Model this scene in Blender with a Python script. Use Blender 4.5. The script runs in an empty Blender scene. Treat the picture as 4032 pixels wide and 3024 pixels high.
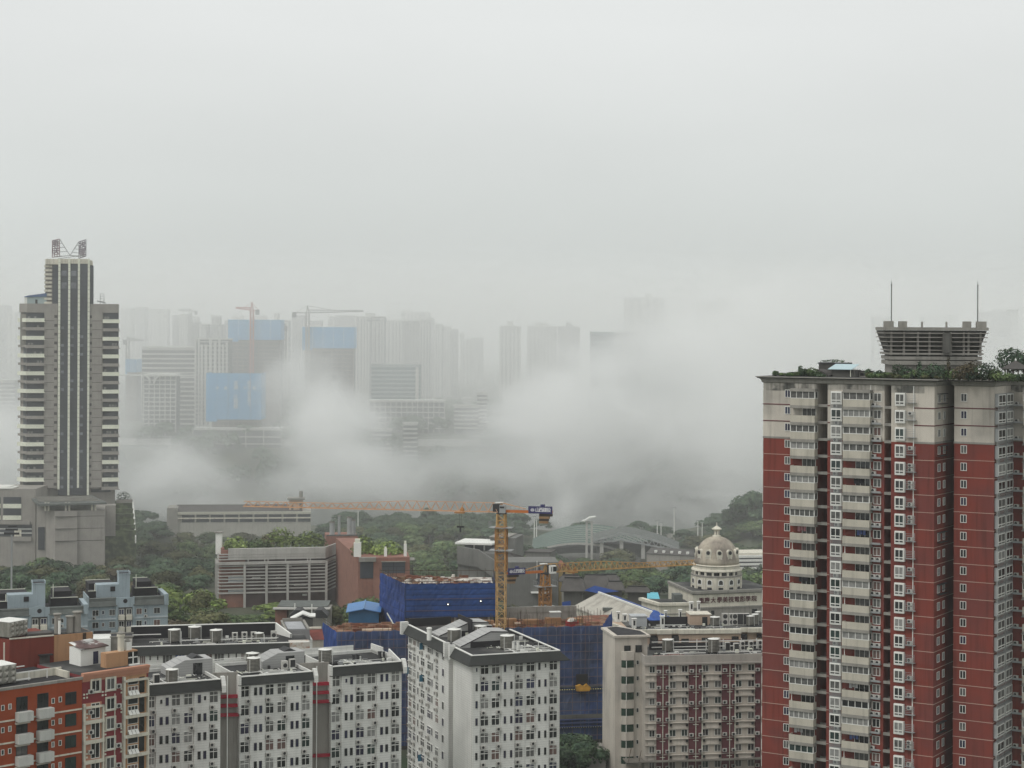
import bpy, bmesh, math, random
from mathutils import Vector, Matrix, noise
R = math.radians
random.seed(7)
scene = bpy.context.scene
COL = scene.collection
# ------------------------------------------------------------------ camera
CAM_Z = 130.0; F = 7570.0; PU, PV = 2016.0, 1275.0; ROLL = 0.0045
cam = bpy.data.objects.new('camera', bpy.data.cameras.new('camera')); COL.objects.link(cam)
cam.location = (0, 0, CAM_Z)
cam.matrix_world = Matrix.Translation((0, 0, CAM_Z)) @ Matrix.Rotation(R(90), 4, 'X') @ Matrix.Rotation(ROLL, 4, 'Z')
cam.data.lens = 36.0 * F / 4032.0; cam.data.sensor_width = 36.0
cam.data.shift_y = -(1512 - PV) / 4032.0
cam.data.clip_start = 1.0; cam.data.clip_end = 12000
scene.camera = cam
# ------------------------------------------------------------------ world: overcast sky
SUN_EL, SUN_AZ = R(52), R(-128)
w = bpy.data.worlds.new('World'); scene.world = w; w.use_nodes = True
nt = w.node_tree; nt.nodes.clear()
def N(t, typ, **k):
    n = t.nodes.new(typ)
    for a, b in k.items():
        if a.startswith('i_'):
            n.inputs[int(a[2:])].default_value = b
        else: setattr(n, a, b)
    return n
out = N(nt, 'ShaderNodeOutputWorld'); bg = N(nt, 'ShaderNodeBackground')
sky = N(nt, 'ShaderNodeTexSky', sky_type='NISHITA', sun_disc=False, sun_elevation=SUN_EL, sun_rotation=SUN_AZ,
        dust_density=8.0, air_density=1.0, ozone_density=1.0, altitude=250)
hs = N(nt, 'ShaderNodeHueSaturation', i_1=0.10, i_2=1.0, i_3=1.0)     # cloud veil takes the blue away
nt.links.new(sky.outputs[0], hs.inputs[4])
tc = N(nt, 'ShaderNodeTexCoord'); sep = N(nt, 'ShaderNodeSeparateXYZ')
nt.links.new(tc.outputs['Generated'], sep.inputs[0])
ramp = N(nt, 'ShaderNodeValToRGB')                                     # even cloud deck
e = ramp.color_ramp.elements
SK = 0.1
e[0].position = 0.0; e[0].color = (0.60, 0.63, 0.615, 1)
e[1].position = 0.4; e[1].color = (0.80, 0.82, 0.81, 1)
x = e.new(0.06); x.color = (0.66, 0.69, 0.675, 1)
x = e.new(0.15); x.color = (0.76, 0.782, 0.775, 1)
nt.links.new(sep.outputs[2], ramp.inputs[0])
nz = N(nt, 'ShaderNodeTexNoise'); nz.inputs['Scale'].default_value = 3.0; nz.inputs['Detail'].default_value = 4
mp = N(nt, 'ShaderNodeMapping'); mp.inputs['Scale'].default_value = (1, 1, 3.0)
nt.links.new(tc.outputs['Generated'], mp.inputs[0]); nt.links.new(mp.outputs[0], nz.inputs[0])
mr = N(nt, 'ShaderNodeMapRange', i_1=0.3, i_2=0.7, i_3=9.6, i_4=10.3)
nt.links.new(nz.outputs[0], mr.inputs[0])
vm = N(nt, 'ShaderNodeVectorMath', operation='SCALE')
nt.links.new(ramp.outputs[0], vm.inputs[0]); nt.links.new(mr.outputs[0], vm.inputs[3])
mx = N(nt, 'ShaderNodeMix', data_type='RGBA'); mx.inputs[0].default_value = 0.93
nt.links.new(hs.outputs[0], mx.inputs[6]); nt.links.new(vm.outputs[0], mx.inputs[7])
nt.links.new(mx.outputs[2], bg.inputs[0]); bg.inputs[1].default_value = SK
nt.links.new(bg.outputs[0], out.inputs[0])
# ------------------------------------------------------------------ sun behind the overcast
sl = bpy.data.lights.new('sun', 'SUN'); sl.energy = 1.2; sl.angle = R(25); sl.color = (1.0, 0.97, 0.93)
sun = bpy.data.objects.new('sun', sl); COL.objects.link(sun)
sdir = Vector((math.sin(SUN_AZ) * math.cos(SUN_EL), math.cos(SUN_AZ) * math.cos(SUN_EL), math.sin(SUN_EL)))
sun.rotation_euler = sdir.to_track_quat('Z', 'Y').to_euler()
vs = scene.view_settings; vs.view_transform = 'Standard'; vs.look = 'None'; vs.gamma = 1; vs.exposure = 0.10
cy = scene.cycles; cy.use_denoising = True; cy.max_bounces = 8; cy.diffuse_bounces = 2; cy.glossy_bounces = 2
cy.transmission_bounces = 2; cy.transparent_max_bounces = 6; cy.volume_bounces = 5; cy.volume_step_rate = 1.0
cy.volume_max_steps = 256
cy.use_adaptive_sampling = True; cy.adaptive_threshold = 0.02; cy.sample_clamp_indirect = 4
# ------------------------------------------------------------------ projection helpers
cr, sr = math.cos(ROLL), math.sin(ROLL)
def ray(u, v):
    a0, b0 = u - PU, v - PV
    a = cr * a0 + sr * b0; b = -sr * a0 + cr * b0
    return a / F, -b / F                       # x and z per metre of depth
def P(u, v, Y):
    x, z = ray(u, v); return Vector((x * Y, Y, CAM_Z + z * Y))
def GZ(x, y):
    """height of the ground"""
    def s(t): t = max(0, min(1, t)); return t * t * (3 - 2 * t)
    b = 35 - (4 * s((x + 5) / 40) + 6.5) * s((y - 640) / 150) + 9 * s((x - 88) / 30) * s((y - 860) / 40)
    h = b + (4.5 - b) * s((y - 965) / 90) + 43 * s((y - 1290) / 95)
    far_ = 1 - s((y - 900) / 60)
    h += 3 * noise.noise((x * .004, y * .004, 0)) * s((y - 450) / 200) * far_
    h += 10 * s((y - 1700) / 600)
    return h
# ------------------------------------------------------------------ materials
M = {}
def mat(n, c, rough=.75, var=.12, sc=.25, streak=0.0, spec=.3, metal=0.0, c2=None, sc2=.05, m2=(.45, .6), bump=0):
    if n in M: return M[n]
    m = bpy.data.materials.new(n); m.use_nodes = True; t = m.node_tree; b = t.nodes['Principled BSDF']
    b.inputs['Roughness'].default_value = rough; b.inputs['Specular IOR Level'].default_value = spec; b.inputs['Metallic'].default_value = metal
    g = N(t, 'ShaderNodeNewGeometry'); col = None
    n1 = N(t, 'ShaderNodeTexNoise'); n1.inputs['Scale'].default_value = sc; n1.inputs['Detail'].default_value = 5
    t.links.new(g.outputs['Position'], n1.inputs['Vector'])
    r = N(t, 'ShaderNodeMapRange', i_1=.3, i_2=.7, i_3=1 - var, i_4=1 + var); t.links.new(n1.outputs[0], r.inputs[0])
    v = N(t, 'ShaderNodeVectorMath', operation='SCALE'); v.inputs[0].default_value = c
    fac = r.outputs[0]
    if streak:
        mp = N(t, 'ShaderNodeMapping'); mp.inputs['Scale'].default_value = (1.6, 1.6, .09)
        n2 = N(t, 'ShaderNodeTexNoise'); n2.inputs['Scale'].default_value = 1.0; n2.inputs['Detail'].default_value = 4
        t.links.new(g.outputs['Position'], mp.inputs[0]); t.links.new(mp.outputs[0], n2.inputs['Vector'])
        r2 = N(t, 'ShaderNodeMapRange', i_1=.5, i_2=.72, i_3=1.0, i_4=1 - streak); t.links.new(n2.outputs[0], r2.inputs[0])
        mm = N(t, 'ShaderNodeMath', operation='MULTIPLY'); t.links.new(fac, mm.inputs[0]); t.links.new(r2.outputs[0], mm.inputs[1]); fac = mm.outputs[0]
    if c2:
        n3 = N(t, 'ShaderNodeTexNoise'); n3.inputs['Scale'].default_value = sc2; n3.inputs['Detail'].default_value = 6
        t.links.new(g.outputs['Position'], n3.inputs['Vector'])
        r3 = N(t, 'ShaderNodeMapRange', i_1=m2[0], i_2=m2[1], i_3=0, i_4=1); t.links.new(n3.outputs[0], r3.inputs[0])
        mc = N(t, 'ShaderNodeMix', data_type='RGBA'); mc.inputs[6].default_value = (*c, 1); mc.inputs[7].default_value = (*c2, 1)
        t.links.new(r3.outputs[0], mc.inputs[0]); t.links.new(mc.outputs[2], v.inputs[0])
    t.links.new(fac, v.inputs[3]); t.links.new(v.outputs[0], b.inputs['Base Color'])
    M[n] = m; return m
def leafmat(n, c, c2):
    m = bpy.data.materials.new(n); m.use_nodes = True; t = m.node_tree; b = t.nodes['Principled BSDF']
    b.inputs['Roughness'].default_value = .7; b.inputs['Specular IOR Level'].default_value = .15
    g = N(t, 'ShaderNodeNewGeometry'); oi = N(t, 'ShaderNodeObjectInfo')
    n1 = N(t, 'ShaderNodeTexNoise'); n1.inputs['Scale'].default_value = .45; n1.inputs['Detail'].default_value = 3
    t.links.new(g.outputs['Position'], n1.inputs['Vector'])
    r = N(t, 'ShaderNodeMapRange', i_1=.35, i_2=.65, i_3=0, i_4=1); t.links.new(n1.outputs[0], r.inputs[0])
    mc = N(t, 'ShaderNodeMix', data_type='RGBA'); mc.inputs[6].default_value = (*c, 1); mc.inputs[7].default_value = (*c2, 1)
    t.links.new(r.outputs[0], mc.inputs[0])
    r2 = N(t, 'ShaderNodeMapRange', i_1=0, i_2=1, i_3=.55, i_4=1.3); t.links.new(oi.outputs['Random'], r2.inputs[0])
    r4 = N(t, 'ShaderNodeMapRange', i_1=0, i_2=1, i_3=.5, i_4=1.5); t.links.new(g.outputs['Random Per Island'], r4.inputs[0])
    mm = N(t, 'ShaderNodeMath', operation='MULTIPLY'); t.links.new(r2.outputs[0], mm.inputs[0]); t.links.new(r4.outputs[0], mm.inputs[1])
    v = N(t, 'ShaderNodeVectorMath', operation='SCALE'); t.links.new(mc.outputs[2], v.inputs[0]); t.links.new(mm.outputs[0], v.inputs[3])
    t.links.new(v.outputs[0], b.inputs['Base Color']); M[n] = m; return m
def gridmat(n, c, cl, sx, sz, rough=.8, lw=.02, var=.2, **kw):
    """sheet with a rectangular grid of lines of its own (netting, tiles)"""
    m = mat(n, c, rough, var, .15, **kw); t = m.node_tree; b = t.nodes['Principled BSDF']
    src = b.inputs['Base Color'].links[0].from_socket
    tcn = N(t, 'ShaderNodeTexCoord'); sp = N(t, 'ShaderNodeSeparateXYZ'); t.links.new(tcn.outputs['Object'], sp.inputs[0])
    xy = N(t, 'ShaderNodeMath', operation='ADD'); t.links.new(sp.outputs[0], xy.inputs[0]); t.links.new(sp.outputs[1], xy.inputs[1])
    outs = []
    for s_, p_ in ((xy.outputs[0], sx), (sp.outputs[2], sz)):
        d = N(t, 'ShaderNodeMath', operation='DIVIDE', i_1=p_); t.links.new(s_, d.inputs[0])
        f_ = N(t, 'ShaderNodeMath', operation='FRACT'); t.links.new(d.outputs[0], f_.inputs[0])
        l = N(t, 'ShaderNodeMath', operation='LESS_THAN', i_1=lw / p_); t.links.new(f_.outputs[0], l.inputs[0]); outs.append(l.outputs[0])
    mxm = N(t, 'ShaderNodeMath', operation='MAXIMUM'); t.links.new(outs[0], mxm.inputs[0]); t.links.new(outs[1], mxm.inputs[1])
    nz_ = N(t, 'ShaderNodeTexNoise'); nz_.inputs['Scale'].default_value = .12; nz_.inputs['Detail'].default_value = 3; t.links.new(tcn.outputs['Object'], nz_.inputs['Vector'])
    mu = N(t, 'ShaderNodeMath', operation='MULTIPLY', use_clamp=True); t.links.new(mxm.outputs[0], mu.inputs[0]); t.links.new(nz_.outputs[0], mu.inputs[1])
    mc = N(t, 'ShaderNodeMix', data_type='RGBA'); t.links.new(mu.outputs[0], mc.inputs[0]); t.links.new(src, mc.inputs[6]); mc.inputs[7].default_value = (*cl, 1)
    t.links.new(mc.outputs[2], b.inputs['Base Color']); return m
WHITE = mat('white_paint', (.72, .72, .68), .6, .06)
TILE = gridmat('white_tile', (.66, .66, .625), (.34, .34, .33), 1e6, .42, .55, .05, .12, streak=.10)
CREAM = mat('cream_render', (.51, .47, .41), .85, .12, .2, .22, c2=(.33, .31, .28), sc2=.12, m2=(.5, .75))
STAIN = mat('stained_render', (.36, .34, .30), .9, .3, .5, .45, c2=(.10, .10, .09), sc2=.35, m2=(.5, .62))
RED = mat('red_paint', (.20, .038, .026), .8, .20, .12, .32, c2=(.135, .032, .026), sc2=.12)
MAROON = mat('maroon_paint', (.10, .018, .024), .8, .1)
PINKCREAM = mat('pink_cream', (.50, .36, .30), .8, .08)
BALC = mat('balcony_render', (.46, .43, .36), .85, .1, .3, .2)
SLAB = mat('concrete_slab', (.25, .24, .215), .9, .15, .4, .2)
CONC = mat('concrete', (.26, .245, .22), .9, .14, .2, .25)
DCONC = mat('dark_concrete', (.09, .088, .08), .9, .25, .3, .2)
GLASS = mat('dark_glass', (.018, .02, .022), .12, .5, .3, spec=.6)
GLASSG = mat('green_glass', (.022, .038, .035), .15, .5, .3, spec=.6)
GLASSB = mat('blue_glass', (.03, .035, .07), .2, .4, .3, spec=.5)
CURT = mat('grey_curtain', (.085, .085, .08), .5, .45, 1.5, spec=.4)
CURT2 = mat('pink_curtain', (.12, .07, .06), .6, .3, 1.5, spec=.5)
CURT3 = mat('pale_curtain', (.21, .21, .20), .6, .3, 1.5, spec=.5)
PURP = mat('violet_glass', (.024, .022, .05), .2, .3, spec=.5)
FRAME = mat('white_frame', (.68, .68, .64), .5, .05)
SLATE = mat('dark_slate', (.024, .026, .024), .65, .18, .5)
TAR = mat('roof_tar', (.024, .024, .025), .8, .35, .15, c2=(.085, .085, .08), sc2=.12, m2=(.48, .6))
BLACKTAR = mat('black_tar', (.016, .015, .018), .8, .3)
STEEL = mat('steel_tank', (.30, .29, .255), .45, .25, .9, metal=.45, streak=.3)
STEELD = mat('steel_groove', (.09, .085, .075), .6, .2, metal=.3)
GTILE = gridmat('grey_tile', (.36, .36, .35), (.20, .20, .20), 1e6, .42, .6, .07, .12)
METAL = mat('grey_metal', (.30, .31, .31), .5, .15)
DMETAL = mat('dark_metal', (.03, .03, .032), .6, .2)
ACW = mat('unit_white', (.46, .45, .415), .6, .12)
FAN = mat('fan_black', (.015, .015, .017), .6, .1)
ORANGE = mat('orange_paint', (.27, .052, .016), .8, .12, .2, .12)
TAN = mat('tan_paint', (.42, .24, .13), .85, .1, .2, .2)
PINK = mat('salmon_paint', (.45, .22, .145), .85, .1, .2, .1)
CRIM = mat('crimson_paint', (.20, .034, .038), .8, .1, .2)
BLUEW = mat('pale_blue_render', (.30, .36, .39), .85, .12, .2, .25)
SLATE2 = mat('weathered_slate', (.105, .115, .108), .85, .2, .6)
YEL = mat('crane_yellow', (.46, .29, .12), .6, .2, .8)
OCHRE = mat('crane_ochre', (.36, .17, .05), .65, .25, .8)
JIBRED = mat('crane_red', (.58, .34, .20), .6, .15, .8)
GIRDER = mat('crane_orange', (.50, .15, .03), .6, .1)
NAVY = mat('navy_sign', (.035, .035, .12), .5, .1)
NET = gridmat('blue_net', (.030, .054, .145), (.16, .18, .24), 1.9, 1.9, .85, .16, .55, c2=(.055, .072, .13), sc2=.22, m2=(.42, .7), streak=.3)
NETB = gridmat('bright_net', (.016, .05, .20), (.02, .04, .16), 4.0, 1.9, .85, .10, .35)
RUST = mat('rusty_timber', (.17, .06, .035), .9, .5, .5, c2=(.24, .15, .09), sc2=.6)
PALE = mat('pale_sheet', (.55, .52, .47), .8, .4, .6, c2=(.15, .10, .08), sc2=.5, m2=(.5, .56))
BRICK = mat('red_brick', (.245, .122, .092), .9, .15, .4, .15)
FINS = mat('pale_concrete', (.42, .41, .385), .85, .1, .3, .15)
STONE = mat('stone_grey', (.29, .272, .248), .9, .1, .3, .12)
STRIP = mat('cream_strip', (.70, .71, .60), .7, .08)
TWGL = mat('tower_glass', (.050, .056, .068), .3, .35, .08, spec=.5)
DOME = mat('weathered_dome', (.42, .375, .30), .85, .25, .4, .3, c2=(.22, .19, .16), sc2=.2)
IVORY = mat('ivory_render', (.60, .57, .48), .85, .12, .4, .25)
TEAL = mat('teal_roof', (.065, .105, .085), .6, .2, .3)
LBLUE = mat('blue_sheet', (.10, .24, .42), .5, .1)
TILED = mat('grey_roof_tile', (.075, .07, .066), .9, .2, .5)
PINKB = mat('pale_peach', (.46, .345, .26), .85, .08, .3, .12)
SIGNR = mat('sign_red', (.07, .012, .016), .7, .15)
SOIL = mat('ground_soil', (.07, .075, .05), .95, .3, .05, c2=(.035, .055, .028), sc2=.03)
RIVER = mat('river_water', (.09, .10, .085), .15, .15, .02)
BARK = mat('bark', (.07, .055, .04), .95, .2)
L1 = leafmat('leaf_dark', (.036, .066, .040), (.070, .106, .056))
L2 = leafmat('leaf_mid', (.056, .098, .038), (.110, .145, .058))
L3 = leafmat('leaf_olive', (.060, .070, .030), (.095, .095, .045))
L4 = leafmat('leaf_bright', (.085, .135, .030), (.16, .20, .06))
L4B = leafmat('leaf_roof', (.14, .20, .05), (.22, .28, .09))
L5 = leafmat('leaf_cream', (.13, .13, .06), (.26, .24, .13))
L6 = leafmat('leaf_brown', (.075, .060, .035), (.10, .085, .05))
ONES = 'zeroth first second third fourth fifth sixth seventh eighth ninth tenth eleventh twelfth thirteenth fourteenth fifteenth sixteenth seventeenth eighteenth nineteenth'.split()
def ordn(n): return ONES[n] if n < 20 else (['twentieth', 'thirtieth', 'fortieth', 'fiftieth'][n // 10 - 2] if n % 10 == 0 else ['twenty', 'thirty', 'forty', 'fifty'][n // 10 - 2] + ' ' + ONES[n % 10])
# ------------------------------------------------------------------ mesh builder
class MB:
    def __init__(s): s.v = []; s.f = []; s.m = []
    def add(s, vs, fs, mi=0):
        o = len(s.v); s.v += [tuple(p) for p in vs]; s.f += [tuple(i + o for i in f) for f in fs]; s.m += [mi] * len(fs); return s
    def box(s, x0, x1, y0, y1, z0, z1, mi=0):
        return s.add([(x0, y0, z0), (x1, y0, z0), (x1, y1, z0), (x0, y1, z0), (x0, y0, z1), (x1, y0, z1), (x1, y1, z1), (x0, y1, z1)],
              [(0, 3, 2, 1), (4, 5, 6, 7), (0, 1, 5, 4), (1, 2, 6, 5), (2, 3, 7, 6), (3, 0, 4, 7)], mi)
    def prism(s, pts, z0, z1, mi=0, top=None):
        n = len(pts); t = top or pts
        return s.add([(p[0], p[1], z0) for p in pts] + [(p[0], p[1], z1) for p in t],
              [tuple(range(n - 1, -1, -1)), tuple(range(n, 2 * n))] + [(i, (i + 1) % n, n + (i + 1) % n, n + i) for i in range(n)], mi)
    def xprism(s, pts, x0, x1, mi=0):                      # pts in (y,z), extruded along x
        n = len(pts)
        return s.add([(x0, p[0], p[1]) for p in pts] + [(x1, p[0], p[1]) for p in pts],
              [tuple(range(n)), tuple(range(2 * n - 1, n - 1, -1))] + [(i, n + i, n + (i + 1) % n, (i + 1) % n) for i in range(n)], mi)
    def yprism(s, pts, y0, y1, mi=0):                      # pts in (x,z), extruded along y
        n = len(pts)
        return s.add([(p[0], y0, p[1]) for p in pts] + [(p[0], y1, p[1]) for p in pts],
              [tuple(range(n)), tuple(range(2 * n - 1, n - 1, -1))] + [(i, n + i, n + (i + 1) % n, (i + 1) % n) for i in range(n)], mi)
    def bar(s, a, b, r=.1, mi=0):
        a = Vector(a); b = Vector(b); d = (b - a)
        if d.length < 1e-4: return s
        q = d.to_track_quat('Z', 'Y'); L = d.length
        c = [q @ Vector((sx * r, sy * r, 0)) for sx, sy in ((-1, -1), (1, -1), (1, 1), (-1, 1))]
        vs = [a + k for k in c] + [b + k for k in c]
        return s.add(vs, [(0, 3, 2, 1), (4, 5, 6, 7), (0, 1, 5, 4), (1, 2, 6, 5), (2, 3, 7, 6), (3, 0, 4, 7)], mi)
    def lathe(s, prof, cx=0, cy=0, n=24, mi=0, a0=0, a1=2 * math.pi):
        full = abs(a1 - a0 - 2 * math.pi) < 1e-6; k = n if full else n + 1
        vs = [(cx + r * math.cos(a0 + (a1 - a0) * i / n), cy + r * math.sin(a0 + (a1 - a0) * i / n), z) for r, z in prof for i in range(k)]
        fs = []
        for j in range(len(prof) - 1):
            for i in range(n):
                i2 = (i + 1) % k
                fs.append((j * k + i, j * k + i2, (j + 1) * k + i2, (j + 1) * k + i))
        if full:
            fs.append(tuple(range(k - 1, -1, -1))); fs.append(tuple(range((len(prof) - 1) * k, len(prof) * k)))
        return s.add(vs, fs, mi)
    def mesh(s, name, mats, smooth=False):
        me = bpy.data.meshes.new(name); me.from_pydata(s.v, [], s.f)
        for m in (mats if isinstance(mats, (list, tuple)) else [mats]): me.materials.append(m)
        if any(s.m): me.polygons.foreach_set('material_index', s.m)
        if smooth: me.polygons.foreach_set('use_smooth', [True] * len(s.f))
        me.update(); return me
def link(name, data, parent=None, loc=None, rz=None, label=None):
    o = bpy.data.objects.new(name, data); COL.objects.link(o)
    if parent is not None: o.parent = parent
    if loc is not None: o.location = loc
    if rz is not None: o.rotation_euler = (0, 0, rz)
    if label: o['label'] = label
    return o
def obj(name, mb, mats, parent=None, loc=None, rz=None, label=None, smooth=False):
    return link(name, mb.mesh(name, mats, smooth), parent, loc, rz, label)
def tag(o, label, cat, group=None, kind=None):
    if label: o['label'] = label
    if cat: o['category'] = cat
    if group: o['group'] = group
    if kind: o['kind'] = kind
    return o
def thing(name, label, cat, loc=(0, 0, 0), rz=0, group=None):
    return tag(link(name, None, None, loc, rz), label, cat, group)
def struct(name, mb, m, **k):
    o = obj(name, mb, m, **k); o['kind'] = 'structure'; return o
APART = set('window blind small_window side_window niche column pipe end_piece opening post recessed_window loft_window slot_window storey_band parapet slot crown_block crown_window balcony_parapet rail short_post white_blind white_panel wall_panel banner vent downpipe drainpipe glazing open_storey roof_trim string_course shoulder_wall sash recess_wall crossbar arch pilaster roof_house balcony pier_cap balustrade low_wall stair_slot terrace_step canopy_stay loose_fold warning_tape_backing roof_screen brace penthouse_door louvre_ledge dark_panel fascia'.split())
# building frame: local x along the front to the right, y into the building, z up from the ground
class Bld:
    def __init__(s, name, label, cat, u, v, Y, m=0.0, z0=None, group=None, parent=None):
        p = P(u, v, Y); s.th = math.atan2(m, 1); s.c, s.s = math.cos(s.th), math.sin(s.th)
        s.z0 = GZ(p.x, p.y) if z0 is None else z0
        s.o = Vector((p.x, p.y, s.z0)); s.cnt = {}; s.rest = {}
        if parent is None: s.root = thing(name, label, cat, s.o, s.th, group)
        else:
            s.root = link(name, None, parent.root); d = s.o - parent.o
            s.root.location = (d.x * parent.c + d.y * parent.s, -d.x * parent.s + d.y * parent.c, d.z); s.root.rotation_euler = (0, 0, s.th - parent.th)
    def loc(s, wpt):
        d = wpt - s.o; return Vector((d.x * s.c + d.y * s.s, -d.x * s.s + d.y * s.c, d.z))
    def world(s, x, y, z):
        return Vector((s.o.x + x * s.c - y * s.s, s.o.y + x * s.s + y * s.c, s.o.z + z))
    def _r(s, u, v):
        a = s.loc(Vector((0, 0, CAM_Z))); x, z = ray(u, v); b = s.loc(Vector((x, 1, CAM_Z + z))); return a, b - a
    def at(s, u, v, y=0.0):
        a, d = s._r(u, v); t = (y - a.y) / d.y; p = a + d * t; return p.x, p.z
    def atx(s, u, v, x=0.0):
        a, d = s._r(u, v); t = (x - a.x) / d.x; p = a + d * t; return p.y, p.z
    def X(s, u, v=2200, y=0.0): return s.at(u, v, y)[0]
    def Z(s, u, v, y=0.0): return s.at(u, v, y)[1]
    def part(s, name, mb, m, parent=None, label=None, smooth=False):
        nb = len(mb.v) // 8
        if name in APART and nb > 1 and len(mb.v) == nb * 8 and len(mb.f) == nb * 6 and not any(mb.m):
            for i in range(min(nb, 100)):
                k = MB(); k.v = mb.v[i * 8:i * 8 + 8] if i < 99 else mb.v[i * 8:]; j = (nb - 99) if i == 99 else 1
                k.f = [tuple(q - i * 8 for q in f) for f in mb.f[i * 6:(i + j) * 6]]; k.m = [0] * len(k.f); o = obj(name, k, m, parent or s.root, label=label)
                if j > 1: o['kind'] = 'stuff'
            return o
        return obj(name, mb, m, parent or s.root, label=label, smooth=smooth)
    def put(s, name, me, x, y, z, rz=0, panes=None, pane_me=None, parent=None, cap=100, label=None):
        """repeat of a part: its own object up to the cap, then one merged part"""
        n = s.cnt.get(name, 0) + 1; s.cnt[name] = n
        if n > cap:
            s.rest.setdefault(name, []).append((me, x, y, z, rz))
            if pane_me: s.rest.setdefault('pane', []).append((pane_me, x, y, z, rz))
            return None
        o = link(name, me, parent or s.root, (x, y, z), rz, label)
        if pane_me:
            p = link('pane', pane_me, o)
            if panes: p.material_slots[0].link = 'OBJECT'; p.material_slots[0].material = random.choice(panes)
        return o
    def done(s):
        for name, lst in s.rest.items():
            mb = MB(); mats = []
            for me, x, y, z, rz in lst:
                c, q = math.cos(rz), math.sin(rz); o = len(mb.v)
                idx = []
                for mm in me.materials:
                    if mm not in mats: mats.append(mm)
                    idx.append(mats.index(mm))
                mb.v += [(x + p.co.x * c - p.co.y * q, y + p.co.x * q + p.co.y * c, z + p.co.z) for p in me.vertices]
                for pl in me.polygons:
                    mb.f.append(tuple(i + o for i in pl.vertices)); mb.m.append(idx[pl.material_index])
            o = obj(name, mb, mats, s.root); o['kind'] = 'stuff'
# ------------------------------------------------------------------ window, unit and tank meshes
_cache = {}
def win_mesh(w, h, nv=2, tr=None, ft=.09, style=''):
    """frame with mullions (nv lights) and a transom at height tr; pane behind"""
    k = ('w', round(w, 1), round(h, 1), nv, tr, ft, style)
    if k in _cache: return _cache[k]
    w = round(w, 1); h = round(h, 1)
    b = MB(); y0, y1 = -.09, .03
    b.box(0, w, y0, y1, 0, ft); b.box(0, w, y0, y1, h - ft, h); b.box(0, ft, y0, y1, ft, h - ft); b.box(w - ft, w, y0, y1, ft, h - ft)
    for i in range(1, nv):
        x = w * i / nv; b.box(x - ft * .45, x + ft * .45, y0 + .01, y1, ft, h - ft)
    if tr: b.box(ft, w - ft, y0 - .01, y1, h * tr - ft * .7, h * tr + ft * .7)
    if 'sill' in style: b.box(-.1, w + .1, -.22, .02, -.12, -.002)
    g = MB().box(ft * .5, w - ft * .5, -.035, -.02, ft * .5, h - ft * .5)
    _cache[k] = (b.mesh('window', DMETAL if 'dark' in style else FRAME), g.mesh('pane', GLASS)); return _cache[k]
def ac_mesh(w=.85, h=.62, d=.38):
    k = ('ac', w, h, d)
    if k in _cache: return _cache[k]
    b = MB().box(0, w, -d - .12, -.12, 0, h)
    n = 12; r = h * .40; cx, cz = w * .38, h * .5
    b.add([(cx + r * math.cos(i * math.tau / n), -d - .135, cz + r * math.sin(i * math.tau / n)) for i in range(n)], [tuple(range(n))], 1)
    b.box(0, w, -.12, 0, -.03, .03, 1)
    _cache[k] = b.mesh('air_conditioner', [ACW, FAN]); return _cache[k]
PANES = [GLASS, GLASS, GLASS, CURT, CURT, GLASSG, PURP, CURT2, CURT3, GLASSB]
DARKP = [GLASS, GLASS, PURP, GLASSB, GLASS, CURT]
def win(B, x, z, w, h, nv=2, tr=None, y=0.0, rz=0, name='window', panes=PANES, style='', ft=.09, cap=100):
    a, g = win_mesh(w, h, nv, tr, ft, style)
    return B.put(name, a, x, y, z, rz, panes, g, cap=cap)
def ac(B, x, z, y=0.0, rz=0, cap=100, s=1.0):
    return B.put('air_conditioner', ac_mesh(.85 * s, .62 * s), x, y, z, rz, cap=cap)
_tank = {}
def water_tank(loc, d, h, label, leg=.4):
    if not _tank:
        pr = [(.5, 0)]
        for i in range(9):
            z0 = i / 9.0; pr += [(.5, z0 + .004), (.465, z0 + .02), (.465, z0 + .04), (.5, z0 + .058)]
        pr.append((.5, 1.0)); tb_ = MB().lathe(pr, n=28)
        for j in range(len(pr) - 1):
            if j % 4 in (1, 2, 3) and j < len(pr) - 2:
                for q_ in range(28): tb_.m[j * 28 + q_] = 1
        _tank['b'] = tb_.mesh('tank_body', [STEEL, STEELD])
        _tank['l'] = MB().lathe([(.52, 0), (.52, .02), (.12, .07), (.11, .11)], n=28).mesh('lid', WHITE)
        p = MB(); p.bar((.56, -.05, -.25), (.56, -.05, 1.1), .022); p.bar((.56, -.05, 1.1), (.1, -.05, 1.1), .022); p.bar((-.2, -.56, -.25), (-.2, -.56, .95), .018)
        _tank['p'] = p.mesh('pipe', WHITE)
        s_ = MB()
        for a in range(6):
            c_, q_ = .42 * math.cos(a * math.pi / 3), .42 * math.sin(a * math.pi / 3); s_.box(c_ - .04, c_ + .04, q_ - .04, q_ + .04, -1, 0)
        _tank['s'] = s_.mesh('stand', DMETAL)
    t = thing('water_tank', label, 'water tank', loc, 0, 'stainless steel water tanks on the rooftops')
    for k, n in (('b', 'tank_body'), ('l', 'lid'), ('p', 'pipe'), ('s', 'stand')):
        o = link(n, _tank[k], t)
        if k == 's': o.location = (0, 0, leg); o.scale = (d, d, leg)
        elif k == 'l': o.location = (0, 0, leg + h); o.scale = (d, d, d)
        else: o.location = (0, 0, leg); o.scale = (d, d, h)
    return t
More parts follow.
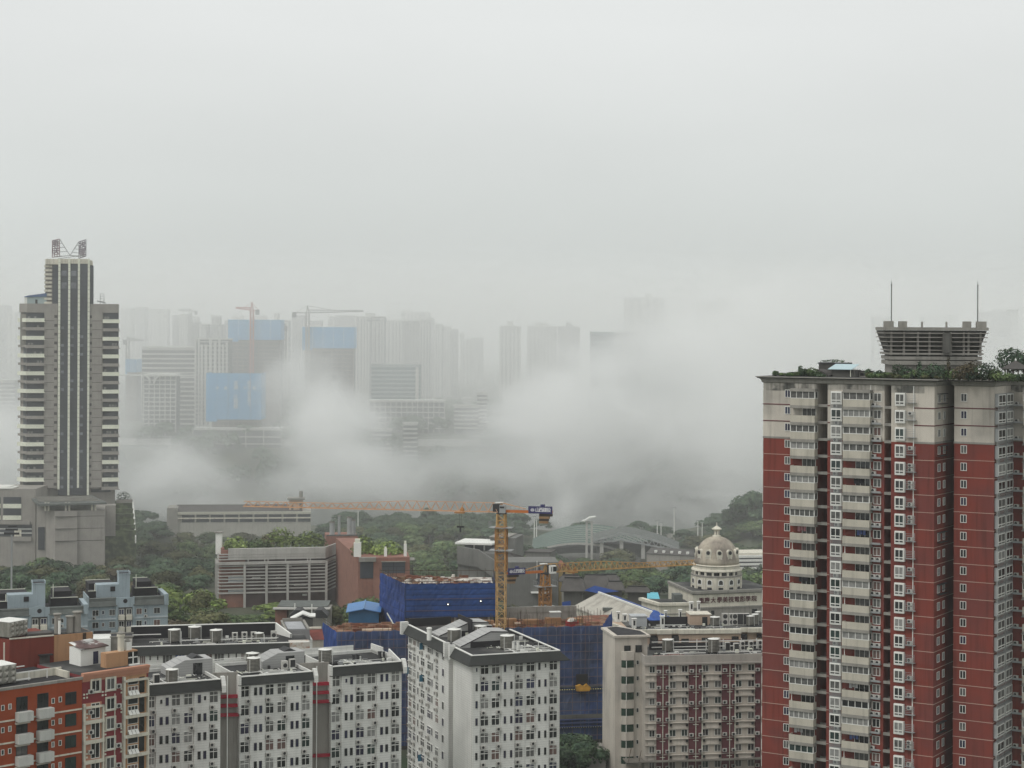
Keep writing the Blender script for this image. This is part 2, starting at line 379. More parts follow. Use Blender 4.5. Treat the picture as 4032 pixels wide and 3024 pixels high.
def clutter(B, x0, x1, y0, y1, z, n, seed):
    rn = random.Random(seed)
    for k in range(4):
        b = MB()
        for i in range(n // 4):
            x, y, L = rn.uniform(x0, x1), rn.uniform(y0, y1), rn.uniform(.6, 4)
            if rn.random() < .5: b.box(x, min(x + L, x1), y, y + .09, z + .12, z + .21); b.box(x, x + .09, y, y + .09, z, z + .2)
            elif rn.random() < .5: b.box(x, x + .09, y, min(y + L, y1), z + .15, z + .24)
            else: b.box(x, x + rn.uniform(.2, .9), y, y + rn.uniform(.2, .7), z, z + rn.uniform(.15, .8))
        B.part('roof_clutter', b, (WHITE, METAL, DMETAL, STRIP)[k])
_hp = {}
def heat_pump(loc, rz, label, w=.95, h=1.75, fans=2, dark=False):
    k = (w, h, fans, dark)
    if k not in _hp:
        b = MB().box(0, w, 0, .8, .12, h); b.box(.1, .2, .05, .75, 0, .12); b.box(w - .2, w - .1, .05, .75, 0, .12)
        f = MB(); n = 14
        if dark: f.box(.07, w - .07, -.012, -.004, .25, h - .1)
        else:
            for i in range(fans):
                cz = .12 + (h - .12) * (i + .5) / fans; r = min(w, h / fans) * .38
                f.add([(w * .5 + r * math.cos(q * math.tau / n), -.01, cz + r * math.sin(q * math.tau / n)) for q in range(n)], [tuple(range(n))])
        _hp[k] = (b.mesh('casing', ACW), f.mesh('fan_grille', DMETAL))
    t = thing('heat_pump', label, 'heat pump', loc, rz, 'heat pump units on the rooftops')
    link('casing', _hp[k][0], t); link('fan_grille', _hp[k][1], t); return t
def text_mesh(name, s, size, m, extr=.05):
    cu = bpy.data.curves.new(name, 'FONT'); cu.body = s; cu.size = size; cu.extrude = extr; cu.offset = size * .012; cu.align_x = 'CENTER'; cu.align_y = 'CENTER'; cu.resolution_u = 3
    o = bpy.data.objects.new(name, cu); COL.objects.link(o); dg = bpy.context.evaluated_depsgraph_get()
    me = bpy.data.meshes.new_from_object(o.evaluated_get(dg)); bpy.data.objects.remove(o); bpy.data.curves.remove(cu)
    me.materials.clear(); me.materials.append(m)
    for v in me.vertices: v.co = (v.co.x, -v.co.z, v.co.y)          # stand it up, facing -y
    return me
# ================================================================== ground, river
def build_ground():
    b = MB(); xs = [-1900 + i * 38 for i in range(101)]; ys = [-40 + j * 30 for j in range(36)] + [1050 + j * 12 for j in range(33)] + [1450 + j * 60 for j in range(34)]
    for y in ys:
        for x in xs: b.v.append((x, y, GZ(x, y)))
    n = len(xs)
    for j in range(len(ys) - 1):
        for i in range(n - 1): b.f.append((j * n + i, j * n + i + 1, (j + 1) * n + i + 1, (j + 1) * n + i)); b.m.append(0)
    struct('ground', b, SOIL, smooth=True)
    struct('river', MB().box(-1900, 1900, 1000, 1360, 4.6, 5.6), RIVER)
build_ground()
# ================================================================== red apartment tower on the right
def leaves(n, cx, cy, cz, rx, ry, rz, size, seed=0, hemi=False):
    rnd = random.Random(seed); b = MB()
    for i in range(n):
        while True:
            d = Vector((rnd.gauss(0, 1), rnd.gauss(0, 1), rnd.gauss(0, 1)))
            if d.length > .01: break
        d.normalize(); r = rnd.uniform(.72, 1.02) * (1 + .25 * noise.noise(d * 2.2 + Vector((seed * 3.1, 0, 0))))
        if hemi and d.z < -.2: d.z *= -.5
        p = Vector((cx + d.x * rx * r, cy + d.y * ry * r, cz + d.z * rz * r))
        nrm = (d + Vector((rnd.uniform(-.7, .7), rnd.uniform(-.7, .7), rnd.uniform(-.3, .8)))).normalized()
        t1 = nrm.orthogonal().normalized(); t1 = Matrix.Rotation(rnd.uniform(0, 6.3), 3, nrm) @ t1; t2 = nrm.cross(t1)
        s = size * rnd.uniform(.6, 1.25); k = rnd.uniform(.5, .9)
        b.add([p - t1 * s, p - t2 * s * k + nrm * s * .15, p + t1 * s, p + t2 * s * k + nrm * s * .15], [(0, 1, 2, 3)])
    return b
LAUN = [mat('cloth_white', (.5, .5, .5)), mat('cloth_pink', (.45, .2, .22)), mat('cloth_blue', (.08, .12, .3)), mat('cloth_dark', (.03, .03, .04))]
def red_tower():
    B = Bld('apartment_tower', 'tall red and cream apartment tower with stacked balconies and an overgrown roof', 'apartment tower', 3003, 1500, 348, -.62, z0=35)
    H = lambda z: z - 35.0
    z_s = lambda k: H(115.74 - 3.0 * k)                    # top of storey line k, storeys count downwards
    ZC, ZT, ZR = H(109.75), H(119.55), H(120.7)
    xs = {n: B.X(u, 2200) for n, u in dict(a=3003, s1=3213, s1b=3256, s2=3480, s2b=3507, e=3677).items()}
    D = 22.0
    bx, by = B.loc(P(3755, 2200, 334)).xy; cx_ = B.X(3912, 2200, by)
    ey = B.atx(3978, 2200, cx_)[0]
    blocks = [(xs['a'], xs['s1'], 0), (xs['s1b'], xs['s2'], 0), (xs['s2b'], xs['e'], 0)]
    lo, up = MB(), MB()
    for x0, x1, y0 in blocks: lo.box(x0, x1, y0, D, 0, ZC); up.box(x0, x1, y0, D, ZC, ZT)
    for x0, x1, y0 in ((xs['s1'], xs['s1b'], 4.5), (xs['s2'], xs['s2b'], 4.5)): lo.box(x0, x1, y0 + 3.5, D - .02, 0, ZC); up.box(x0, x1, y0 + 3.5, D - .02, ZC, ZT)
    lo.box(bx, cx_, by, D + 6, 0, ZC); up.box(bx, cx_, by, D + 6, ZC, ZT)
    lo.box(xs['e'], bx, 14, D - .03, 0, ZC); up.box(xs['e'], bx, 14, D - .03, ZC, ZT)
    lo.box(cx_, cx_ + 12, ey, D + 6.02, 0, ZC); up.box(cx_, cx_ + 12, ey, D + 6.02, ZC, ZT)
    B.part('wall', lo, RED); B.part('upper_wall', up, CREAM, label='stained cream wall of the top three storeys')
    st = MB().box(xs['a'], xs['s1'], -.03, 0, H(118.2), ZT).box(xs['s1b'], xs['s2'], -.03, 0, H(118.6), ZT).box(xs['s2b'], B.X(3640, 1520), -.03, 0, H(118.3), ZT).box(cx_, cx_ + 12, ey - .03, ey, H(118.4), ZT)
    st.box(B.X(3116, 1520), B.X(3214, 1520), -.25, -.03, H(118.4), ZT)
    B.part('weathered_band', st, STAIN)
    # cornice: a flared band following the plan
    def cornice(pts, name='cornice'):
        b = MB(); prof = [(0, ZT), (.25, ZT + .15), (.35, ZT + .6), (.85, ZR - .12), (1.15, ZR - .1), (1.15, ZR + .05), (.9, ZR + .06)]
        n = len(pts)
        for i in range(n - 1):
            a, c = Vector(pts[i]), Vector(pts[i + 1])
        nr = []
        for i in range(n):
            ds = []
            if i > 0: d = (Vector(pts[i]) - Vector(pts[i - 1])).normalized(); ds.append(Vector((d.y, -d.x)))
            if i < n - 1: d = (Vector(pts[i + 1]) - Vector(pts[i])).normalized(); ds.append(Vector((d.y, -d.x)))
            m_ = sum(ds, Vector((0, 0))); m_ = m_ / max(.3, m_.dot(ds[0])); nr.append(m_)
        vs = [(pts[i][0] + nr[i].x * o, pts[i][1] + nr[i].y * o, z) for o, z in prof for i in range(n)]
        fs = [(j * n + i, j * n + i + 1, (j + 1) * n + i + 1, (j + 1) * n + i) for j in range(len(prof) - 1) for i in range(n - 1)]
        b.add(vs, fs); return b
    X0, XE = xs['a'], xs['e']
    cb = cornice([(X0, D), (X0, 0), (XE, 0), (XE, 14)]); c2 = cornice([(bx, 14), (bx, by), (cx_, by), (cx_, ey), (cx_ + 12, ey), (cx_ + 12, D + 6)])
    cb.add(c2.v, c2.f); B.part('cornice', cb, SLAB)
    rf = MB().box(X0 - .9, XE + .9, -.9, D, ZR - .3, ZR + .04).box(bx - .9, cx_ + .9, by - .9, D + 6.05, ZR - .32, ZR + .038).box(XE + .9, bx - .9, 14, D, ZR - .3, ZR + .03).box(cx_ + .9, cx_ + 12.9, ey - .9, D + 6, ZR - .31, ZR + .02)
    B.part('roof', rf, TAR)
    # storey lines
    thin, dark, thick = MB(), MB(), MB()
    segs = [(xs['a'], B.X(3108, 2200)), (xs['s1b'], B.X(3266, 2200)), (B.X(3596, 2200), XE)]
    for k in range(27):
        z = z_s(k)
        if z < .5: break
        t, d = (dark, .16) if k < 2 else ((thick, .34) if k == 2 else (thin, .10))
        for a, c in segs: t.box(a, c, -.07, 0, z - d / 2, z + d / 2)
        t.box(XE, XE + .07, -.07, 14, z - d / 2, z + d / 2); t.box(X0 - .07, X0, -.07, D, z - d / 2, z + d / 2)
        t.box(bx - .07, cx_ + .07, by - .07, by, z - d / 2, z + d / 2); t.box(cx_, cx_ + .07, by, ey, z - d / 2, z + d / 2)
        for a, c in ((xs['s1'], xs['s1b']), (xs['s2'], xs['s2b'])):                # slot beams
            thick.box(a, c, -.02, .45, z - .28, z + .2)
            thick.box(a, c, 2.2, 2.4, z - .28, z + .1)
    B.part('storey_band', thin, mat('pale_pink_band', (.40, .28, .23), .8, .1), label='thin cream line between storeys')
    B.part('storey_band', dark, MAROON, label='maroon line between the top storeys'); B.part('storey_band', thick, SLAB, label='thick cream band where cream meets red')
    # balconies
    rn = random.Random(4)
    def balcony_col(u0, u1, pat, out, side_l=False, y=0.0, xa=None, xb=None, nl=4):
        x0 = B.X(u0, 2200, y - out) if xa is None else xa; x1 = B.X(u1, 2200, y - out) if xb is None else xb
        pm = MB(); L = x1 - x0; pm.box(0, L, -out, -out + .15, -.12, 1.18).box(0, .15, -out + .15, 0, -.12, 1.18).box(L - .15, L, -out + .15, 0, -.12, 1.18).box(.15, L - .15, -out + .15, 0, -.12, .03)
        par = pm.mesh('balcony', BALC)
        sm_ = MB().box(-.15, L + .15, -out - .18, .0, -.18, -.04).box(-.02, L + .02, -out - .03, 0, -.04, .34); hood = sm_.mesh('hood', SLAB)
        for k in range(0, 23):
            z = z_s(k)
            bo = B.put('balcony', par, x0, y, z, cap=100)
            B.put('balcony_hood', hood, x0, y, z + 2.62, cap=100)
            g = pat[k % len(pat)]
            if g:
                a, gl = win_mesh(L, 1.28, nl + (k % 3 == 1), None, .12 if k % 4 else .09, 'b')
                B.put('balcony_window', a, x0, y - out + .1, z + 1.2, 0, [CURT, GLASS, CURT, GLASSG, CURT3], gl)
                a, gl = win_mesh(out - .1, 1.28, 1, None, .1, 'b'); B.put('balcony_window', a, x0 + L - .02, y - out + .06, z + 1.2, R(90), [CURT, GLASS], gl)
            else:
                a, gl = win_mesh(L * .55, 1.9, 3, None, .07, 'b'); B.put('balcony_door', a, x0 + L * .38, y, z + .6, 0, [GLASS, CURT, GLASS], gl)
                if (k * 7 + int(u0)) % 3 == 0: B.put('laundry', MB().box(0, .5, -.02, .02, 0, .9).box(.6, 1.0, -.02, .02, .2, .9).box(1.15, 1.6, -.02, .02, .1, .9).mesh('laundry', rn.choice(LAUN)), x0 + rn.uniform(.5, L - 2.2), y - .4, z + 1.4)
                if k % 3 == 0: B.put('drainpipe', MB().box(0, .1, -.1, 0, 0, 2.6).mesh('drainpipe', WHITE) if 'dp' not in _cache else _cache['dp'], x0 + .35, y - out + .3, z)
    pat1 = [1, 0, 1, 1, 0, 1, 1, 1, 0, 0, 0, 0, 1, 1, 1, 0, 1, 1, 0, 1, 0, 1, 0]
    pat2 = [1, 1, 1, 1, 0, 0, 1, 0, 0, 0, 0, 1, 0, 0, 1, 0, 1, 0, 1, 1, 0, 0, 1]
    balcony_col(3109, 3205, pat1, 1.4); balcony_col(3316, 3422, pat2, 1.4)
    # windows
    xw = B.X(3088, 2200); xb1 = B.X(3268, 2200, -.6); xb1b = B.X(3312, 2200, -.6); xsw = B.X(3438, 2200); xb2 = B.X(3521, 2200, -.6); xb2b = B.X(3560, 2200, -.6)
    bay = lambda L: MB().box(0, L, -.6, 0, -.1, .12).box(0, L, -.6, 0, 2.0, 2.15).box(0, .1, -.6, 0, .12, 2.0).box(L - .1, L, -.6, 0, .12, 2.0)
    bays = {1: bay(xb1b - xb1).mesh('bay_surround', WHITE), 2: bay(xb2b - xb2).mesh('bay_surround', WHITE)}
    def louv(L, h=.62, out=.6):
        b = MB().box(0, L, -out, 0, -.06, 0).box(0, .06, -out, -out + .06, 0, h).box(L - .06, L, -out, -out + .06, 0, h)
        for i in range(5): b.box(.06, L - .06, -out, -out + .03, h * (i + .35) / 5, h * (i + .35) / 5 + .05)
        return b.mesh('louvre_ledge', METAL)
    lv1, lv2, lv3 = louv(xb1b - xb1), louv(1.7, 1.5, .75), louv(1.9, .28, .8)
    px = B.X(3567, 2200, -.4)
    for k in range(0, 23):
        z = z_s(k)
        win(B, xw, z + 1.25, 1.05, 1.35, 2, name='small_window', panes=DARKP)
        for j, x in ((1, xb1), (2, xb2)):
            B.put('bay_surround', bays[j], x, 0, z + .42)
            win(B, x + .08, z + .52, (xb1b - xb1 if j == 1 else xb2b - xb2) - .16, 1.9, 2, .26, y=-.58, name='bay_window', panes=[CURT, GLASS, CURT, GLASSG, CURT3], ft=.12)
        B.put('louvre_ledge', lv1, xb1, 0, z - .38)
        if rn.random() < .6: ac(B, xb1 + .3 + rn.random() * .6, z - .3, 0)
        win(B, xsw, z + .95, 1.35, 1.5, 2, name='small_window', panes=[CURT, GLASS, CURT, CURT2])
        B.put('unit_ledge', lv3, xsw - .3, 0, z + .02)
        for q in range(2):
            if rn.random() < .8: ac(B, xsw - .25 + q * .95, z + .1, -.1)
        B.put('louvre_ledge', lv2, px, 0, z + .9)
        if rn.random() < .75: ac(B, px + .3, z + 1.0, 0, cap=100)
        if rn.random() < .6: ac(B, px + .3, z + 1.75, 0, cap=100)
        # return wall windows and right-hand section
        y1, _ = B.atx(3690, 2200, XE); y2, _ = B.atx(3711, 2200, XE)
        for yy, w_ in ((y1, 1.3), (y2, 1.1)): win(B, XE, z + .95, w_, 1.45, 2, y=yy, rz=R(90), name='return_window', panes=DARKP)
        if k in (0, 3, 8, 11, 19): B.put('window_cage', MB().box(0, .7, -.2, 3.4, 0, .08).box(0, .7, -.2, 3.4, 1.7, 1.8).box(.62, .7, -.2, 3.4, .85, .9).mesh('window_cage', DMETAL), XE, y1, z + .7)
        win(B, B.X(3781, 2200, by), z + 1.15, 1.15, 1.45, 2, y=by, name='small_window', panes=DARKP)
        # receding bays right of it
        e0, _ = B.atx(3915, 2200, cx_); e1, _ = B.atx(3944, 2200, cx_); e2, _ = B.atx(3948, 2200, cx_); e3, _ = B.atx(3974, 2200, cx_)
        for (p0, p1) in ((e0, e1), (e2, e3)):
            L = p1 - p0; kk = round(L, 1)
            if ('rb', kk) not in _cache: _cache[('rb', kk)] = bay(L).mesh('bay_surround', METAL); _cache[('rl', kk)] = louv(L)
            B.put('bay_surround', _cache[('rb', kk)], cx_, p0, z + .42, R(90)); win(B, cx_ + .58, z + .52, L - .2, 1.9, 2, .26, y=p0 + .1, rz=R(90), name='bay_window', ft=.13, panes=[CURT, GLASS, CURT3])
            B.put('louvre_ledge', _cache[('rl', kk)], cx_, p0, z - .38, R(90))
            if rn.random() < .6: ac(B, cx_, z - .3, p0 + .4, R(90))
    balcony_col(0, 0, [1, 1, 0, 0, 1, 0, 1, 1, 0, 1], 1.4, y=ey, xa=cx_ + 2.6, xb=cx_ + 7.6)
    for k in range(23):
        B.put('unit_ledge', lv3, cx_ + .6, ey, z_s(k) + .3); ac(B, cx_ + .8, z_s(k) + .36, ey - .1)
    # pipes
    pp = MB().box(B.X(3594, 2200), B.X(3594, 2200) + .13, -.14, 0, 0, ZT).box(B.X(3425, 2200), B.X(3425, 2200) + .1, -.12, 0, 0, ZT)
    pp.box(XE + .02, XE + .12, .3, .42, 0, ZT) if False else None
    for k in range(24): pp.box(X0 - .28, X0 - .14, .4, .55, z_s(k) + .3, z_s(k) + 2.2)
    B.part('drainpipe', pp, WHITE)
    ek = MB()
    for k in range(24): z = z_s(k); ek.box(X0 - .45, X0, 2, 4.5, z + .9, z + 2.3).box(X0 - .55, X0, 1.8, 4.7, z + 2.3, z + 2.42)
    B.part('side_bay', ek, SLAB); B.done()
    # ---- crown: inverted stepped concrete lantern
    zz = lambda v, Y=352: CAM_Z + ray(3690, v)[1] * Y
    C = Bld('roof_crown', '', '', 3683, 1480, 352, -.08, z0=120.7, parent=B)
    wm = lambda px_: px_ / 7570 * 352
    def lvl(v): return zz(v) - 120.7
    def ring(b, half, dep, v0, v1, y0=0, mi=0):
        b.box(-half, half, y0, y0 + dep, lvl(v0), lvl(v1), mi)
    body = MB(); body.prism([(-wm(168), .6), (wm(166), .6), (wm(166), 12), (-wm(168), 12)], -.1, lvl(1432)); C.part('crown_base', body, CONC, label='plain concrete base wall of the roof crown')
    inner = MB(); inner.prism([(-wm(168), 1.2), (wm(168), 1.2), (wm(168), 12), (-wm(168), 12)], lvl(1432), lvl(1390)); inner.prism([(-wm(172), 1.4), (wm(170), 1.4), (wm(170), 12), (-wm(172), 12)], lvl(1390), lvl(1302), top=[(-wm(200), -.2), (wm(198), -.2), (wm(198), 13.5), (-wm(200), 13.5)])
    C.part('crown_core', inner, DCONC)
    for v0, v1, hf in ((1437, 1421, 180), (1417, 1404, 181), (1397, 1390, 186), (1381, 1377.5, 184), (1364.5, 1361, 190), (1347.5, 1344, 196), (1330.5, 1327, 200), (1314, 1310.5, 202), (1301, 1289, 203)):
        o = (hf - 168) / 7570 * 352; b = MB(); b.box(-wm(hf), wm(hf), .3 - o * .7, 12.5 + o * .7, lvl(v0), lvl(v1)); C.part('ledge', b, CONC if v1 - v0 > -4 else SLAB)
    fin = MB()
    for x in (-195, -140, -80, -30, 30, 62, 118, 138, 190): fin.box(wm(x) * .9, wm(x) * .9 + .35, -.1, .9, lvl(1400), lvl(1302))
    C.part('rib', fin, CONC); ch = MB().box(wm(26), wm(52), -2.0, .3, lvl(1388), lvl(1310)).box(wm(28), wm(34), -2.1, -.1, lvl(1388), lvl(1372)); C.part('chute', ch, DCONC)
    top = MB()
    for a, c in ((-197, -160), (-139, -108), (148, 178), (200, 237)):
        a -= 0; top.box(wm(a if a < 0 else a - 36), wm(c if a < 0 else c - 36), 1, 2.6, lvl(1290), lvl(1265))
    for a in (-53, 42): top.box(wm(a), wm(a + 7), 1, 1.4, lvl(1290), lvl(1267))
    C.part('crown_block', top, SLAB)
    for x, v in ((-169, 1126), (167, 1128)):
        r_ = MB().bar((wm(x), 1.2, lvl(1292)), (wm(x), 1.2, lvl(v)), .075).lathe([(.02, lvl(v)), (.16, lvl(v) + .15), (.02, lvl(v) + .5)], wm(x), 1.2, 8).bar((wm(x), 1.2, lvl(v)), (wm(x), 1.2, lvl(v) + 1.0), .03); C.part('lightning_rod', r_, DMETAL)
    C.part('crown_window', MB().box(wm(-72), wm(-55), .5, .6, lvl(1458), lvl(1438)).box(wm(118), wm(128), .5, .6, lvl(1458), lvl(1438)), GLASS)
    # ---- roof garden
    def shrub(u, v, Y, r, h, m, label, seed, cat='shrub', name='rooftop_shrub'):
        p = P(u, 1484, Y); t = thing(name, label, cat, (p.x, p.y, 120.74), 0, 'plants growing on the tower roof')
        n = int(170 + 60 * r); b = leaves(n, 0, 0, h * .55, r, r * .8, h * .5, .17 + .02 * r, seed)
        if name == 'rooftop_tree': b = leaves(n * 3, 0, 0, h * .62, r, r, h * .42, .24, seed)
        obj('crown', b, m, t); s_ = MB()
        for i in range(5):
            a = i * 1.3 + seed; s_.bar((0, 0, 0), (math.cos(a) * r * .5, math.sin(a) * r * .5, h * (.6 + .08 * (i % 3))), .04)
        obj('stem', s_, BARK, t)
    g = [(3140, 1.0, .7, L2), (3168, .9, 1.3, L1), (3196, 1.2, 1.5, L2), (3220, 1.0, .8, L2), (3152, .45, 1.9, L1), (3128, .5, .4, L4), (3450, 1.0, 1.0, L1), (3418, .6, 1.5, L1), (3462, .7, 1.3, L1), (3485, 1.2, 1.0, L2), (3542, 1.4, 2.5, L1), (3570, 1.5, 2.0, L1), (3604, 1.3, 1.5, L2), (3620, .5, 2.9, L1),
         (3640, 1.5, 1.6, L1), (3672, 1.4, 2.7, L1), (3690, 1.6, 2.2, L1), (3715, 1.3, 2.5, L1), (3735, .3, 4.0, L6), (3752, 1.3, 1.8, L2), (3780, 1.8, 2.3, L6), (3808, 1.6, 2.9, L6), (3836, 1.6, 3.2, L6), (3866, 1.8, 2.9, L1), (3895, 1.7, 3.1, L1), (3918, 1.4, 2.1, L2), (3940, 1.6, 1.5, L2), (3975, 1.6, 1.3, L2), (4005, 1.6, 1.2, L2), (4030, 1.5, 1.3, L1), (3505, 1.5, .9, L2), (3655, 1.6, 1.3, L2), (3830, 1.6, 1.5, L1)]
    for i, (u, r, h, m) in enumerate(g):
        Y = 349 - (u - 3003) * .026 + (3 if u < 3700 else -2); shrub(u, 0, Y, r, h, m, ('leafy plant, ' if h < 2.6 else 'taller bush, ') + ordn(1 + sorted(q_[0] for q_ in g).index(u)) + ' from the left in the red tower roof garden', i)
    shrub(3980, 0, 345, 2.7, 5.2, L1, 'round dark tree behind the roof pavilion', 71, 'tree', 'rooftop_tree'); shrub(4040, 0, 346, 2.6, 4.6, L1, 'dark tree cut by the picture edge behind the pavilion', 72, 'tree', 'rooftop_tree')
    for i in range(46):
        u = 3060 + i * 21 + rn.uniform(-8, 8)
        if 3235 < u < 3415: continue
        Y = 350 - (u - 3003) * .026 + rn.uniform(-1.5, 3); shrub(u, 0, Y, rn.uniform(.5, .9), rn.uniform(.5, 1.0), rn.choice([L1, L2, L3]), 'low plant, ' + ordn(i + 1) + ' from the left along the red tower roof edge', 100 + i)
    def RB(name, label, cat, u, Y, m=-.62): return Bld(name, label, cat, u, 1484, Y, m, z0=120.74)
    q = RB('pavilion', 'six sided roof pavilion with a dark pointed roof on the red tower', 'pavilion', 3999, 341)
    hx = lambda r_: [(r_ * math.cos(i * math.pi / 3), r_ * math.sin(i * math.pi / 3)) for i in range(6)]
    q.part('roof', MB().prism(hx(2.6), 1.75, 3.1, top=hx(.15)).prism(hx(2.7), 1.66, 1.75), TILED); q.part('finial', MB().lathe([(.14, 3.1), (.18, 3.3), (.02, 3.6)], n=8), WHITE)
    for x, y in hx(1.9): q.part('post', MB().box(x - .1, x + .1, y - .1, y + .1, 0, 1.7), BARK)
    q = RB('garden_shed', 'small white shed with a sloping dark roof on the tower roof', 'shed', 3198, 348); q.part('wall', MB().yprism([(0, 0), (1.6, 0), (1.2, .9), (.6, 1.15), (0, .7)], 0, 3), WHITE); q.part('roof', MB().yprism([(.6, 1.18), (1.2, .93), (3.4, .1), (3.6, .35), (1.0, 1.3)], -.1, 3.1), TILED)
    q = RB('garden_hut', 'dark open hut with a pale blue sheet roof on the tower roof', 'hut', 3262, 347); q.part('wall', MB().box(.5, 5, .3, 3, 0, 1.25), DCONC); q.part('roof', MB().yprism([(-.2, 1.35), (.9, 1.4), (4.6, 1.4), (3.6, 1.32)], -.3, 3.4).xprism([(-.4, 1.3), (3.4, 2.2), (3.4, 2.25), (-.4, 1.36)], 0, 4.6), mat('pale_sheet_roof', (.40, .52, .55), .5, .06))
    q.part('post', MB().box(4.2, 4.3, -.1, 0, 0, 1.3), STRIP)
    q = RB('roof_terrace', 'flat dark canopy with creepers behind the blue roofed hut', 'canopy', 3220, 352); q.part('roof', MB().box(0, 5.5, 0, 3, 2.2, 2.45), DMETAL); q.part('wall', MB().box(.1, 5, .2, 2.8, 0, 2.2), DCONC); q.part('creeper', leaves(160, 2.6, 1.4, 2.6, 2.6, 1.4, .45, .16, 3, True), L1)
    q = RB('roof_store', 'low grey store with a flat roof right of the blue roofed hut', 'shed', 3356, 347); q.part('wall', MB().box(0, 3.2, 0, 2, 0, .95), CONC); q.part('roof', MB().box(-.2, 3.4, -.2, 2.2, .95, 1.1), DMETAL); q.part('door', MB().box(.6, 1.1, -.03, 0, 0, .8).box(1.5, 2.8, -.03, 0, .2, .7), GLASS)
    return B
RT = red_tower()
# ================================================================== grey office tower on the left
def office_tower():
    B = Bld('office_tower', 'grey stone office tower with dark glass centre, cream ribs and open letter frames on top', 'office tower', 105, 1900, 762, .21, z0=35)
    s = 762 / 7570; X = lambda u: B.X(u, 1500); Z = lambda v, u=270: B.Z(u, v)
    za, zb = Z(1921), Z(1196); zc = Z(1018)
    w = MB(); xl, xr = X(174), X(402)
    w.box(X(174), X(226), 0, 22, za, zb); w.box(X(354), X(402), 0, 22, za, zb)
    w.box(X(105), X(174), 1.2, 22, za, zb - 3.5).box(X(402), X(467), 1.2, 22, za, zb - 3.5)
    w.prism([(X(105), 1.2), (X(105), 22), (X(78), 22), (X(78), 5)], za, zb - 3.5)
    w.box(X(105), X(174), -.05, 22, zb - 3.4 * 1.05, zb); w.box(X(402), X(467), -.05, 22, zb - 3.5, zb); w.prism([(X(105), -.05), (X(105), 22), (X(73), 22), (X(73), 3.5)], zb - 3.5, zb)
    w.box(X(226), X(354), 2.5, 24, Z(1960), zb); B.part('wall', w, STONE)
    lo = MB().box(X(125), X(228), 2.5, 22, Z(2060), za - .02).box(X(354), X(455), 2.5, 24, Z(2090), za - .02).box(X(140), X(420), 6, 22, 0, Z(2060)); B.part('lower_wall', lo, STONE)
    sl = MB().box(X(135), X(185), 2.42, 2.5, Z(1948), Z(1932)).box(X(360), X(437), 2.42, 2.5, Z(1942), Z(1929)); B.part('slot_window', sl, TWGL)
    # balcony stacks: white parapets every other storey, grey spandrels between
    pw = 69.6
    for (u0, u1, ch) in ((102, 174, True), (403, 467, False)):
        a, b_ = X(u0), X(u1)
        for i in range(10):
            v0 = 1253 + pw * i + (3 if not ch else 0)
            def band(mb, va, vb, o):
                if ch: mb.prism([(a, -o), (b_, -o), (b_, 1.2), (X(80), 6), (X(72) - o, 4.2 - o)], Z(vb), Z(va))
                else: mb.box(a, b_ + o * .5, -o, 1.2, Z(vb), Z(va))
            if i < 10:
                m_ = MB(); band(m_, v0 + .5, v0 + 15.5, .55); m_.box(a, b_ + .3, -.7, -.55, Z(v0 + 15.5), Z(v0 + 12)); B.part('balcony_parapet', m_, STRIP)
            m_ = MB(); band(m_, v0 + 36, v0 + 45, .35); m_.box(a - .2, b_ + .6, -.75, .2, Z(v0 + 48), Z(v0 + 45)); B.part('spandrel', m_, STONE)
        gl = MB().box(a + .3, b_ - .2, 1.0, 1.2, za, zb - 3.5)
        if ch: gl.prism([(X(104), 1.0), (X(104), 1.2), (X(80), 5.2), (X(80), 5.0)], za, zb - 3.5)
        B.part('glazing', gl, TWGL)
        cu = MB(); rn = random.Random(int(u0))
        for i in range(20):
            for j in range(5):
                if rn.random() < .35: v = 1258 + pw / 2 * i; x = a + .6 + j * (b_ - a - 1.2) / 5; cu.box(x, x + .9, .9, 1.0, Z(v - 2), Z(v - 12))
        B.part('blind', cu, CURT3)
    pil = MB().box(X(78), X(78) + 2.4, 1.5, 4.0, Z(1360), Z(1236)); B.part('corner_pier', pil, SLAB)
    # centre: dark curtain wall with cream ribs
    g = MB(); zt = Z(1030); g.box(X(230), X(350), .2, 24, Z(1950), zt); g.box(X(350), X(366), .6, 20, zb - 1, Z(1045)); g.box(X(205), X(230), .5, 20, zb - 1, Z(1043)); B.part('curtain_wall', g, TWGL)
    hv = MB(); hv.box(X(176), X(205), 1.5, 22, zb, zc - 1.2); B.part('crown_side', hv, STONE)
    for u, vb in ((232, 1926), (271, 1950), (309, 1921), (348, 1950)):
        m_ = MB(); n = 66
        v = 1018.0
        while v < vb - 1: m_.box(X(u) - .42, X(u) + .42, -.5, .2, Z(min(v + 16.4, vb)), Z(v)); v += 17.4
        B.part('rib', m_, STRIP)
    sp = MB(); rn = random.Random(9)
    for i in range(52):
        z = Z(1040 + i * 17.5); sp.box(X(236), X(344), .12, .2, z - .12, z + .12)
    B.part('spandrel_line', sp, mat('spandrel_dark', (.06, .065, .08), .5, .2))
    bl = MB()
    for c in (239, 277, 315):
        for i in range(26):
            if rn.random() < .45: v = 1285 + 34.8 * rn.randrange(19); bl.box(X(c), X(c + 12), .08, .18, Z(v + 11), Z(v))
        bl.box(X(c), X(c + 22), .08, .18, Z(1086), Z(1066)) if c != 315 else None
        bl.box(X(c), X(c + 22), .08, .18, Z(1136), Z(1112)) if c != 315 else None
    B.part('blind', bl, mat('office_blind', (.16, .17, .19), .6, .4, .4))
    cap = MB().box(X(176), X(232), .2, 22, zc - 2.4, zc - .2).box(X(232), X(350), -.1, 22, Z(1038), Z(1019)).box(X(350), X(362), .4, 20, Z(1043), zc - .6); B.part('parapet', cap, IVORY)
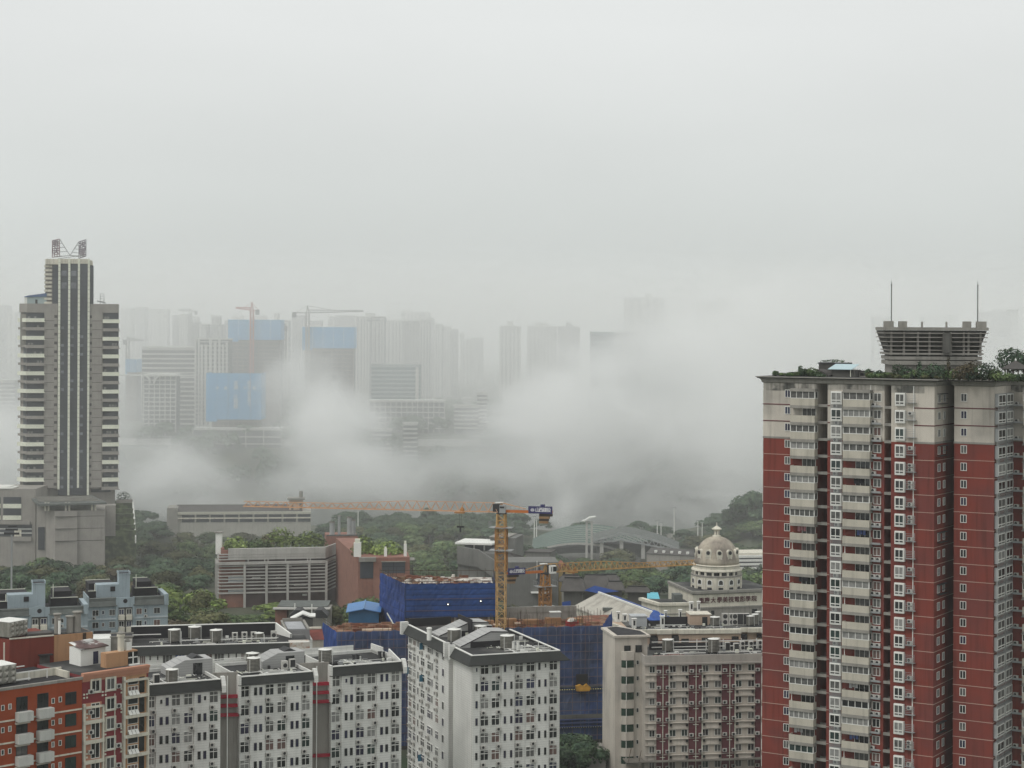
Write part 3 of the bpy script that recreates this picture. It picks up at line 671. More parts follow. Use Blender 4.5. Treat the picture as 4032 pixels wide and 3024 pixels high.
    for i in range(11):
        z = Z(1048 + i * 16); B.part('louvre', MB().box(X(176) - .4, X(203), .9, 3, z - .5, z + .35), IVORY)
    for a, c in ((213, 225), (353, 361)):
        q = MB()
        for i in range(20): q.box(X(a), X(c), -.06, 0, Z(1252 + 34.7 * i), Z(1241 + 34.7 * i))
        B.part('small_window', q, mat('brown_glass', (.06, .055, .055), .4, .3))
    ln = MB()
    for i in range(20):
        z = Z(1263 + 34.7 * i)
        for a, c in ((174, 213), (362, 402)): ln.box(X(a), X(c), -.04, 0, z - .12, z + .08)
    B.part('stone_joint', ln, DCONC)
    # blue roofed penthouse and aerial
    q = MB().xprism([(1, zb), (8, zb), (8, zb + 6), (1, zb + 3)], X(96), X(182)); q = MB().yprism([(X(94), zb), (X(182), zb), (X(182), zb + 3.2), (X(94), zb + 2.4)], 1, 9)
    B.part('penthouse', q, mat('pale_green_panel', (.33, .40, .40), .7, .08)); B.part('penthouse_roof', MB().yprism([(X(93), zb + 2.5), (X(182), zb + 2.8), (X(182), zb + 4.2), (X(110), zb + 3.2), (X(93), zb + 2.7)], .7, 9.3), mat('dull_blue_roof', (.09, .14, .25), .6, .1))
    B.part('penthouse_wall', MB().box(X(94), X(105), .9, 1, zb, zb + 2.5), WHITE); B.part('penthouse_door', MB().box(X(137), X(146), .9, 1, zb, zb + 1.6), GLASS)
    ae = MB()
    for u in (393, 408): ae.bar((X(u), 6, zb), (X(u), 6, Z(1155)), .09)
    for v in (1155, 1165, 1175, 1185): ae.bar((X(393), 6, Z(v)), (X(408), 6, Z(v)), .07)
    ae.bar((X(380), 5, zb + 1.2), (X(415), 5, zb + .4), .2); B.part('aerial_frame', ae, METAL)
    # letter frames on top
    fr = MB(); mt = .13
    def grid(b, p00, p10, p01, p11, n, k):
        L = lambda a, c, t: Vector(a).lerp(Vector(c), t)
        for i in range(n + 1): b.bar(L(p00, p10, i / n), L(p01, p11, i / n), mt)
        for j in range(k + 1): b.bar(L(p00, p01, j / k), L(p10, p11, j / k), mt)
    a0, a1, b0, b1 = X(203), X(230), X(307), X(336)
    zt0, zt1 = zc + .2, Z(945)
    sL = MB(); grid(sL, (a0, 2, Z(1013)), (a1, 9, Z(1006)), (a0, 2, Z(948)), (a1, 9, Z(938)), 3, 8); B.part('letter_frame', sL, mat('faded_red_steel', (.22, .11, .12), .7, .1), label='faded red letter frame')
    sR = MB(); grid(sR, (b0, 9, Z(1014)), (b1, 2, Z(1007)), (b0, 9, Z(948)), (b1, 2, Z(942)), 4, 8); B.part('letter_frame', sR, mat('grey_purple_steel', (.15, .13, .16), .7, .1), label='grey letter frame')
    tr = MB(); mid = (X(272), 6, Z(1004))
    for t in (0, .25, .5, .75, 1): tr.bar((a1, 9, Z(1006) + (Z(938) - Z(1006)) * t), (a1 + (mid[0] - a1) * (1 - t), 7, mid[2] + (Z(938) - mid[2]) * t * .98), .09); tr.bar((b0, 9, Z(1008) + (Z(948) - Z(1008)) * t), (b0 + (mid[0] - b0) * (1 - t), 7, mid[2] + (Z(948) - mid[2]) * t * .98), .09)
    tr.bar((a1, 7, Z(938)), mid, .12).bar((b0, 7, Z(948)), mid, .12).bar((a0, 3, Z(1013)), mid, .12).bar((b1, 3, Z(1007)), mid, .12).bar((X(225), 3, zc), (X(330), 3, Z(1003)), .12)
    B.part('frame_brace', tr, METAL)
    gm = mat('sign_grey', (.20, .17, .19), .7, .1)
    for ch, x, z in (('重', (a0 + a1) / 2, Z(960)), ('庆', (a0 + a1) / 2, Z(990)), ('大', (b0 + b1) / 2, Z(962)), ('厦', (b0 + b1) / 2, Z(992))):
        link('sign_letter', text_mesh('sign_letter', ch, 3.0, gm, .06), B.root, (x, 1.6, z))
    B.done(); return B
OT = office_tower()
def podium():
    B = Bld('podium_block', 'blank stone annex with a slatted pergola roof at the foot of the grey tower', 'annex building', 180, 2120, 735, .2, z0=35)
    X = lambda u, y=0: B.X(u, 2100, y); Z = lambda v, y=0: B.Z(250, v, y)
    zt = Z(2012)
    b = MB(); b.prism([(X(216), 0), (X(304), -.5), (X(304), 0.6), (X(412), .6), (X(412), 20), (X(180), 20), (X(178), 6)], 0, zt); B.part('wall', b, STONE)
    b = MB().prism([(X(140), 7), (X(178), 5.9), (X(180), 20), (X(140), 20)], 0, Z(1975, 8)); B.part('stair_tower', b, STONE)
    b = MB()
    for u in (163, 214): b.box(X(150, 6.0), X(176, 6.0), 5.75, 5.9, Z(2170), Z(2080)) if u == 163 else None
    B.part('recessed_window', b, TWGL)
    ln = MB()
    for v in (2034, 2082, 2130): ln.box(X(217), X(411), -.6, .7, Z(v) - .1, Z(v) + .1) if False else ln.box(X(304), X(411), .54, .6, Z(v) - .12, Z(v) + .1).box(X(217), X(304), -.62, 0, Z(v) - .12, Z(v) + .1)
    B.part('stone_joint', ln, DCONC)
    cols = MB()
    for u in (178, 190, 272, 258, 375, 362): cols.box(X(u) - .35, X(u) + .35, 1.0, 1.6, zt, zt + 3.2)
    B.part('column', cols, IVORY)
    pg = MB(); z0 = zt + 3.2
    pg.add([(X(112), 14, Z(1956, 14)), (X(360), 14, Z(1952, 14)), (X(420), -1, Z(1981, -1)), (X(152), -1, Z(1984, -1)), (X(112), 14, Z(1956, 14) - .6), (X(360), 14, Z(1952, 14) - .6), (X(420), -1, Z(1981, -1) - .7), (X(152), -1, Z(1984, -1) - .7)],
           [(0, 3, 2, 1), (4, 5, 6, 7), (3, 7, 6, 2), (0, 4, 7, 3), (1, 2, 6, 5), (0, 1, 5, 4)]); B.part('pergola_roof', pg, SLATE2)
    sl = MB()
    for t in (.15, .3, .45, .6, .75): 
        ya = 14 - 15 * t; za_ = Z(1956, 14) * (1 - t) + Z(1984, -1) * t + .25; sl.box(X(112) * (1 - t) + X(152) * t + 1, X(360) * (1 - t) + X(420) * t - 1, ya - .25, ya + .25, za_, za_ + .35)
    B.part('pergola_slat', sl, SLAB)
    B.part('back_wall', MB().box(X(190), X(370), 8, 8.4, zt - .1, zt + 2.6), SLAB)
    # green terraces
    T = Bld('terraced_garden', 'stepped planted terraces beside the stone annex', 'planted terrace', 410, 2120, 760, .2, z0=35)
    X = lambda u, y=0: T.X(u, 2050, y); z = [T.Z(450, v) for v in (2110, 2090, 2070, 2050, 2030, 2012, 1992)]
    tb = MB()
    for i in range(6): tb.prism([(X(400), i * 2.2), (X(536 - i * 3), i * 2.2), (X(536 - i * 3), 24), (X(400), 24)], 0 if i == 0 else z[i] - .02, z[i + 1] if i < 6 else z[i])
    T.part('terrace', tb, mat('planting_green', (.06, .075, .04), .95, .4, .5, c2=(.095, .12, .06), sc2=.5)); T.part('edge_ramp', MB().add([(X(520, 12), 12, z[6] + .4), (X(526, 12), 12, z[6] + .4), (X(537), -.6, z[0] - .4), (X(532), -.6, z[0] - .4), (X(520, 12), 12, z[6] - 2), (X(526, 12), 12, z[6] - 2), (X(537), -.6, z[0] - 3), (X(532), -.6, z[0] - 3)], [(0, 3, 2, 1), (4, 5, 6, 7), (3, 7, 6, 2), (1, 2, 6, 5), (0, 4, 7, 3)]), WHITE)
    pots = leaves(220, X(487, 13), 13, z[6] + 2.6, 3.0, 1.5, 2.0, .3, 5); T.part('planter', MB().box(X(458, 12), X(522, 12), 12, 16, z[6], z[6] + 1.2), STONE)
    T.part('shrub', pots, L1)
    T.part('low_wall', MB().box(X(354), X(455), -.5, 6, z[0], T.Z(400, 1990)), STONE)
    # low wing at the far left
    L = Bld('low_wing', 'low stone wing with white window bands cut by the left picture edge', 'office wing', -40, 2100, 745, .0, z0=35)
    X = lambda u: L.X(u, 2050); Z = lambda v: L.Z(60, v)
    L.part('wall', MB().box(X(-60), X(140), 0, 20, 0, Z(1925)), STONE)
    for v0, v1 in ((1984, 2001), (2030, 2047)): L.part('balcony_parapet', MB().box(X(12), X(84), -.35, 0, Z(v1), Z(v0)).box(X(-60), X(2), -.35, 0, Z(v1), Z(v0)), STRIP)
    L.part('glazing', MB().box(X(13), X(83), -.1, 0, Z(2029), Z(1957)).box(X(-60), X(2), -.1, 0, Z(2029), Z(1957)), TWGL)
    L.part('lower_glazing', MB().box(X(-60), X(126), -.12, 0, Z(2112), Z(2064)), TWGL); L.part('rail', MB().box(X(-60), X(126), -.4, -.12, Z(2084), Z(2081)).box(X(-60), X(126), -.4, -.12, Z(2100), Z(2097)), WHITE)
    L.part('ledge', MB().box(X(-60), X(120), -1.2, 0, Z(2064), Z(2052)).box(X(50), X(126), -.9, 0, Z(2130), Z(2113)), STONE); L.part('white_panel', MB().box(X(57), X(85), -.3, -.12, Z(2112), Z(2086)), IVORY)
    L.part('roof_edge', MB().box(X(-60), X(50), -.3, 10, Z(1925), Z(1921)).box(X(-60), X(32), 1, 10, Z(1925), Z(1917)), WHITE)
    for u, vt, n in ((45, 2105, 'tall grey lamp mast rising out of the trees below the office wing'),):
        p = P(u, 2300, 560); t = thing('lamp_mast', n, 'lamp mast', (p.x, p.y, 35)); zt = P(u, vt, 560).z - 35
        obj('pole', MB().bar((0, 0, 0), (0, 0, zt), .22), METAL, t); obj('lamp_rack', MB().box(-2.2, 2.2, -.2, .2, zt, zt + .6).box(-1.8, 1.8, -.2, .2, zt + 1.2, zt + 1.7).box(-1.0, 1.6, -.2, .2, zt + 2.2, zt + 2.6), DMETAL, t)
podium()
# ================================================================== white tiled dormitories
def ac_rail(B, x, y, z, w=1.3):
    k = ('rail', round(w, 1))
    if k not in _cache: _cache[k] = MB().box(0, w, -.06, 0, 0, .07).box(w, w + .9, -.10, 0, -.25, -.17).mesh('conduit', FRAME)
    B.put('conduit', _cache[k], x, y, z)
def mansard(B, x0, x1, zt, ze, y=0.0, ov=.55, ends=(True, True), name='mansard'):
    b = MB(); b.xprism([(y - ov, ze), (y - .02, ze), (y - .02, zt), (y + .25, zt), (y + .05, zt)], x0, x1) if False else b.add(
        [(x0 - ov * .5 * ends[0], y - ov, ze), (x1 + ov * .5 * ends[1], y - ov, ze), (x1, y + .1, zt), (x0, y + .1, zt), (x0 - ov * .5 * ends[0], y + .0, ze - .05), (x1 + ov * .5 * ends[1], y + .0, ze - .05), (x1, y + .5, zt), (x0, y + .5, zt)],
        [(0, 1, 2, 3), (4, 7, 6, 5), (0, 4, 5, 1), (3, 2, 6, 7), (0, 3, 7, 4), (1, 5, 6, 2)])
    B.part(name, b, SLATE); B.part('roof_trim', MB().box(x0, x1, y - .02, y + .4, zt, zt + .16), WHITE)
def dorm_front(B, cols, z1, pitch, n, y=0.0, yn=-.28, seed=1):
    """cols: (kind, x, w[, ac]) ; windows in rows going down from z1"""
    rn = random.Random(seed)
    for r in range(n):
        z = z1 - r * pitch
        if z < .8: break
        for c in cols:
            if c[0] == 'W':
                win(B, c[1], z, c[2], 1.85, 2, .66, y=y, name='window', ft=.085)
                if c[3] is not None: ac(B, c[1] + c[3], z - .95, y, s=1.0); ac_rail(B, c[1] + .1, y, z - 1.25, c[2] * .5)
            elif c[0] == 'N':
                if r == 0 and rn.random() < .3: win(B, c[1], z + .55, c[2], .75, 1, y=yn, name='narrow_window', panes=DARKP, ft=.05)
                else: win(B, c[1], z + .25, c[2], 1.3, 1, y=yn, name='narrow_window', panes=[PURP, GLASS, PURP, GLASSB, GLASS], ft=.04, style='dark')
            elif c[0] == 'D': win(B, c[1], z + .25, c[2], 1.3, 2, y=yn, name='narrow_window', panes=[CURT, PURP], ft=.07)
def white_module(name_u, Y, m, uL, uR, v_t, v_e, cols_px, npil, v_w1, label, dep=14, seed=1, left_white=0):
    B = Bld('dormitory', label, 'dormitory', name_u, 2750, Y, m, z0=33, group='white tiled dormitory blocks with dark sloping eaves')
    X = lambda u, y=0: B.X(u, 2800, y); um = (uL + uR) / 2
    zt, ze = B.Z(uL + 5, v_t, .1), B.Z(uL + 5, v_e, -.55); xL, xR = X(uL), X(uR)
    b = MB().box(xL, xR, 0, dep, 0, zt - .5); B.part('wall', b, TILE)
    for u0, u1 in npil: B.part('wall_panel', MB().box(X(u0), X(u1), -.28, 0, 0, ze - .1), TILE)
    mansard(B, xL, xR, zt, ze)
    B.part('roof', MB().box(xL + .1, xR - .1, .5, dep - .1, zt - .5, zt - .42), TAR)
    B.part('parapet', MB().box(xL, xL + .25, .5, dep, zt - .5, zt + .1).box(xR - .25, xR, .5, dep, zt - .5, zt + .1).box(xL + .25, xR - .25, dep - .25, dep, zt - .5, zt + .1), TILE)
    cols = []
    for c in cols_px:
        x0, x1 = X(c[1]), X(c[2]); cols.append((c[0], x0, x1 - x0, (X(c[3]) - x0) if len(c) > 3 and c[3] else None) if c[0] == 'W' else (c[0], x0, max(.5, x1 - x0)))
    dorm_front(B, cols, B.Z(uL + 15, v_w1), 3.1, 13, seed=seed)
    B.xL, B.xR, B.zt, B.ze, B.dep = xL, xR, zt, ze, dep
    return B
s3 = lambda base, x, k=2.659: base + x / k
q = lambda x: 550 + x / 2.659
M1 = white_module(712, 315, .49, q(-15), q(845), 2701, 2744, [('W', q(88), q(158), q(115)), ('N', q(204), q(230)), ('N', q(266), q(292)), ('W', q(332), q(428), q(336)), ('W', q(460), q(552), q(515)), ('N', q(603), q(630)), ('N', q(662), q(690)), ('W', q(728), q(818), q(730))],
     [(q(165), q(325)), (q(566), q(722))], 2791, 'white tiled dormitory module with one tank, left one in the front row', seed=1)
M2 = white_module(q(1050), 322, .48, q(1045), q(1810), 2667, 2701, [('W', q(1050), q(1145), q(1108)), ('N', q(1192), q(1216)), ('N', q(1246), q(1270)), ('W', q(1315), q(1406), q(1316)), ('W', q(1436), q(1530), q(1490)), ('N', q(1574), q(1600)), ('N', q(1628), q(1652)), ('W', q(1694), q(1782), q(1696))],
     [(q(1152), q(1306)), (q(1540), q(1686))], 2746, 'white tiled dormitory module between the two red banded curved walls', seed=2)
r_ = lambda x: 1100 + x / 2.659
M3 = white_module(r_(540), 334, .49, r_(538), r_(1278), 2627, 2665, [('W', r_(542), r_(634), r_(598)), ('N', r_(678), r_(708)), ('N', r_(734), r_(760)), ('W', r_(798), r_(888), r_(798)), ('W', r_(916), r_(1004), r_(974)), ('N', r_(1050), r_(1078)), ('N', r_(1104), r_(1130)), ('W', r_(1168), r_(1254), r_(1172))],
     [(r_(644), r_(790)), (r_(1014), r_(1160))], 2704, 'white tiled dormitory module at the row end nearest the blue netting', seed=3)
def module_extras():
    redb = mat('red_band', (.30, .012, .03), .6, .06)
    def link_wall(B, Bn, label_v, bands):
        # curved grey stair wall between two modules with red hoops
        x0 = B.xR; a = B.loc(Bn.world(Bn.xL, 0, 0)); x1 = a.x; y1 = a.y
        cx, w_ = (x0 + x1) / 2, (x1 - x0)
        arc = lambda rr, off, n=8: [(x0 + w_ * i / n, y1 + 1.3 - off + (.0 + 1.2 * math.cos(math.pi * i / n)) * -1 * -.35) for i in range(n + 1)]
        def wallp(off, z0, z1, th=.35):
            o = arc(1, off); i_ = [(p[0], p[1] + th) for p in reversed(o)]; return MB().prism(o + i_, z0, z1)
        B.part('stair_wall', wallp(0, 0, B.zt + .4), CONC)
        for z in bands: B.part('red_hoop', wallp(.7, z, z + .55, .5), redb)
        B.part('pipe', MB().box(cx - .05, cx + .08, y1 + .2, y1 + .35, 0, B.zt), WHITE)
        sd = MB()
        for k in range(12): z = B.zt - 3.2 - 3.1 * k; sd.box(x0 + .02, x0 + .05, 1.0, 2.2, z, z + 1.4)
        B.part('side_window', sd, GLASS)
    Zr = lambda B, u, v: B.Z(u, v, 1.0)
    link_wall(M1, M2, 0, [Zr(M1, 880, v) for v in (2761, 2797, 2834)]); link_wall(M2, M3, 0, [Zr(M2, 1245, v) for v in (2720, 2755, 2791, 3006)])
    for B, u0, u1 in ((M2, q(905), q(1075)), (M3, r_(400), r_(565))):     # raised white shoulder at each left end
        y1, _ = B.atx(u0, 2680, B.xL)
        B.part('shoulder_wall', MB().box(B.xL - .25, B.xL + .15, -.5, 4.2, B.zt - 6, B.zt + .35), TILE)
    for B in (M1, M2, M3):                                                # stepped white end piece at right
        x = B.xR; B.part('end_piece', MB().xprism([(-.75, B.ze - .4), (.6, B.ze - .4), (.6, B.zt + .5), (-.1, B.zt + .5), (-.75, B.ze + .7)], x + .1, x + .75), TILE)
    # stair heads
    def head(B, u0, u1, v0, y0, y1, door, label=None, hgt=2.6, slope=1.3):
        x0, x1 = B.X(u0, 2600, y0), B.X(u1, 2600, y0); z = B.zt - .42
        xm = x0 + (x1 - x0) * .38
        B.part('stair_head', MB().yprism([(x0, z), (x1, z), (x1, z + hgt), (xm, z + hgt), (x0, z + hgt - slope)], y0, y1), GTILE)
        dx = x0 + (x1 - x0) * door; B.part('door', MB().box(dx, dx + 1.6, y0 - .04, y0, z, z + 2.0), GLASS)
        B.part('skylight', MB().yprism([(x0 + (x1 - x0) * .55, z + hgt), (x0 + (x1 - x0) * .85, z + hgt), (x0 + (x1 - x0) * .68, z + hgt + .5)], y0 + 1, y1 - .5), DMETAL)
    head(M1, q(300), q(762), 0, 8.0, 12.5, .56); head(M2, q(1285), q(1725), 0, 8.0, 12.5, .55)
    z = M1.zt - .42
    def on(B, u, v, dz=-.42):                                             # point on the flat roof seen at a pixel
        zr = B.zt + dz; a, d = B._r(u, v); t = (zr - a.z) / d.z; p = a + d * t; return B.world(p.x, p.y, zr)
    tanks = [(M1, q(335), 2400 + 770 / 2.659, 125, 140, 'ribbed steel tank with a faded yellow patch, on the left front dormitory roof'), (M2, q(1190), 2400 + 655 / 2.659, 135, 145, 'ribbed steel tank nearer the camera of the pair on the middle front dormitory'),
             (M2, q(1178), 2400 + 560 / 2.659, 130, 100, 'ribbed steel tank half hidden behind its twin on the middle front dormitory'), (M3, r_(478), 2400 + 570 / 2.659, 140, 150, 'ribbed steel tank with a tall pipe frame on the front dormitory beside the netting')]
    for B, u, v, wpx, hpx, lab in tanks:
        p = on(B, u, v); s = p.y / F; water_tank(p, wpx / 2.659 * s, hpx / 2.659 * s - .25, lab, .3)
    for B, u, v, lab, dk in ((M1, q(150), 2400 + 785 / 2.659, 'white box unit left of the tank on the left front dormitory', True), (M2, q(1495), 2400 + 640 / 2.659, 'white box unit nearest the roof edge on the middle front dormitory', False), (M2, q(1575), 2400 + 620 / 2.659, 'box unit with a dark side by the stair door of the middle front dormitory', True), (M2, q(1680), 2400 + 575 / 2.659, 'box unit right of the stair door on the middle front dormitory', True)):
        p = on(B, u, v); heat_pump(p, B.th, lab, 1.0, 1.6, 1, dk)
    for B in (M1, M2, M3):
        pb = MB(); rn = random.Random(3); z = B.zt - .3
        for i in range(5):
            y = 1.2 + i * 1.1; x = B.xL + 2 + rn.random() * 6; pb.box(x, x + 3 + rn.random() * 5, y, y + .14, z + .1, z + .22)
        pb.box(B.xL + 5, B.xL + 5.14, 1, 7, z + .1, z + .22); B.part('roof_pipe', pb, WHITE)
    # white corrugated parapets at the back of M3
    x0, x1 = M3.X(r_(545), 2560, 14), M3.X(r_(775), 2560, 14); zz = M3.zt - .45
    M3.part('corrugated_parapet', MB().box(M3.xL - 6, x1, 14.0, 14.2, zz, zz + 1.5), TILE)
    sp = MB(); sp.xprism([(14, zz), (14, zz + 1.6), (8.6, zz + 1.7), (8.6, zz + 1.1), (5.6, zz + 1.1), (5.6, zz + 1.9), (0.3, zz + .7), (0.3, zz)], M3.xR - .25, M3.xR + .02)
    M3.part('corrugated_parapet', sp, TILE, label='stepped white parapet with a notch')
    for i, (x, y, d) in enumerate(((3.6, 6, .28), (4.4, 6, .28), (9, 7, .3), (9.6, 6.6, .2))): M3.part('vent_pipe', MB().lathe([(d, zz), (d, zz + 1.1), (d * 1.3, zz + 1.1), (d * 1.3, zz + 1.3)], M3.xL + x + 3, y, 12), DMETAL)
    for B in (M1, M2, M3): B.part('back_gallery', MB().box(B.xL - 1, B.xR - 4, 15.2, 15.5, B.zt - 1.8, B.zt + .3).box(B.xL - 1, B.xR - 4, 15.2, 15.4, B.zt + .5, B.zt + .6), TILE)
    for i, B in enumerate((M1, M2, M3)): clutter(B, B.xL + 1, B.xR - 1, .8, 7.5, B.zt - .42, 36, 40 + i)
    for B in (M1, M2, M3): B.done()
module_extras()
# ---- free-standing white block in the middle
def mid_block():
    B = Bld('dormitory', 'white tiled dormitory block with grey eaves and four tanks, standing alone in the middle', 'dormitory', 1858, 2610, 345, .378, z0=33, group='white tiled dormitory blocks with dark sloping eaves')
    k = 2.6587; U = lambda x: 1550 + x / k; V = lambda y: 2400 + y / k
    X = lambda u, y=0: B.X(u, 2800, y)
    ze = B.Z(U(820), V(578)); zt = B.Z(U(820), V(487), .1); xR = X(U(1737)); ys, _ = B.atx(U(632), 2800, 0); yg, _ = B.atx(U(574), 2800, 0); yw, _ = B.atx(U(148), 2800, 0)
    B.part('wall', MB().box(0, xR, 0, ys, 0, zt - .45).box(.9, xR - 3, ys, yg, 0, zt - .5).box(0, xR - 4, yg, yw, 0, zt - .46), TILE)
    B.part('downpipe', MB().box(-.1, .05, ys - .05, ys + .3, 0, zt - .2), WHITE)
    B.part('recess_wall', MB().box(.85, .9, ys, yg, 0, zt - .6), CONC)
    # eaves on three sides
    o = 1.0
    def eave(pts, name='mansard'):
        b = MB()
        for (a, c, a2, c2) in pts: b.add([(a[0], a[1], ze), (c[0], c[1], ze), (c2[0], c2[1], zt), (a2[0], a2[1], zt), (a[0], a[1], ze - .12), (c[0], c[1], ze - .12)], [(0, 1, 2, 3), (4, 5, 1, 0), (0, 3, 2, 1)][:2])
        return b
    e1 = eave([((-o, -o), (xR + o * 1.6, -o), (0, .1), (xR, .1)), ((-o, ys + .2), (-o, -o), (0, ys - .1), (0, .1)), ((xR + o * 1.6, -o), (xR + o * 1.6, ys), (xR, .1), (xR, ys))])
    e1.box(-o, xR + o * 1.6, -o, 0, ze - .14, ze - .12); e1.box(-o, 0, 0, ys + .2, ze - .141, ze - .121); B.part('mansard', e1, SLATE)
    e2 = eave([((-o, yw + .3), (-o, yg), (0, yw), (0, yg))]); e2.box(-o, 0, yg, yw + .3, ze - .14, ze - .12); e2.add([(-o, yg, ze), (0, yg, zt), (0, yg, ze)], [(0, 1, 2)]); B.part('mansard', e2, SLATE, label='dark sloping eave of the rear wing')
    B.part('roof_trim', MB().box(-.05, xR + .1, 0, .35, zt, zt + .16).box(-.05, .3, .35, ys, zt, zt + .16).box(xR - .25, xR + .1, .35, ys + 16, zt, zt + .16).box(-.05, .3, yg, yw, zt, zt + .16), WHITE)
    B.part('end_piece', MB().box(-o, .1, ys - .3, ys + .5, ze - .6, zt + .5).box(-o, .1, yg - .5, yg + .3, ze - .6, zt + .5).box(-o - .4, .1, yw, yw + 1.0, ze - .3, zt + .6), TILE)
    B.part('roof', MB().box(.1, xR - .1, .2, ys, zt - .45, zt - .4).box(.1, xR - 4.1, ys, yw, zt - .46, zt - .41).box(xR - 4.1, xR - .1, ys, ys + 16, zt - .46, zt - .41), TAR)
    zr = zt - .4
    pr = MB().box(xR - .25, xR, .4, ys + 16, zr, zt).box(xR - 8, xR - .25, ys + 16, ys + 16.3, zr, zt).box(.1, 9, yw, yw + .3, zr, zr + 1.6)
    B.part('parapet', pr, BLACKTAR)
    cols = []
    for kind, a, c, acx in (('N', 850, 872, 0), ('W', 905, 994, 912), ('W', 1021, 1110, 1072), ('N', 1147, 1170, 0), ('N', 1214, 1238, 0), ('W', 1267, 1355, 1272), ('W', 1383, 1472, 1434), ('N', 1506, 1528, 0), ('N', 1570, 1592, 0), ('W', 1626, 1712, 1630)):
        x0, x1 = X(U(a)), X(U(c)); cols.append((kind, x0, x1 - x0, X(U(acx)) - x0) if kind == 'W' else (kind, x0, x1 - x0))
    for a, c in ((822, 896), (1122, 1258), (1482, 1618)): B.part('wall_panel', MB().box(X(U(a)), X(U(c)), -.28, 0, 0, ze - .2), TILE)
    B.part('wall_panel', MB().box(X(U(1008)), X(U(1014)), -.1, 0, 0, ze - .2).box(X(U(1368)), X(U(1373)), -.1, 0, 0, ze - .2), TILE)
    dorm_front(B, cols, B.Z(U(905), V(682)), 3.1, 12, seed=8)
    # rear wing windows on the side plane (x = 0): u from 160 to 560 of the crop
    z1 = B.Z(U(905), V(682))
    rn = random.Random(5)
    for kind, a, c in (('N', 508, 536), ('B', 440, 470), ('N', 398, 410), ('B', 355, 392), ('B', 285, 325), ('N', 250, 268), ('B', 205, 232), ('B', 160, 190)):
        ya, _ = B.atx(U(c), 2800, 0); yb, _ = B.atx(U(a), 2800, 0); L = yb - ya
        for r in range(12):
            z = z1 - r * 3.1
            if z < 1: break
            if kind == 'N': win(B, -.02, z + .1, 1.2 if L > 1.2 else .8, 1.5, 1, y=yb, rz=R(-90), name='side_window', panes=[GLASS, PURP], ft=.05)
            else:
                win(B, -.02, z, min(L, 2.4), 1.55, 2, .66, y=yb, rz=R(-90), name='side_window')
                if rn.random() < .85: ac(B, -.02, z - .9, yb - .3, R(-90), s=1.05)
                if rn.random() < .10: B.put('open_sash', MB().box(-.7, 0, -.02, .02, 0, 1.3).mesh('open_sash', rn.choice([CURT, mat('blue_tint_glass', (.05, .16, .24), .3, .1)])), -.05, yb - rn.random() * 1.5, z + .1)
    # stair heads with sloping white roofs
    for (y0, x0, w_, h1) in ((ys + 1, 1.6, 9.5, 2.6), (ys + 14, 1.8, 10, 2.4)):
        a = MB(); a.yprism([(x0, zr), (x0 + w_, zr), (x0 + w_, zr + h1), (x0 + w_ * .62, zr + h1 + .25), (x0, zr + .3)], y0, y0 + 5); B.part('stair_head', a, GTILE)
        B.part('stair_side', MB().box(x0 + w_ * .2, x0 + w_ - .02, y0 - .05, y0, zr, zr + h1 * .42), BLACKTAR); B.part('roof_edge', MB().add([(x0 - .1, y0 - .1, zr + .35), (x0 + w_ * .62, y0 - .1, zr + h1 + .3), (x0 + w_ + .1, y0 - .1, zr + h1 + .05), (x0 - .1, y0 - .1, zr + .12), (x0 + w_ * .62, y0 - .1, zr + h1 + .08), (x0 + w_ + .1, y0 - .1, zr + h1 - .17)], [(3, 4, 1, 0), (4, 5, 2, 1)]), DMETAL)
    B.part('tall_screen', MB().box(7.6, 7.8, ys + 12, ys + 20, zr, zr + 3.4), BLACKTAR)
    def on(u, v): a, d = B._r(u, v); t = (zr - a.z) / d.z; p = a + d * t; return B.world(p.x, p.y, zr)
    for u, v, w_, h_, lab in ((630, 335, 135, 125, 'steel tank between the two white stair heads of the middle block'), (850, 262, 100, 105, 'steel tank mostly hidden at the back of the middle block'), (902, 285, 120, 110, 'steel tank in front of the hidden one at the back of the middle block'), (1185, 415, 140, 140, 'steel tank on the front right roof of the middle block, inside a pipe frame')):
        p = on(U(u), V(v)); s = p.y / F; water_tank(p, w_ / k * s, h_ / k * s - .2, lab, .25)
    p = on(U(965), V(270)); heat_pump(p, B.th, 'box unit with a black front beside the rear tanks of the middle block', 1.3, 1.9, 1, True)
    p = on(U(372), V(320)); t = thing('vent_cowl', 'white round vent cowl behind the left eave of the middle block', 'vent', p); obj('cowl', MB().lathe([(.45, 0), (.45, 2.1), (.55, 2.15), (.5, 2.35), (.1, 2.45)], n=14), WHITE, t)
    pb = MB(); zp = zr + .25
    for i in range(9):
        y = 1 + i * .9; x = 7 + rn.random() * 4; pb.box(x, x + 2 + rn.random() * 6, y, y + .13, zp, zp + .13)
    pb.box(9, 9.14, 1, 9, zp, zp + .14).box(14, 14.14, 1, 9, zp, zp + .14)
    for a, c, h_ in ((11.5, 3.5, 2.0), (14.6, 4.6, 1.6)): pb.box(a, a + .1, c, c + .1, zr, zr + h_)
    B.part('roof_pipe', pb, WHITE); clutter(B, 6, xR - 1, .8, ys + 6, zr, 60, 51); clutter(B, 3, 12, ys + 6, ys + 14, zr, 30, 52)
    for x, y in ((10.2, 6), (10.9, 5.4)): B.part('vent_pipe', MB().lathe([(.28, zr), (.28, zr + 1.5), (.36, zr + 1.55)], x, y, 12), WHITE)
    B.done(); return B
WB = mid_block()
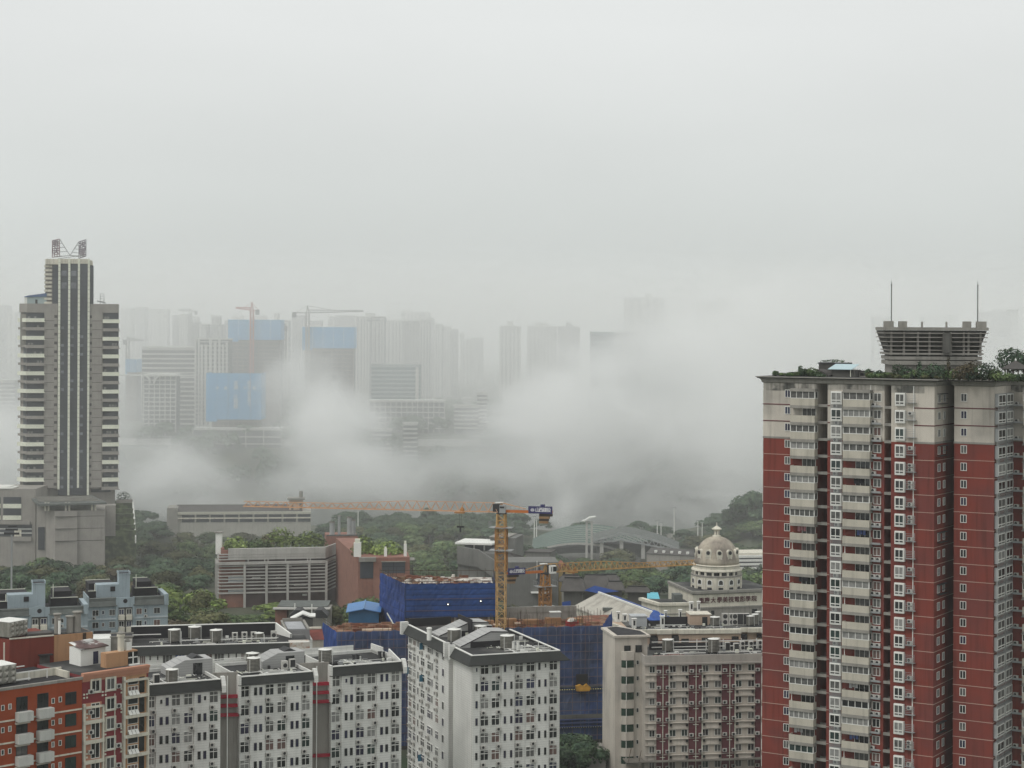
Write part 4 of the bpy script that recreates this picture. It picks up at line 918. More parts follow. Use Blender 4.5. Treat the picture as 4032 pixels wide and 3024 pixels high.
# ================================================================== beige and maroon dormitory
def beige_dorm():
    B = Bld('dormitory', 'beige dormitory with maroon stripes, window units and a bowed green stair bay', 'dormitory', 2538, 2700, 392, .145, z0=33)
    k = 2.6587; U = lambda x: 2300 + x / k; V = lambda y: 2400 + y / k; X = lambda u, y=0: B.X(u, 2800, y)
    z1 = B.Z(U(640), V(484)); z2 = B.Z(U(640), V(582)); xR = X(U(1860)) + 12
    z_d = B.Z(U(400), V(330), 3); ys = 3.0
    yl, _ = B.atx(U(575), 2800, 0)
    B.part('wall', MB().box(0, xR, 0, 16, 0, z1 - 1), CREAM)
    B.part('parapet', MB().box(-.15, xR, -.35, .0, z2 + .35, z1).box(-.15, xR, -.6, 0, z2, z2 + .35).box(-.15, .1, 0, yl, z2, z1).box(0, xR, 15.8, 16, z1 - 1, z1 - .5), mat('pale_parapet', (.39, .365, .33), .85, .1, .3, .15))
    B.part('roof', MB().box(.1, xR, 0, 15.8, z1 - 1, z1 - .9), TAR)
    # stair tower on the left
    xt0, xt1 = X(U(315), 4), X(U(640), 4); zt = B.Z(U(315), V(262), 4)
    tw = MB(); ptL = (X(U(192), 14), 14)
    tw.prism([(xt0, 3.2), (0.02, 3.2), (0.02, 9), (X(U(192), 14) + 4, 15), ptL], 0, zt - .5); B.part('stair_tower', tw, CREAM)
    zt0 = zt - .5
    x2 = X(U(680), 4)
    tp = MB(); ou = [(xt0 - .3, 2.8), (x2, 2.9), (x2 - .4, 9.4), (X(U(225), 15) + 3.2, 15.6), (ptL[0] - .4, 14.2)]
    tp.prism(ou, zt0, zt - .1); B.part('tower_cornice', tp, CREAM); B.part('tower_roof', MB().prism([(xt0 + .5, 3.6), (x2 - .7, 3.7), (x2 - 1, 8.6), (ptL[0] + 3, 14.6), (ptL[0] + .8, 13.6)], zt - .1, zt - .05), BLACKTAR)
    B.part('tower_upper', MB().box(xt0 + 3.5, x2 - .5, 3.6, 9, z1 - 1, zt0), CREAM)
    # bowed green windows
    xb0, xb1 = X(U(388), 3), X(U(515), 3)
    for r in range(9):
        zc_ = B.Z(U(450), V(532 + 168 * r), 2.4)
        if zc_ < 2: break
        w_ = xb1 - xb0; pts = [(xb0, 3.2), (xb0, 2.7), (xb0 + w_ * .35, 2.25), (xb1, 2.5), (xb1, 3.2)]
        B.part('bay_wall', MB().prism(pts, zc_ + .0, zc_ + 1.75), CREAM); B.part('bay_window', MB().prism([(a + (.03 if a < xb1 - 1 else -.03), c + .06) for a, c in pts], zc_ - 1.75, zc_), mat('stair_green_glass', (.018, .045, .030), .2, .35, 1.0, spec=.6))
        fr_ = MB(); fr_.box(xb0 + w_ * .33, xb0 + w_ * .38, 2.2, 2.3, zc_ - 1.75, zc_ - .1); B.part('bay_mullion', fr_, FRAME)
    yy, _ = B.atx(U(553), 2800, 0)
    for r in range(8):
        z = B.Z(U(553), V(605 + 168 * r), 0)
        if z < 1: break
        win(B, X(U(545), 3.2), z, .5, .9, 1, y=3.16, name='stair_slot', panes=[GLASS], ft=.04)
        B.part('grey_block', MB().box(X(U(528), 3.18), X(U(535), 3.18), 3.1, 3.2, z - .4, z + .1), SLAB) if r < 1 else None
    for r in range(8):
        z = B.Z(U(600), V(440 + 250 + 168 * r), 1.5)
    # roof tower windows
    B.part('loft_window', MB().box(X(U(412), 3.5), X(U(480), 3.5), 3.1, 3.18, B.Z(U(412), V(438), 3.5), B.Z(U(412), V(375), 3.5)).box(X(U(530), 3.5), X(U(598), 3.5), 3.1, 3.18, B.Z(U(560), V(445), 3.5), B.Z(U(560), V(370), 3.5)), GLASS)
    # facade grid
    par = [(640, 750), (892, 1088), (1238, 1432), (1578, 1786)]; mar = [(757, 822), (826, 882), (1094, 1166), (1172, 1226), (1440, 1518), (1524, 1572), (1790, 1848)]
    wins = [(680, 742), (890, 960), (1018, 1085), (1232, 1300), (1364, 1432), (1580, 1648), (1712, 1780)]
    acs = [756, 852, 1100, 1198, 1448, 1544, 1790]; small = [(893, 915), (1060, 1083), (1240, 1262), (1406, 1430), (1586, 1608), (1748, 1772)]
    B.part('maroon_strip', MB().box(X(U(757)), X(U(882)), -.05, 0, 1, z2), mat('maroon_render', (.13, .040, .048), .85, .15, .3, .2))
    for a, c in ((1094, 1228), (1440, 1573), (1788, 1850)): B.part('maroon_strip', MB().box(X(U(a)), X(U(c)), -.05, 0, 1, z2), M['maroon_render'])
    pp = MB()
    for a in (820, 884, 1166, 1234, 1520, 1576): pp.box(X(U(a)), X(U(a)) + .12, -.2, -.05, 1, z2 - .1)
    B.part('drainpipe', pp, STRIP)
    pitch = 168 / k * 392 / F; zf = B.Z(U(640), V(666))
    for r in range(12):
        z = zf - pitch * r
        if z < 2: break
        for a, c in wins: win(B, X(U(a)), z + .02, X(U(c)) - X(U(a)), 1.45, 2, name='window', ft=.08, panes=[CURT, GLASS, CURT, CURT, GLASSG])
        for a in acs: ac(B, X(U(a)) - .02, z + .0, -.05, s=1.02)
        lg = MB()
        for a, c in par: lg.box(X(U(a)), X(U(c)), -.45, 0, z - .5, z - .35)
        lg.box(X(U(757)), X(U(882)), -.25, 0, z - .42, z - .35).box(X(U(1094)), X(U(1228)), -.25, 0, z - .42, z - .35).box(X(U(1440)), X(U(1573)), -.25, 0, z - .42, z - .35)
        B.part('ledge', lg, CREAM)
        bl = MB()
        for a, c in par: bl.box(X(U(a)), X(U(c)), -.32, 0, z - 1.75, z - 1.6); bl.xprism([(-.3, z - 1.6), (0, z - 1.6), (0, z - .5), (-.12, z - .5)], X(U(a)) + .5, X(U(c)) - .4)
        B.part('balcony_front', bl, CREAM)
        nd = MB()
        for a, c in small: nd.box(X(U(a)), X(U(c)), -.5, -.3, z - 1.12, z - .62)
        B.part('niche', nd, GLASS)
        cr_ = MB()
        for a in (820, 1168, 1520): cr_.box(X(U(a - 28)), X(U(a + 28)), -.24, -.08, z - .95, z - .88)
        B.part('conduit', cr_, STRIP)
    # canopy near the bottom
    zc_ = B.Z(U(600), V(1590)); B.part('canopy', MB().box(X(U(430), 0), xR, -1.6, 2.5, zc_, zc_ + .2), mat('mesh_canopy', (.15, .14, .12), .8, .2)); rn = random.Random(2)
    B.part('canopy_stay', MB().bar((X(U(530)), 3, zc_ + 2.5), (X(U(450)), -1.4, zc_ + .2), .05).bar((X(U(600)), 0, zc_ + 2.2), (X(U(560)), -1.5, zc_ + .2), .05), BARK)
    zr = z1 - .9
    def on(u, v): a, d = B._r(u, v); t = (zr - a.z) / d.z; p = a + d * t; return B.world(p.x, p.y, zr)
    for u, v, w_, h_, lab in ((872, 442, 112, 125, 'rust streaked steel tank nearest the stair tower of the beige dormitory'), (1354, 460, 120, 150, 'steel tank with a white downpipe on the beige dormitory, left of the units')):
        p = on(U(u), V(v)); s = p.y / F; water_tank(p, w_ / k * s, h_ / k * s - .3, lab, .35)
    for u, v, w_, f_, dk, lab in ((1478, 440, 1.05, 1, True, 'first box unit right of the tank on the beige dormitory, dark sided'), (1570, 450, 1.1, 1, True, 'second box unit right of the tank on the beige dormitory, black sided'), (1638, 430, .95, 2, False, 'third box unit right of the tank on the beige dormitory, two fans'), (1727, 430, .95, 2, False, 'fourth box unit right of the tank on the beige dormitory, two fans'), (1822, 420, .95, 2, False, 'box unit at the red tower end of the beige dormitory roof')):
        p = on(U(u), V(v)); heat_pump(p, B.th, lab, w_, 1.9, f_, dk)
    rl = MB(); 
    for a, c, y, h_ in ((705, 1860, 11.0, 1.7), (705, 1860, 11.0, .6), (930, 1290, 8, .5), (800, 1270, 1.5, .9), (1400, 1850, 2.0, .9)): rl.box(X(U(a), y), X(U(c), y), y, y + .12, zr + h_, zr + h_ + .16)
    for a in (930, 1175, 1272, 1450, 1640, 1800): rl.box(X(U(a), 11), X(U(a), 11) + .14, 11, 11.15, zr, zr + 2.2)
    B.part('roof_pipe', rl, WHITE); B.part('back_screen', MB().box(X(U(680), 12), xR, 12, 12.3, zr, zr + 1.3), BLACKTAR)
    clutter(B, X(U(720)), X(U(1850)), .8, 9, zr, 90, 54); B.part('red_pipe', MB().box(X(U(720), 2), X(U(1060), 2), 2.4, 2.6, zr + .3, zr + .5).box(X(U(870), 3), X(U(1000), 3), 3, 3.2, zr + .5, zr + .7), CRIM)
    B.done()
beige_dorm()
# ---- peach block behind it
def peach_block():
    B = Bld('apartment_block', 'peach rendered block with a rounded white parapet behind the beige dormitory', 'apartment block', 2560, 2460, 455, .10, z0=33)
    k = 2.602; U = lambda x: 2200 + x / k; V = lambda y: 1950 + y / k; X = lambda u, y=0: B.X(u, 2480, y); Z = lambda y_, x_=900, yy=0: B.Z(U(x_), V(y_), yy)
    zt = Z(1375); xR = X(U(2080)) + 14
    B.part('wall', MB().box(X(U(760)), xR, 0, 18, 0, zt - .9).prism([(X(U(760)), 0), (X(U(760)), 18), (X(U(560), 10), 18), (X(U(556), 10), 10)], 0, zt - .9), PINKB)
    for a, c in ((1015, 1150), (1225, 1860)): B.part('wall_panel', MB().box(X(U(a)), X(U(c)), -.8, 0, 0, zt - 1.2), PINKB)
    B.part('parapet', MB().box(X(U(750)), X(U(1000)), -.5, 0, zt - 1, zt).box(X(U(1000)), X(U(1150)), -1.2, 0, zt - 1, zt).box(X(U(1150)), X(U(1225)), -.6, 0, zt - 1, zt).box(X(U(1225)), X(U(1860)), -1.2, 0, zt - 1, zt).box(X(U(1860)), X(U(1930)), -.6, 0, zt - .8, zt + .2).box(X(U(1930)), xR, -1.2, 0, zt - .8, zt + .2).prism([(X(U(760)), -.5), (X(U(560), 10) - .4, 9.8), (X(U(560), 10), 10.6), (X(U(760)), .2)], zt - 1, zt), IVORY)
    B.part('string_course', MB().box(X(U(1015)), X(U(1860)), -.86, 0, zt - 2.6, zt - 2.45), MAROON)
    B.part('roof', MB().box(X(U(760)), xR, .02, 18, zt - .9, zt - .85), TAR)
    for a, c, t, b_ in ((930, 1008, 1450, 1520), (1155, 1225, 1442, 1500), (1250, 1325, 1468, 1508), (1458, 1555, 1460, 1500), (1765, 1835, 1450, 1490), (1862, 1925, 1425, 1490), (2018, 2075, 1420, 1470)): B.part('window', MB().box(X(U(a)), X(U(c)), -.9, -.8 if a not in (930, 1155, 1862) else 0, Z(b_), Z(t)), GLASS)
    B.part('slot', MB().box(X(U(845)), X(U(1005)), -.06, 0, zt - 2.0, zt - 1.4).box(X(U(1155)), X(U(1222)), -.06, 0, zt - 2, zt - 1.4).box(X(U(1862)), X(U(1925)), -.06, 0, zt - 1.9, zt - 1.3), BLACKTAR)
    zr = zt - .85; k2 = F
    def on(u, v): a, d = B._r(u, v); t = (zr - a.z) / d.z; p = a + d * t; return B.world(p.x, p.y, zr)
    def boxon(n, lab, cat, a, c, vb, vt, dep, m_, roofm=None):
        p = on(U((a + c) / 2), V(vb)); s = p.y / F; w_ = (c - a) / k * s; h_ = (vb - vt) / k * s
        t = thing(n, lab, cat, p, B.th); obj('wall', MB().box(-w_ / 2, w_ / 2, 0, dep, 0, h_), m_, t)
        obj('roof', MB().box(-w_ / 2 - .15, w_ / 2 + .15, -.15, dep + .15, h_, h_ + .15), roofm or m_, t); return t, w_, h_
    boxon('roof_shed', 'pale grey panel shed on the peach block roof beside white vents', 'shed', 745, 905, 1345, 1245, 4, mat('pale_panel', (.40, .42, .43), .6, .06))
    t, w_, h_ = boxon('roof_shed', 'peach stair house with a dark door on the peach block roof', 'stair house', 1345, 1560, 1330, 1225, 5, PINKB, IVORY); obj('door', MB().box(w_ * .08, w_ * .33, -.05, 0, 0, h_ * .8), GLASS, t)
    t, w_, h_ = boxon('roof_shed', 'low dark shed under a blue tarp on the peach block roof', 'shed', 930, 1060, 1335, 1285, 4, DMETAL, mat('tarp_blue', (.03, .09, .33), .6, .3, .6)); 
    obj('tarp', MB().add([(-w_ / 2, -.1, h_), (w_ / 2, -.1, h_), (w_ / 2 - .3, 2.5, h_ + 1.8), (0, 3, h_ + 2.2), (-w_ / 2 + .4, 2.4, h_ + .9)], [(0, 1, 2, 3, 4), (4, 3, 2, 1, 0)][:1]), M['tarp_blue'], t)
    for u, vb, vt, w_, lab in ((612, 1300, 1200, 28, 'first slim white vent shaft from the net on the peach block'), (678, 1300, 1225, 36, 'second slim white vent shaft from the net on the peach block'), (775, 1362, 1270, 40, 'cream vent shaft in front of the panel shed'), (1065, 1355, 1245, 40, 'white framed vent shaft right of the tarp shed'), (1098, 1300, 1190, 24, 'thin tall vent shaft behind the white framed one'), (1248, 1290, 1180, 26, 'cream vent shaft in front of the black roof screen'), (1362, 1195, 1100, 36, 'tall white chimney below the first sign letter'), (1437, 1200, 1095, 26, 'tall white chimney below the second sign letter')):
        p = on(U(u), V(vb)); s = p.y / F; t = thing('vent_shaft', lab, 'vent shaft', p, B.th); w2 = w_ / k * s / 2; h_ = (vb - vt) / k * s
        obj('shaft', MB().box(-w2, w2, 0, 1.0, 0, h_).box(-w2 - .15, w2 + .15, -.15, 1.15, h_, h_ + .15), WHITE, t); obj('opening', MB().box(-w2 * .5, w2 * .5, -.04, 0, h_ * .3, h_ * .85), BLACKTAR, t)
    for u, v, w_, h_, lab in ((1597, 1340, 95, 92, 'steel tank left of the units on the peach block'), (1960, 1335, 80, 98, 'first steel tank left of the red tower on the peach block'), (2010, 1330, 70, 110, 'second steel tank left of the red tower on the peach block'), (2040, 1300, 60, 105, 'steel tank farthest back against the red tower')):
        p = on(U(u), V(v)); s = p.y / F; water_tank(p, w_ / k * s, h_ / k * s - .3, lab, .3)
    for i, u in enumerate((1675, 1745, 1775, 1830, 1890)): heat_pump(on(U(u), V(1335)), B.th, ['box unit next to the single tank on the peach block', 'second box unit from the single tank on the peach block', 'third box unit from the single tank on the peach block', 'fourth box unit from the single tank on the peach block', 'last box unit before the paired tanks on the peach block'][i], 1.5, 2.9, 2, i > 2)
    B.part('roof_pipe', MB().box(X(U(930)), X(U(1400)), 2, 2.15, zr + .5, zr + .65).box(X(U(1000), 6), X(U(1300), 6), 6, 6.15, zr + .8, zr + .95), WHITE); clutter(B, X(U(780)), X(U(1900)), 1, 12, zr, 80, 55); B.part('roof_screen', MB().box(X(U(1080), 9), X(U(1320), 9), 9, 9.2, zr, zr + 2.4), BLACKTAR)
    B.done()
peach_block()
# ================================================================== orange block and its red neighbour, bottom left
def orange_block():
    k = 2.6587; U = lambda x: x / k; V = lambda y: 2400 + y / k
    B = Bld('apartment_block', 'orange apartment block with white box balconies in the bottom left corner', 'apartment block', U(858), 2700, 283, .95, z0=33)
    X = lambda x, y=0: B.X(U(x), 2850, y); zt = B.Z(U(858), V(712)); xL = X(-60)
    B.part('wall', MB().box(xL, 0, 0, 14, 0, zt - .3), ORANGE); B.part('coping', MB().box(xL, .1, -.12, .35, zt - .3, zt + .1), CONC); B.part('roof', MB().box(xL, 0, .35, 14, zt - .3, zt - .25), BLACKTAR)
    zw = lambda y_, x_=250: B.Z(U(x_), V(y_))
    rows = [0, 1, 2, 3, 4, 5]; p = 230 / k * B.world(X(400), 0, 0).y / F
    z_w = zw(1065, 220); z_w2 = zw(1030, 435)
    bal = MB().box(0, X(313) - X(158), -1.1, 0, 0, 1.35).mesh('balcony', mat('balcony_white', (.50, .50, .47), .8, .08, .3, .15)); bl2 = MB().box(-.05, X(300) - X(158), -.5, 0, 0, .25).mesh('balcony_base', CREAM)
    for r in range(8):
        dz = -p * r
        if z_w + dz < 1.5: break
        for a, zb in ((158, z_w), (378, z_w2)):
            xa = X(a); win(B, xa + .15, zb + dz, X(a + 118) - xa, 2.1, 2, name='window', panes=[GLASS, GLASS, CURT], ft=.05, style='dark')
            B.put('balcony', bal, xa, 0, zb + dz - 1.35); B.put('balcony_base', bl2, xa, 0, zb + dz - 1.75)
        for a, zb in ((10, zw(1060, 20)), (85, zw(1045, 100)), (537, zw(985, 550)), (612, zw(970, 625))): win(B, X(a), zb + dz, X(a + 34) - X(a), .85, 1, name='small_window', panes=[GLASSG, CURT3], ft=.07)
        win(B, X(682), zw(992, 740) + dz, X(795) - X(682), 1.75, 2, name='window', panes=[GLASS, GLASSG], ft=.04, style='dark')
        zz = zw(1085, 600) + dz
        b = MB().box(X(528), 0, -.1, 0, zz, zz + .22).box(xL, X(150), -.1, 0, zw(1178, 50) + dz - (0), zw(1178, 50) + dz + .22).box(X(318), X(372), -.1, 0, zz - .1, zz + .1); B.part('string_course', b, IVORY)
    zr = zt - .25
    def on(x, y_): a, d = B._r(U(x), V(y_)); t = (zr - a.z) / d.z; pp = a + d * t; return B.world(pp.x, pp.y, zr), pp
    def dimple_tank(loc, w_, h_, lab, rz):
        t = thing('water_tank', lab, 'water tank', loc, rz, 'steel panel tanks on the red and orange roofs'); obj('tank_body', MB().box(-w_ / 2, w_ / 2, 0, w_, .3, h_), STEEL, t)
        d = MB(); n = 4
        for i in range(n):
            for j in range(3):
                cx, cz = -w_ / 2 + w_ * (i + .5) / n, .3 + (h_ - .3) * (j + .5) / 3; r0 = w_ / n * .42
                d.add([(cx - r0, -.01, cz - r0), (cx + r0, -.01, cz - r0), (cx + r0, -.01, cz + r0), (cx - r0, -.01, cz + r0), (cx, -.35, cz)], [(0, 1, 4), (1, 2, 4), (2, 3, 4), (3, 0, 4)])
                cy_ = w_ * (i + .5) / n; d.add([(w_ / 2 + .01, cy_ - r0, cz - r0), (w_ / 2 + .01, cy_ + r0, cz - r0), (w_ / 2 + .01, cy_ + r0, cz + r0), (w_ / 2 + .01, cy_ - r0, cz + r0), (w_ / 2 + .35, cy_, cz)], [(0, 1, 4), (1, 2, 4), (2, 3, 4), (3, 0, 4)])
        obj('panel_dimples', d, STEEL, t); obj('lid', MB().box(-w_ / 2 - .05, w_ / 2 + .05, -.05, w_ + .05, h_, h_ + .06), WHITE, t)
    pw, _ = on(30, 800); dimple_tank(pw, 4.2, 2.9, 'dimpled steel panel tank on the orange roof, cut by the left edge', B.th)
    pb = MB(); _, l = on(300, 740)
    for dx, dy in ((-6, 0), (-3, 0), (0, 0), (3, 0)): pb.box(l.x + dx, l.x + dx + .12, l.y + dy, l.y + dy + .12, zr, zr + 1.3)
    pb.box(l.x - 7, l.x + 3.2, l.y, l.y + .12, zr + 1.2, zr + 1.35).box(l.x - 4, l.x + 1, l.y + 3, l.y + 3.12, zr + 1.5, zr + 1.65).box(l.x - 7, l.x + 0, l.y - .6, l.y - .4, zr + .25, zr + .45); B.part('roof_frame', pb, WHITE)
    B.part('balustrade', MB().box(-8, -.2, 5.5, 5.8, zr, zr + 1.1).box(-1.2, -.9, 2, 5.5, zr, zr + 1.0), IVORY)
    # tower blocks on the roof: red stair tower, tan wall
    T = Bld('stair_tower', 'red and tan rooftop block with chimneys and a dimpled tank, behind the orange roof', 'rooftop block', U(565), 2500, 300, .62, z0=33)
    XT = lambda x, y=0: T.X(U(x), 2560, y); zt2 = T.Z(U(565), V(276)); xl = XT(100)
    T.part('wall', MB().box(xl, 0, 0, 9, 0, zt2).prism([(xl, 0), (xl, 9), (XT(-40, 4) , 9), (XT(-60, 4), 3)], 0, zt2), mat('dark_red_paint', (.17, .034, .022), .8, .12, .2, .2)); xr = XT(972)
    T.part('tan_wall', MB().box(0.01, xr, .1, 5, 0, T.Z(U(800), V(252))), TAN); T.part('tan_roof', MB().box(.2, xr - .2, .3, 4.9, T.Z(U(800), V(252)), T.Z(U(800), V(252)) + .06), TAR); T.part('coping', MB().box(xl, 0, -.12, .2, zt2, zt2 + .18), IVORY)
    T.part('door', MB().box(XT(415), XT(520), -.06, 0, T.Z(U(460), V(625)), T.Z(U(460), V(480))), CURT); T.part('door_hood', MB().box(XT(400), XT(540), -.8, 0, T.Z(U(460), V(478)), T.Z(U(460), V(465))), DMETAL)
    T.part('pipe', MB().box(XT(35), XT(35) + .2, -.15, 0, T.Z(U(35), V(600)), T.Z(U(35), V(345))), IVORY)
    zr2 = zt2
    p_ = T.world(XT(215), 1.0, zt2); dimple_tank(p_, 3.9, 2.6, 'dimpled steel panel tank with a white lid on the dark red rooftop block', T.th + .5)
    zc = T.Z(U(800), V(252))
    for x, h_, r0, kind in ((630, 2.9, .5, 0), (762, 2.4, .55, 0), (838, 3.0, .6, 0), (635, 2.2, .22, 1)):
        t = thing('chimney', {630: 'round grey chimney cowl, first from the dimpled tank', 762: 'squat round chimney cowl in the middle of the tan block roof', 838: 'tallest round chimney cowl on the tan block roof', 635: 'thin white leaning pipe before the first chimney cowl'}[x], 'chimney', T.world(XT(x), 1.4 if not kind else .6, zc))
        obj('stack', MB().lathe([(r0, 0), (r0, h_), (r0 * .9, h_)], n=14), CONC if not kind else WHITE, t); obj('cap', MB().lathe([(r0 * 1.1, h_), (r0 * 1.35, h_ + .12), (r0 * 1.3, h_ + .3), (.05, h_ + .35)], n=14), SLAB, t)
    T.part('soot_stain', MB().box(XT(868), XT(902), .02, .1, T.Z(U(880), V(440)), zc), mat('soot', (.07, .045, .03), .9, .4, .8)); T.part('roof_arch', MB().box(-4, 0, .5, 3, zt2 + .1, zt2 + .5), TILED)
    # salmon and crimson slab next to the orange one
    C = Bld('apartment_block', 'crimson and salmon apartment block with cream framed windows right of the orange block', 'apartment block', U(858), 2700, 283.2, .95, z0=33)
    XC = lambda x, y=0: C.X(U(x), 2850, y); zt3 = C.Z(U(870), V(668)); xR = XC(1550)
    C.part('wall', MB().box(0.02, xR, .05, 13, 0, zt3 - .4), CRIM); C.part('cornice', MB().box(.02, xR, -.5, .3, zt3 - .4, zt3).box(.02, xR, -.3, .3, zt3 - .9, zt3 - .4).box(.02, xR, -.12, .2, zt3 - 1.3, zt3 - .9), PINK); C.part('roof', MB().box(.1, xR, .3, 13, zt3 - .4, zt3 - .36), TAR)
    zc_ = lambda y_, x_: C.Z(U(x_), V(y_)); p3 = 206 / k * 288 / F
    bay = MB()
    for a, c, vt in ((862, 1078, 990), (1278, 1545, 705)):
        C.part('bay_recess', MB().box(XC(a + 20), XC(c - 15), -.02, .05, 0, zc_(vt, a)), PINK if a < 1000 else TAN); C.part('bay_frame', MB().box(XC(a), XC(a + 20), -.45, .05, 0, zc_(vt, a)).box(XC(c - 15), XC(c), -.45, .05, 0, zc_(vt, c)).box(XC(a), XC(c), -.45, .05, zc_(vt, c) - .3, zc_(vt, c)), IVORY)
    fw = MB().box(-.22, 1.62, -.16, -.02, -.22, 0).box(-.22, 1.62, -.16, -.02, 1.7, 1.92).box(-.22, 0, -.16, -.02, 0, 1.7).box(1.4, 1.62, -.16, -.02, 0, 1.7).mesh('window_surround', IVORY)
    op = MB()
    for i in range(3): op.add([(i * .62, -.05, .75), (i * .62 + .54, -.05, .75), (i * .62 + .54, -.55, .1), (i * .62, -.55, .1)], [(0, 1, 2, 3)])
    opm = op.mesh('open_sash', FRAME); dots = MB()
    for r in range(8):
        dz = -p3 * r; z = zc_(838, 1150) + dz
        if z < 1.5: break
        C.put('window_surround', fw, XC(1112), 0, z); win(C, XC(1112), z, 1.4, 1.7, 2, name='window', panes=[GLASS, CURT]); ac(C, XC(1205), z + .1, 0)
        if r == 0: C.put('window_surround', fw, XC(955), 0, zc_(860, 990)); win(C, XC(955), zc_(860, 990), 1.4, 1.7, 2, name='window', panes=[GLASS, CURT]); ac(C, XC(915), zc_(880, 930), 0)
        else: win(C, XC(950), zc_(1140, 990) + dz + p3, 1.5, 2.3, 2, name='window', panes=[GLASS]); ac(C, XC(915), zc_(1095, 930) + dz + p3, 0); C.put('floor_beam', MB().box(0, XC(1078) - XC(862), -.5, 0, 0, .5).mesh('floor_beam', IVORY) if ('fb', 1) not in _cache else _cache[('fb', 1)], XC(862), 0, zc_(1190, 960) + dz + p3)
        C.put('floor_beam', MB().box(0, XC(1545) - XC(1278), -.5, 0, 0, .45).mesh('floor_beam', IVORY), XC(1278), 0, zc_(922, 1400) + dz)
        win(C, XC(1335), zc_(885, 1385) + dz, XC(1440) - XC(1335), 1.2, 3, name='window', panes=[CURT2, GLASS]); win(C, XC(1335), zc_(785, 1385) + dz, XC(1440) - XC(1335), .9, 1, name='window', panes=[GLASS], ft=.05)
        C.put('open_sash', opm, XC(1337), 0, zc_(890, 1385) + dz - .1); C.put('dark_door', MB().box(0, .9, -.08, 0, 0, 2.4).mesh('dark_door', GLASS), XC(1455), 0, zc_(870, 1470) + dz)
        for a in (870, 1065, 1262):
            for i in (0, .5):
                for j in (0, .5): dots.box(XC(a) + i, XC(a) + i + .24, -.1, 0.04, z + 2.15 + j, z + 2.39 + j)
    C.part('tile_dot', dots, STRIP); C.part('drainpipe', MB().box(XC(1197), XC(1197) + .1, -.12, .04, 0, zc_(880, 1197)), IVORY)
    # roof of this block: white shed, tan attic, chimneys
    zr3 = zt3 - .36
    S = Bld('roof_shed', 'white plastered shed with a rusty sloping roof on the crimson block', 'shed', U(845), 2600, 291, .95, z0=C.world(0, 0, zr3).z)
    XS = lambda x, y=0: S.X(U(x), 2610, y)
    xa, xb = XS(845), XS(1105); h_ = 2.6; S.part('wall', MB().box(xa, xb, 0, 3.3, 0, h_), WHITE); S.part('roof', MB().add([(xa - .3, -.4, h_ + .05), (xb + .3, -.4, h_ + .15), (xb - .3, 3.6, h_ + .8), (xa, 3.6, h_ + .6), (xa - .3, -.4, h_ - .1), (xb + .3, -.4, h_)], [(0, 1, 2, 3), (4, 5, 1, 0)]), mat('rusty_sheet', (.10, .06, .055), .7, .5, .6, c2=(.45, .45, .43), sc2=.25, m2=(.52, .56))); S.part('door', MB().box(XS(975), XS(1027), -.05, 0, .1, 2.0), GLASSB)
    A = MB().box(XC(1110, 3), xR, 3, 4.6, zr3, zr3 + 2.2); C.part('attic_wall', A, TAN); C.part('attic_window', MB().box(XC(1340, 2.9), XC(1438, 2.9), 2.9, 3.0, zr3 + .2, zr3 + 2.0), GLASS); C.part('attic_sash', MB().box(XC(1340, 2.9), XC(1438, 2.9), 2.8, 2.9, zr3 + 1.1, zr3 + 1.25).box(XC(1388, 2.9) - .07, XC(1388, 2.9) + .07, 2.8, 2.9, zr3 + .2, zr3 + 2.0).box(XC(1340, 2.9), XC(1438, 2.9), 2.2, 2.8, zr3 - .2, zr3 + .2), WHITE)
    for x, y_, vt, r0, lab in ((1262, 488, 290, .62, 'tall cream round chimney on the crimson block'), (1332, 488, 380, .45, 'white square chimney right of the cream one')):
        pw = C.world(XC(x, 3.8), 3.8, zr3 + 2.2); t = thing('chimney', lab, 'chimney', pw, C.th); hh = (y_ - vt) / k * pw.y / F - .3
        obj('stack', MB().lathe([(r0 * .8, 0), (r0 * .8, hh * .85), (r0, hh * .86), (r0, hh)], n=14) if x < 1300 else MB().box(-r0, r0, -r0, r0, 0, hh), IVORY if x < 1300 else WHITE, t); obj('cap', MB().lathe([(r0 * .9, hh), (r0 * 1.1, hh + .15), (.05, hh + .5)], n=14), SLAB, t)
    B.done(); C.done(); T.done()
orange_block()
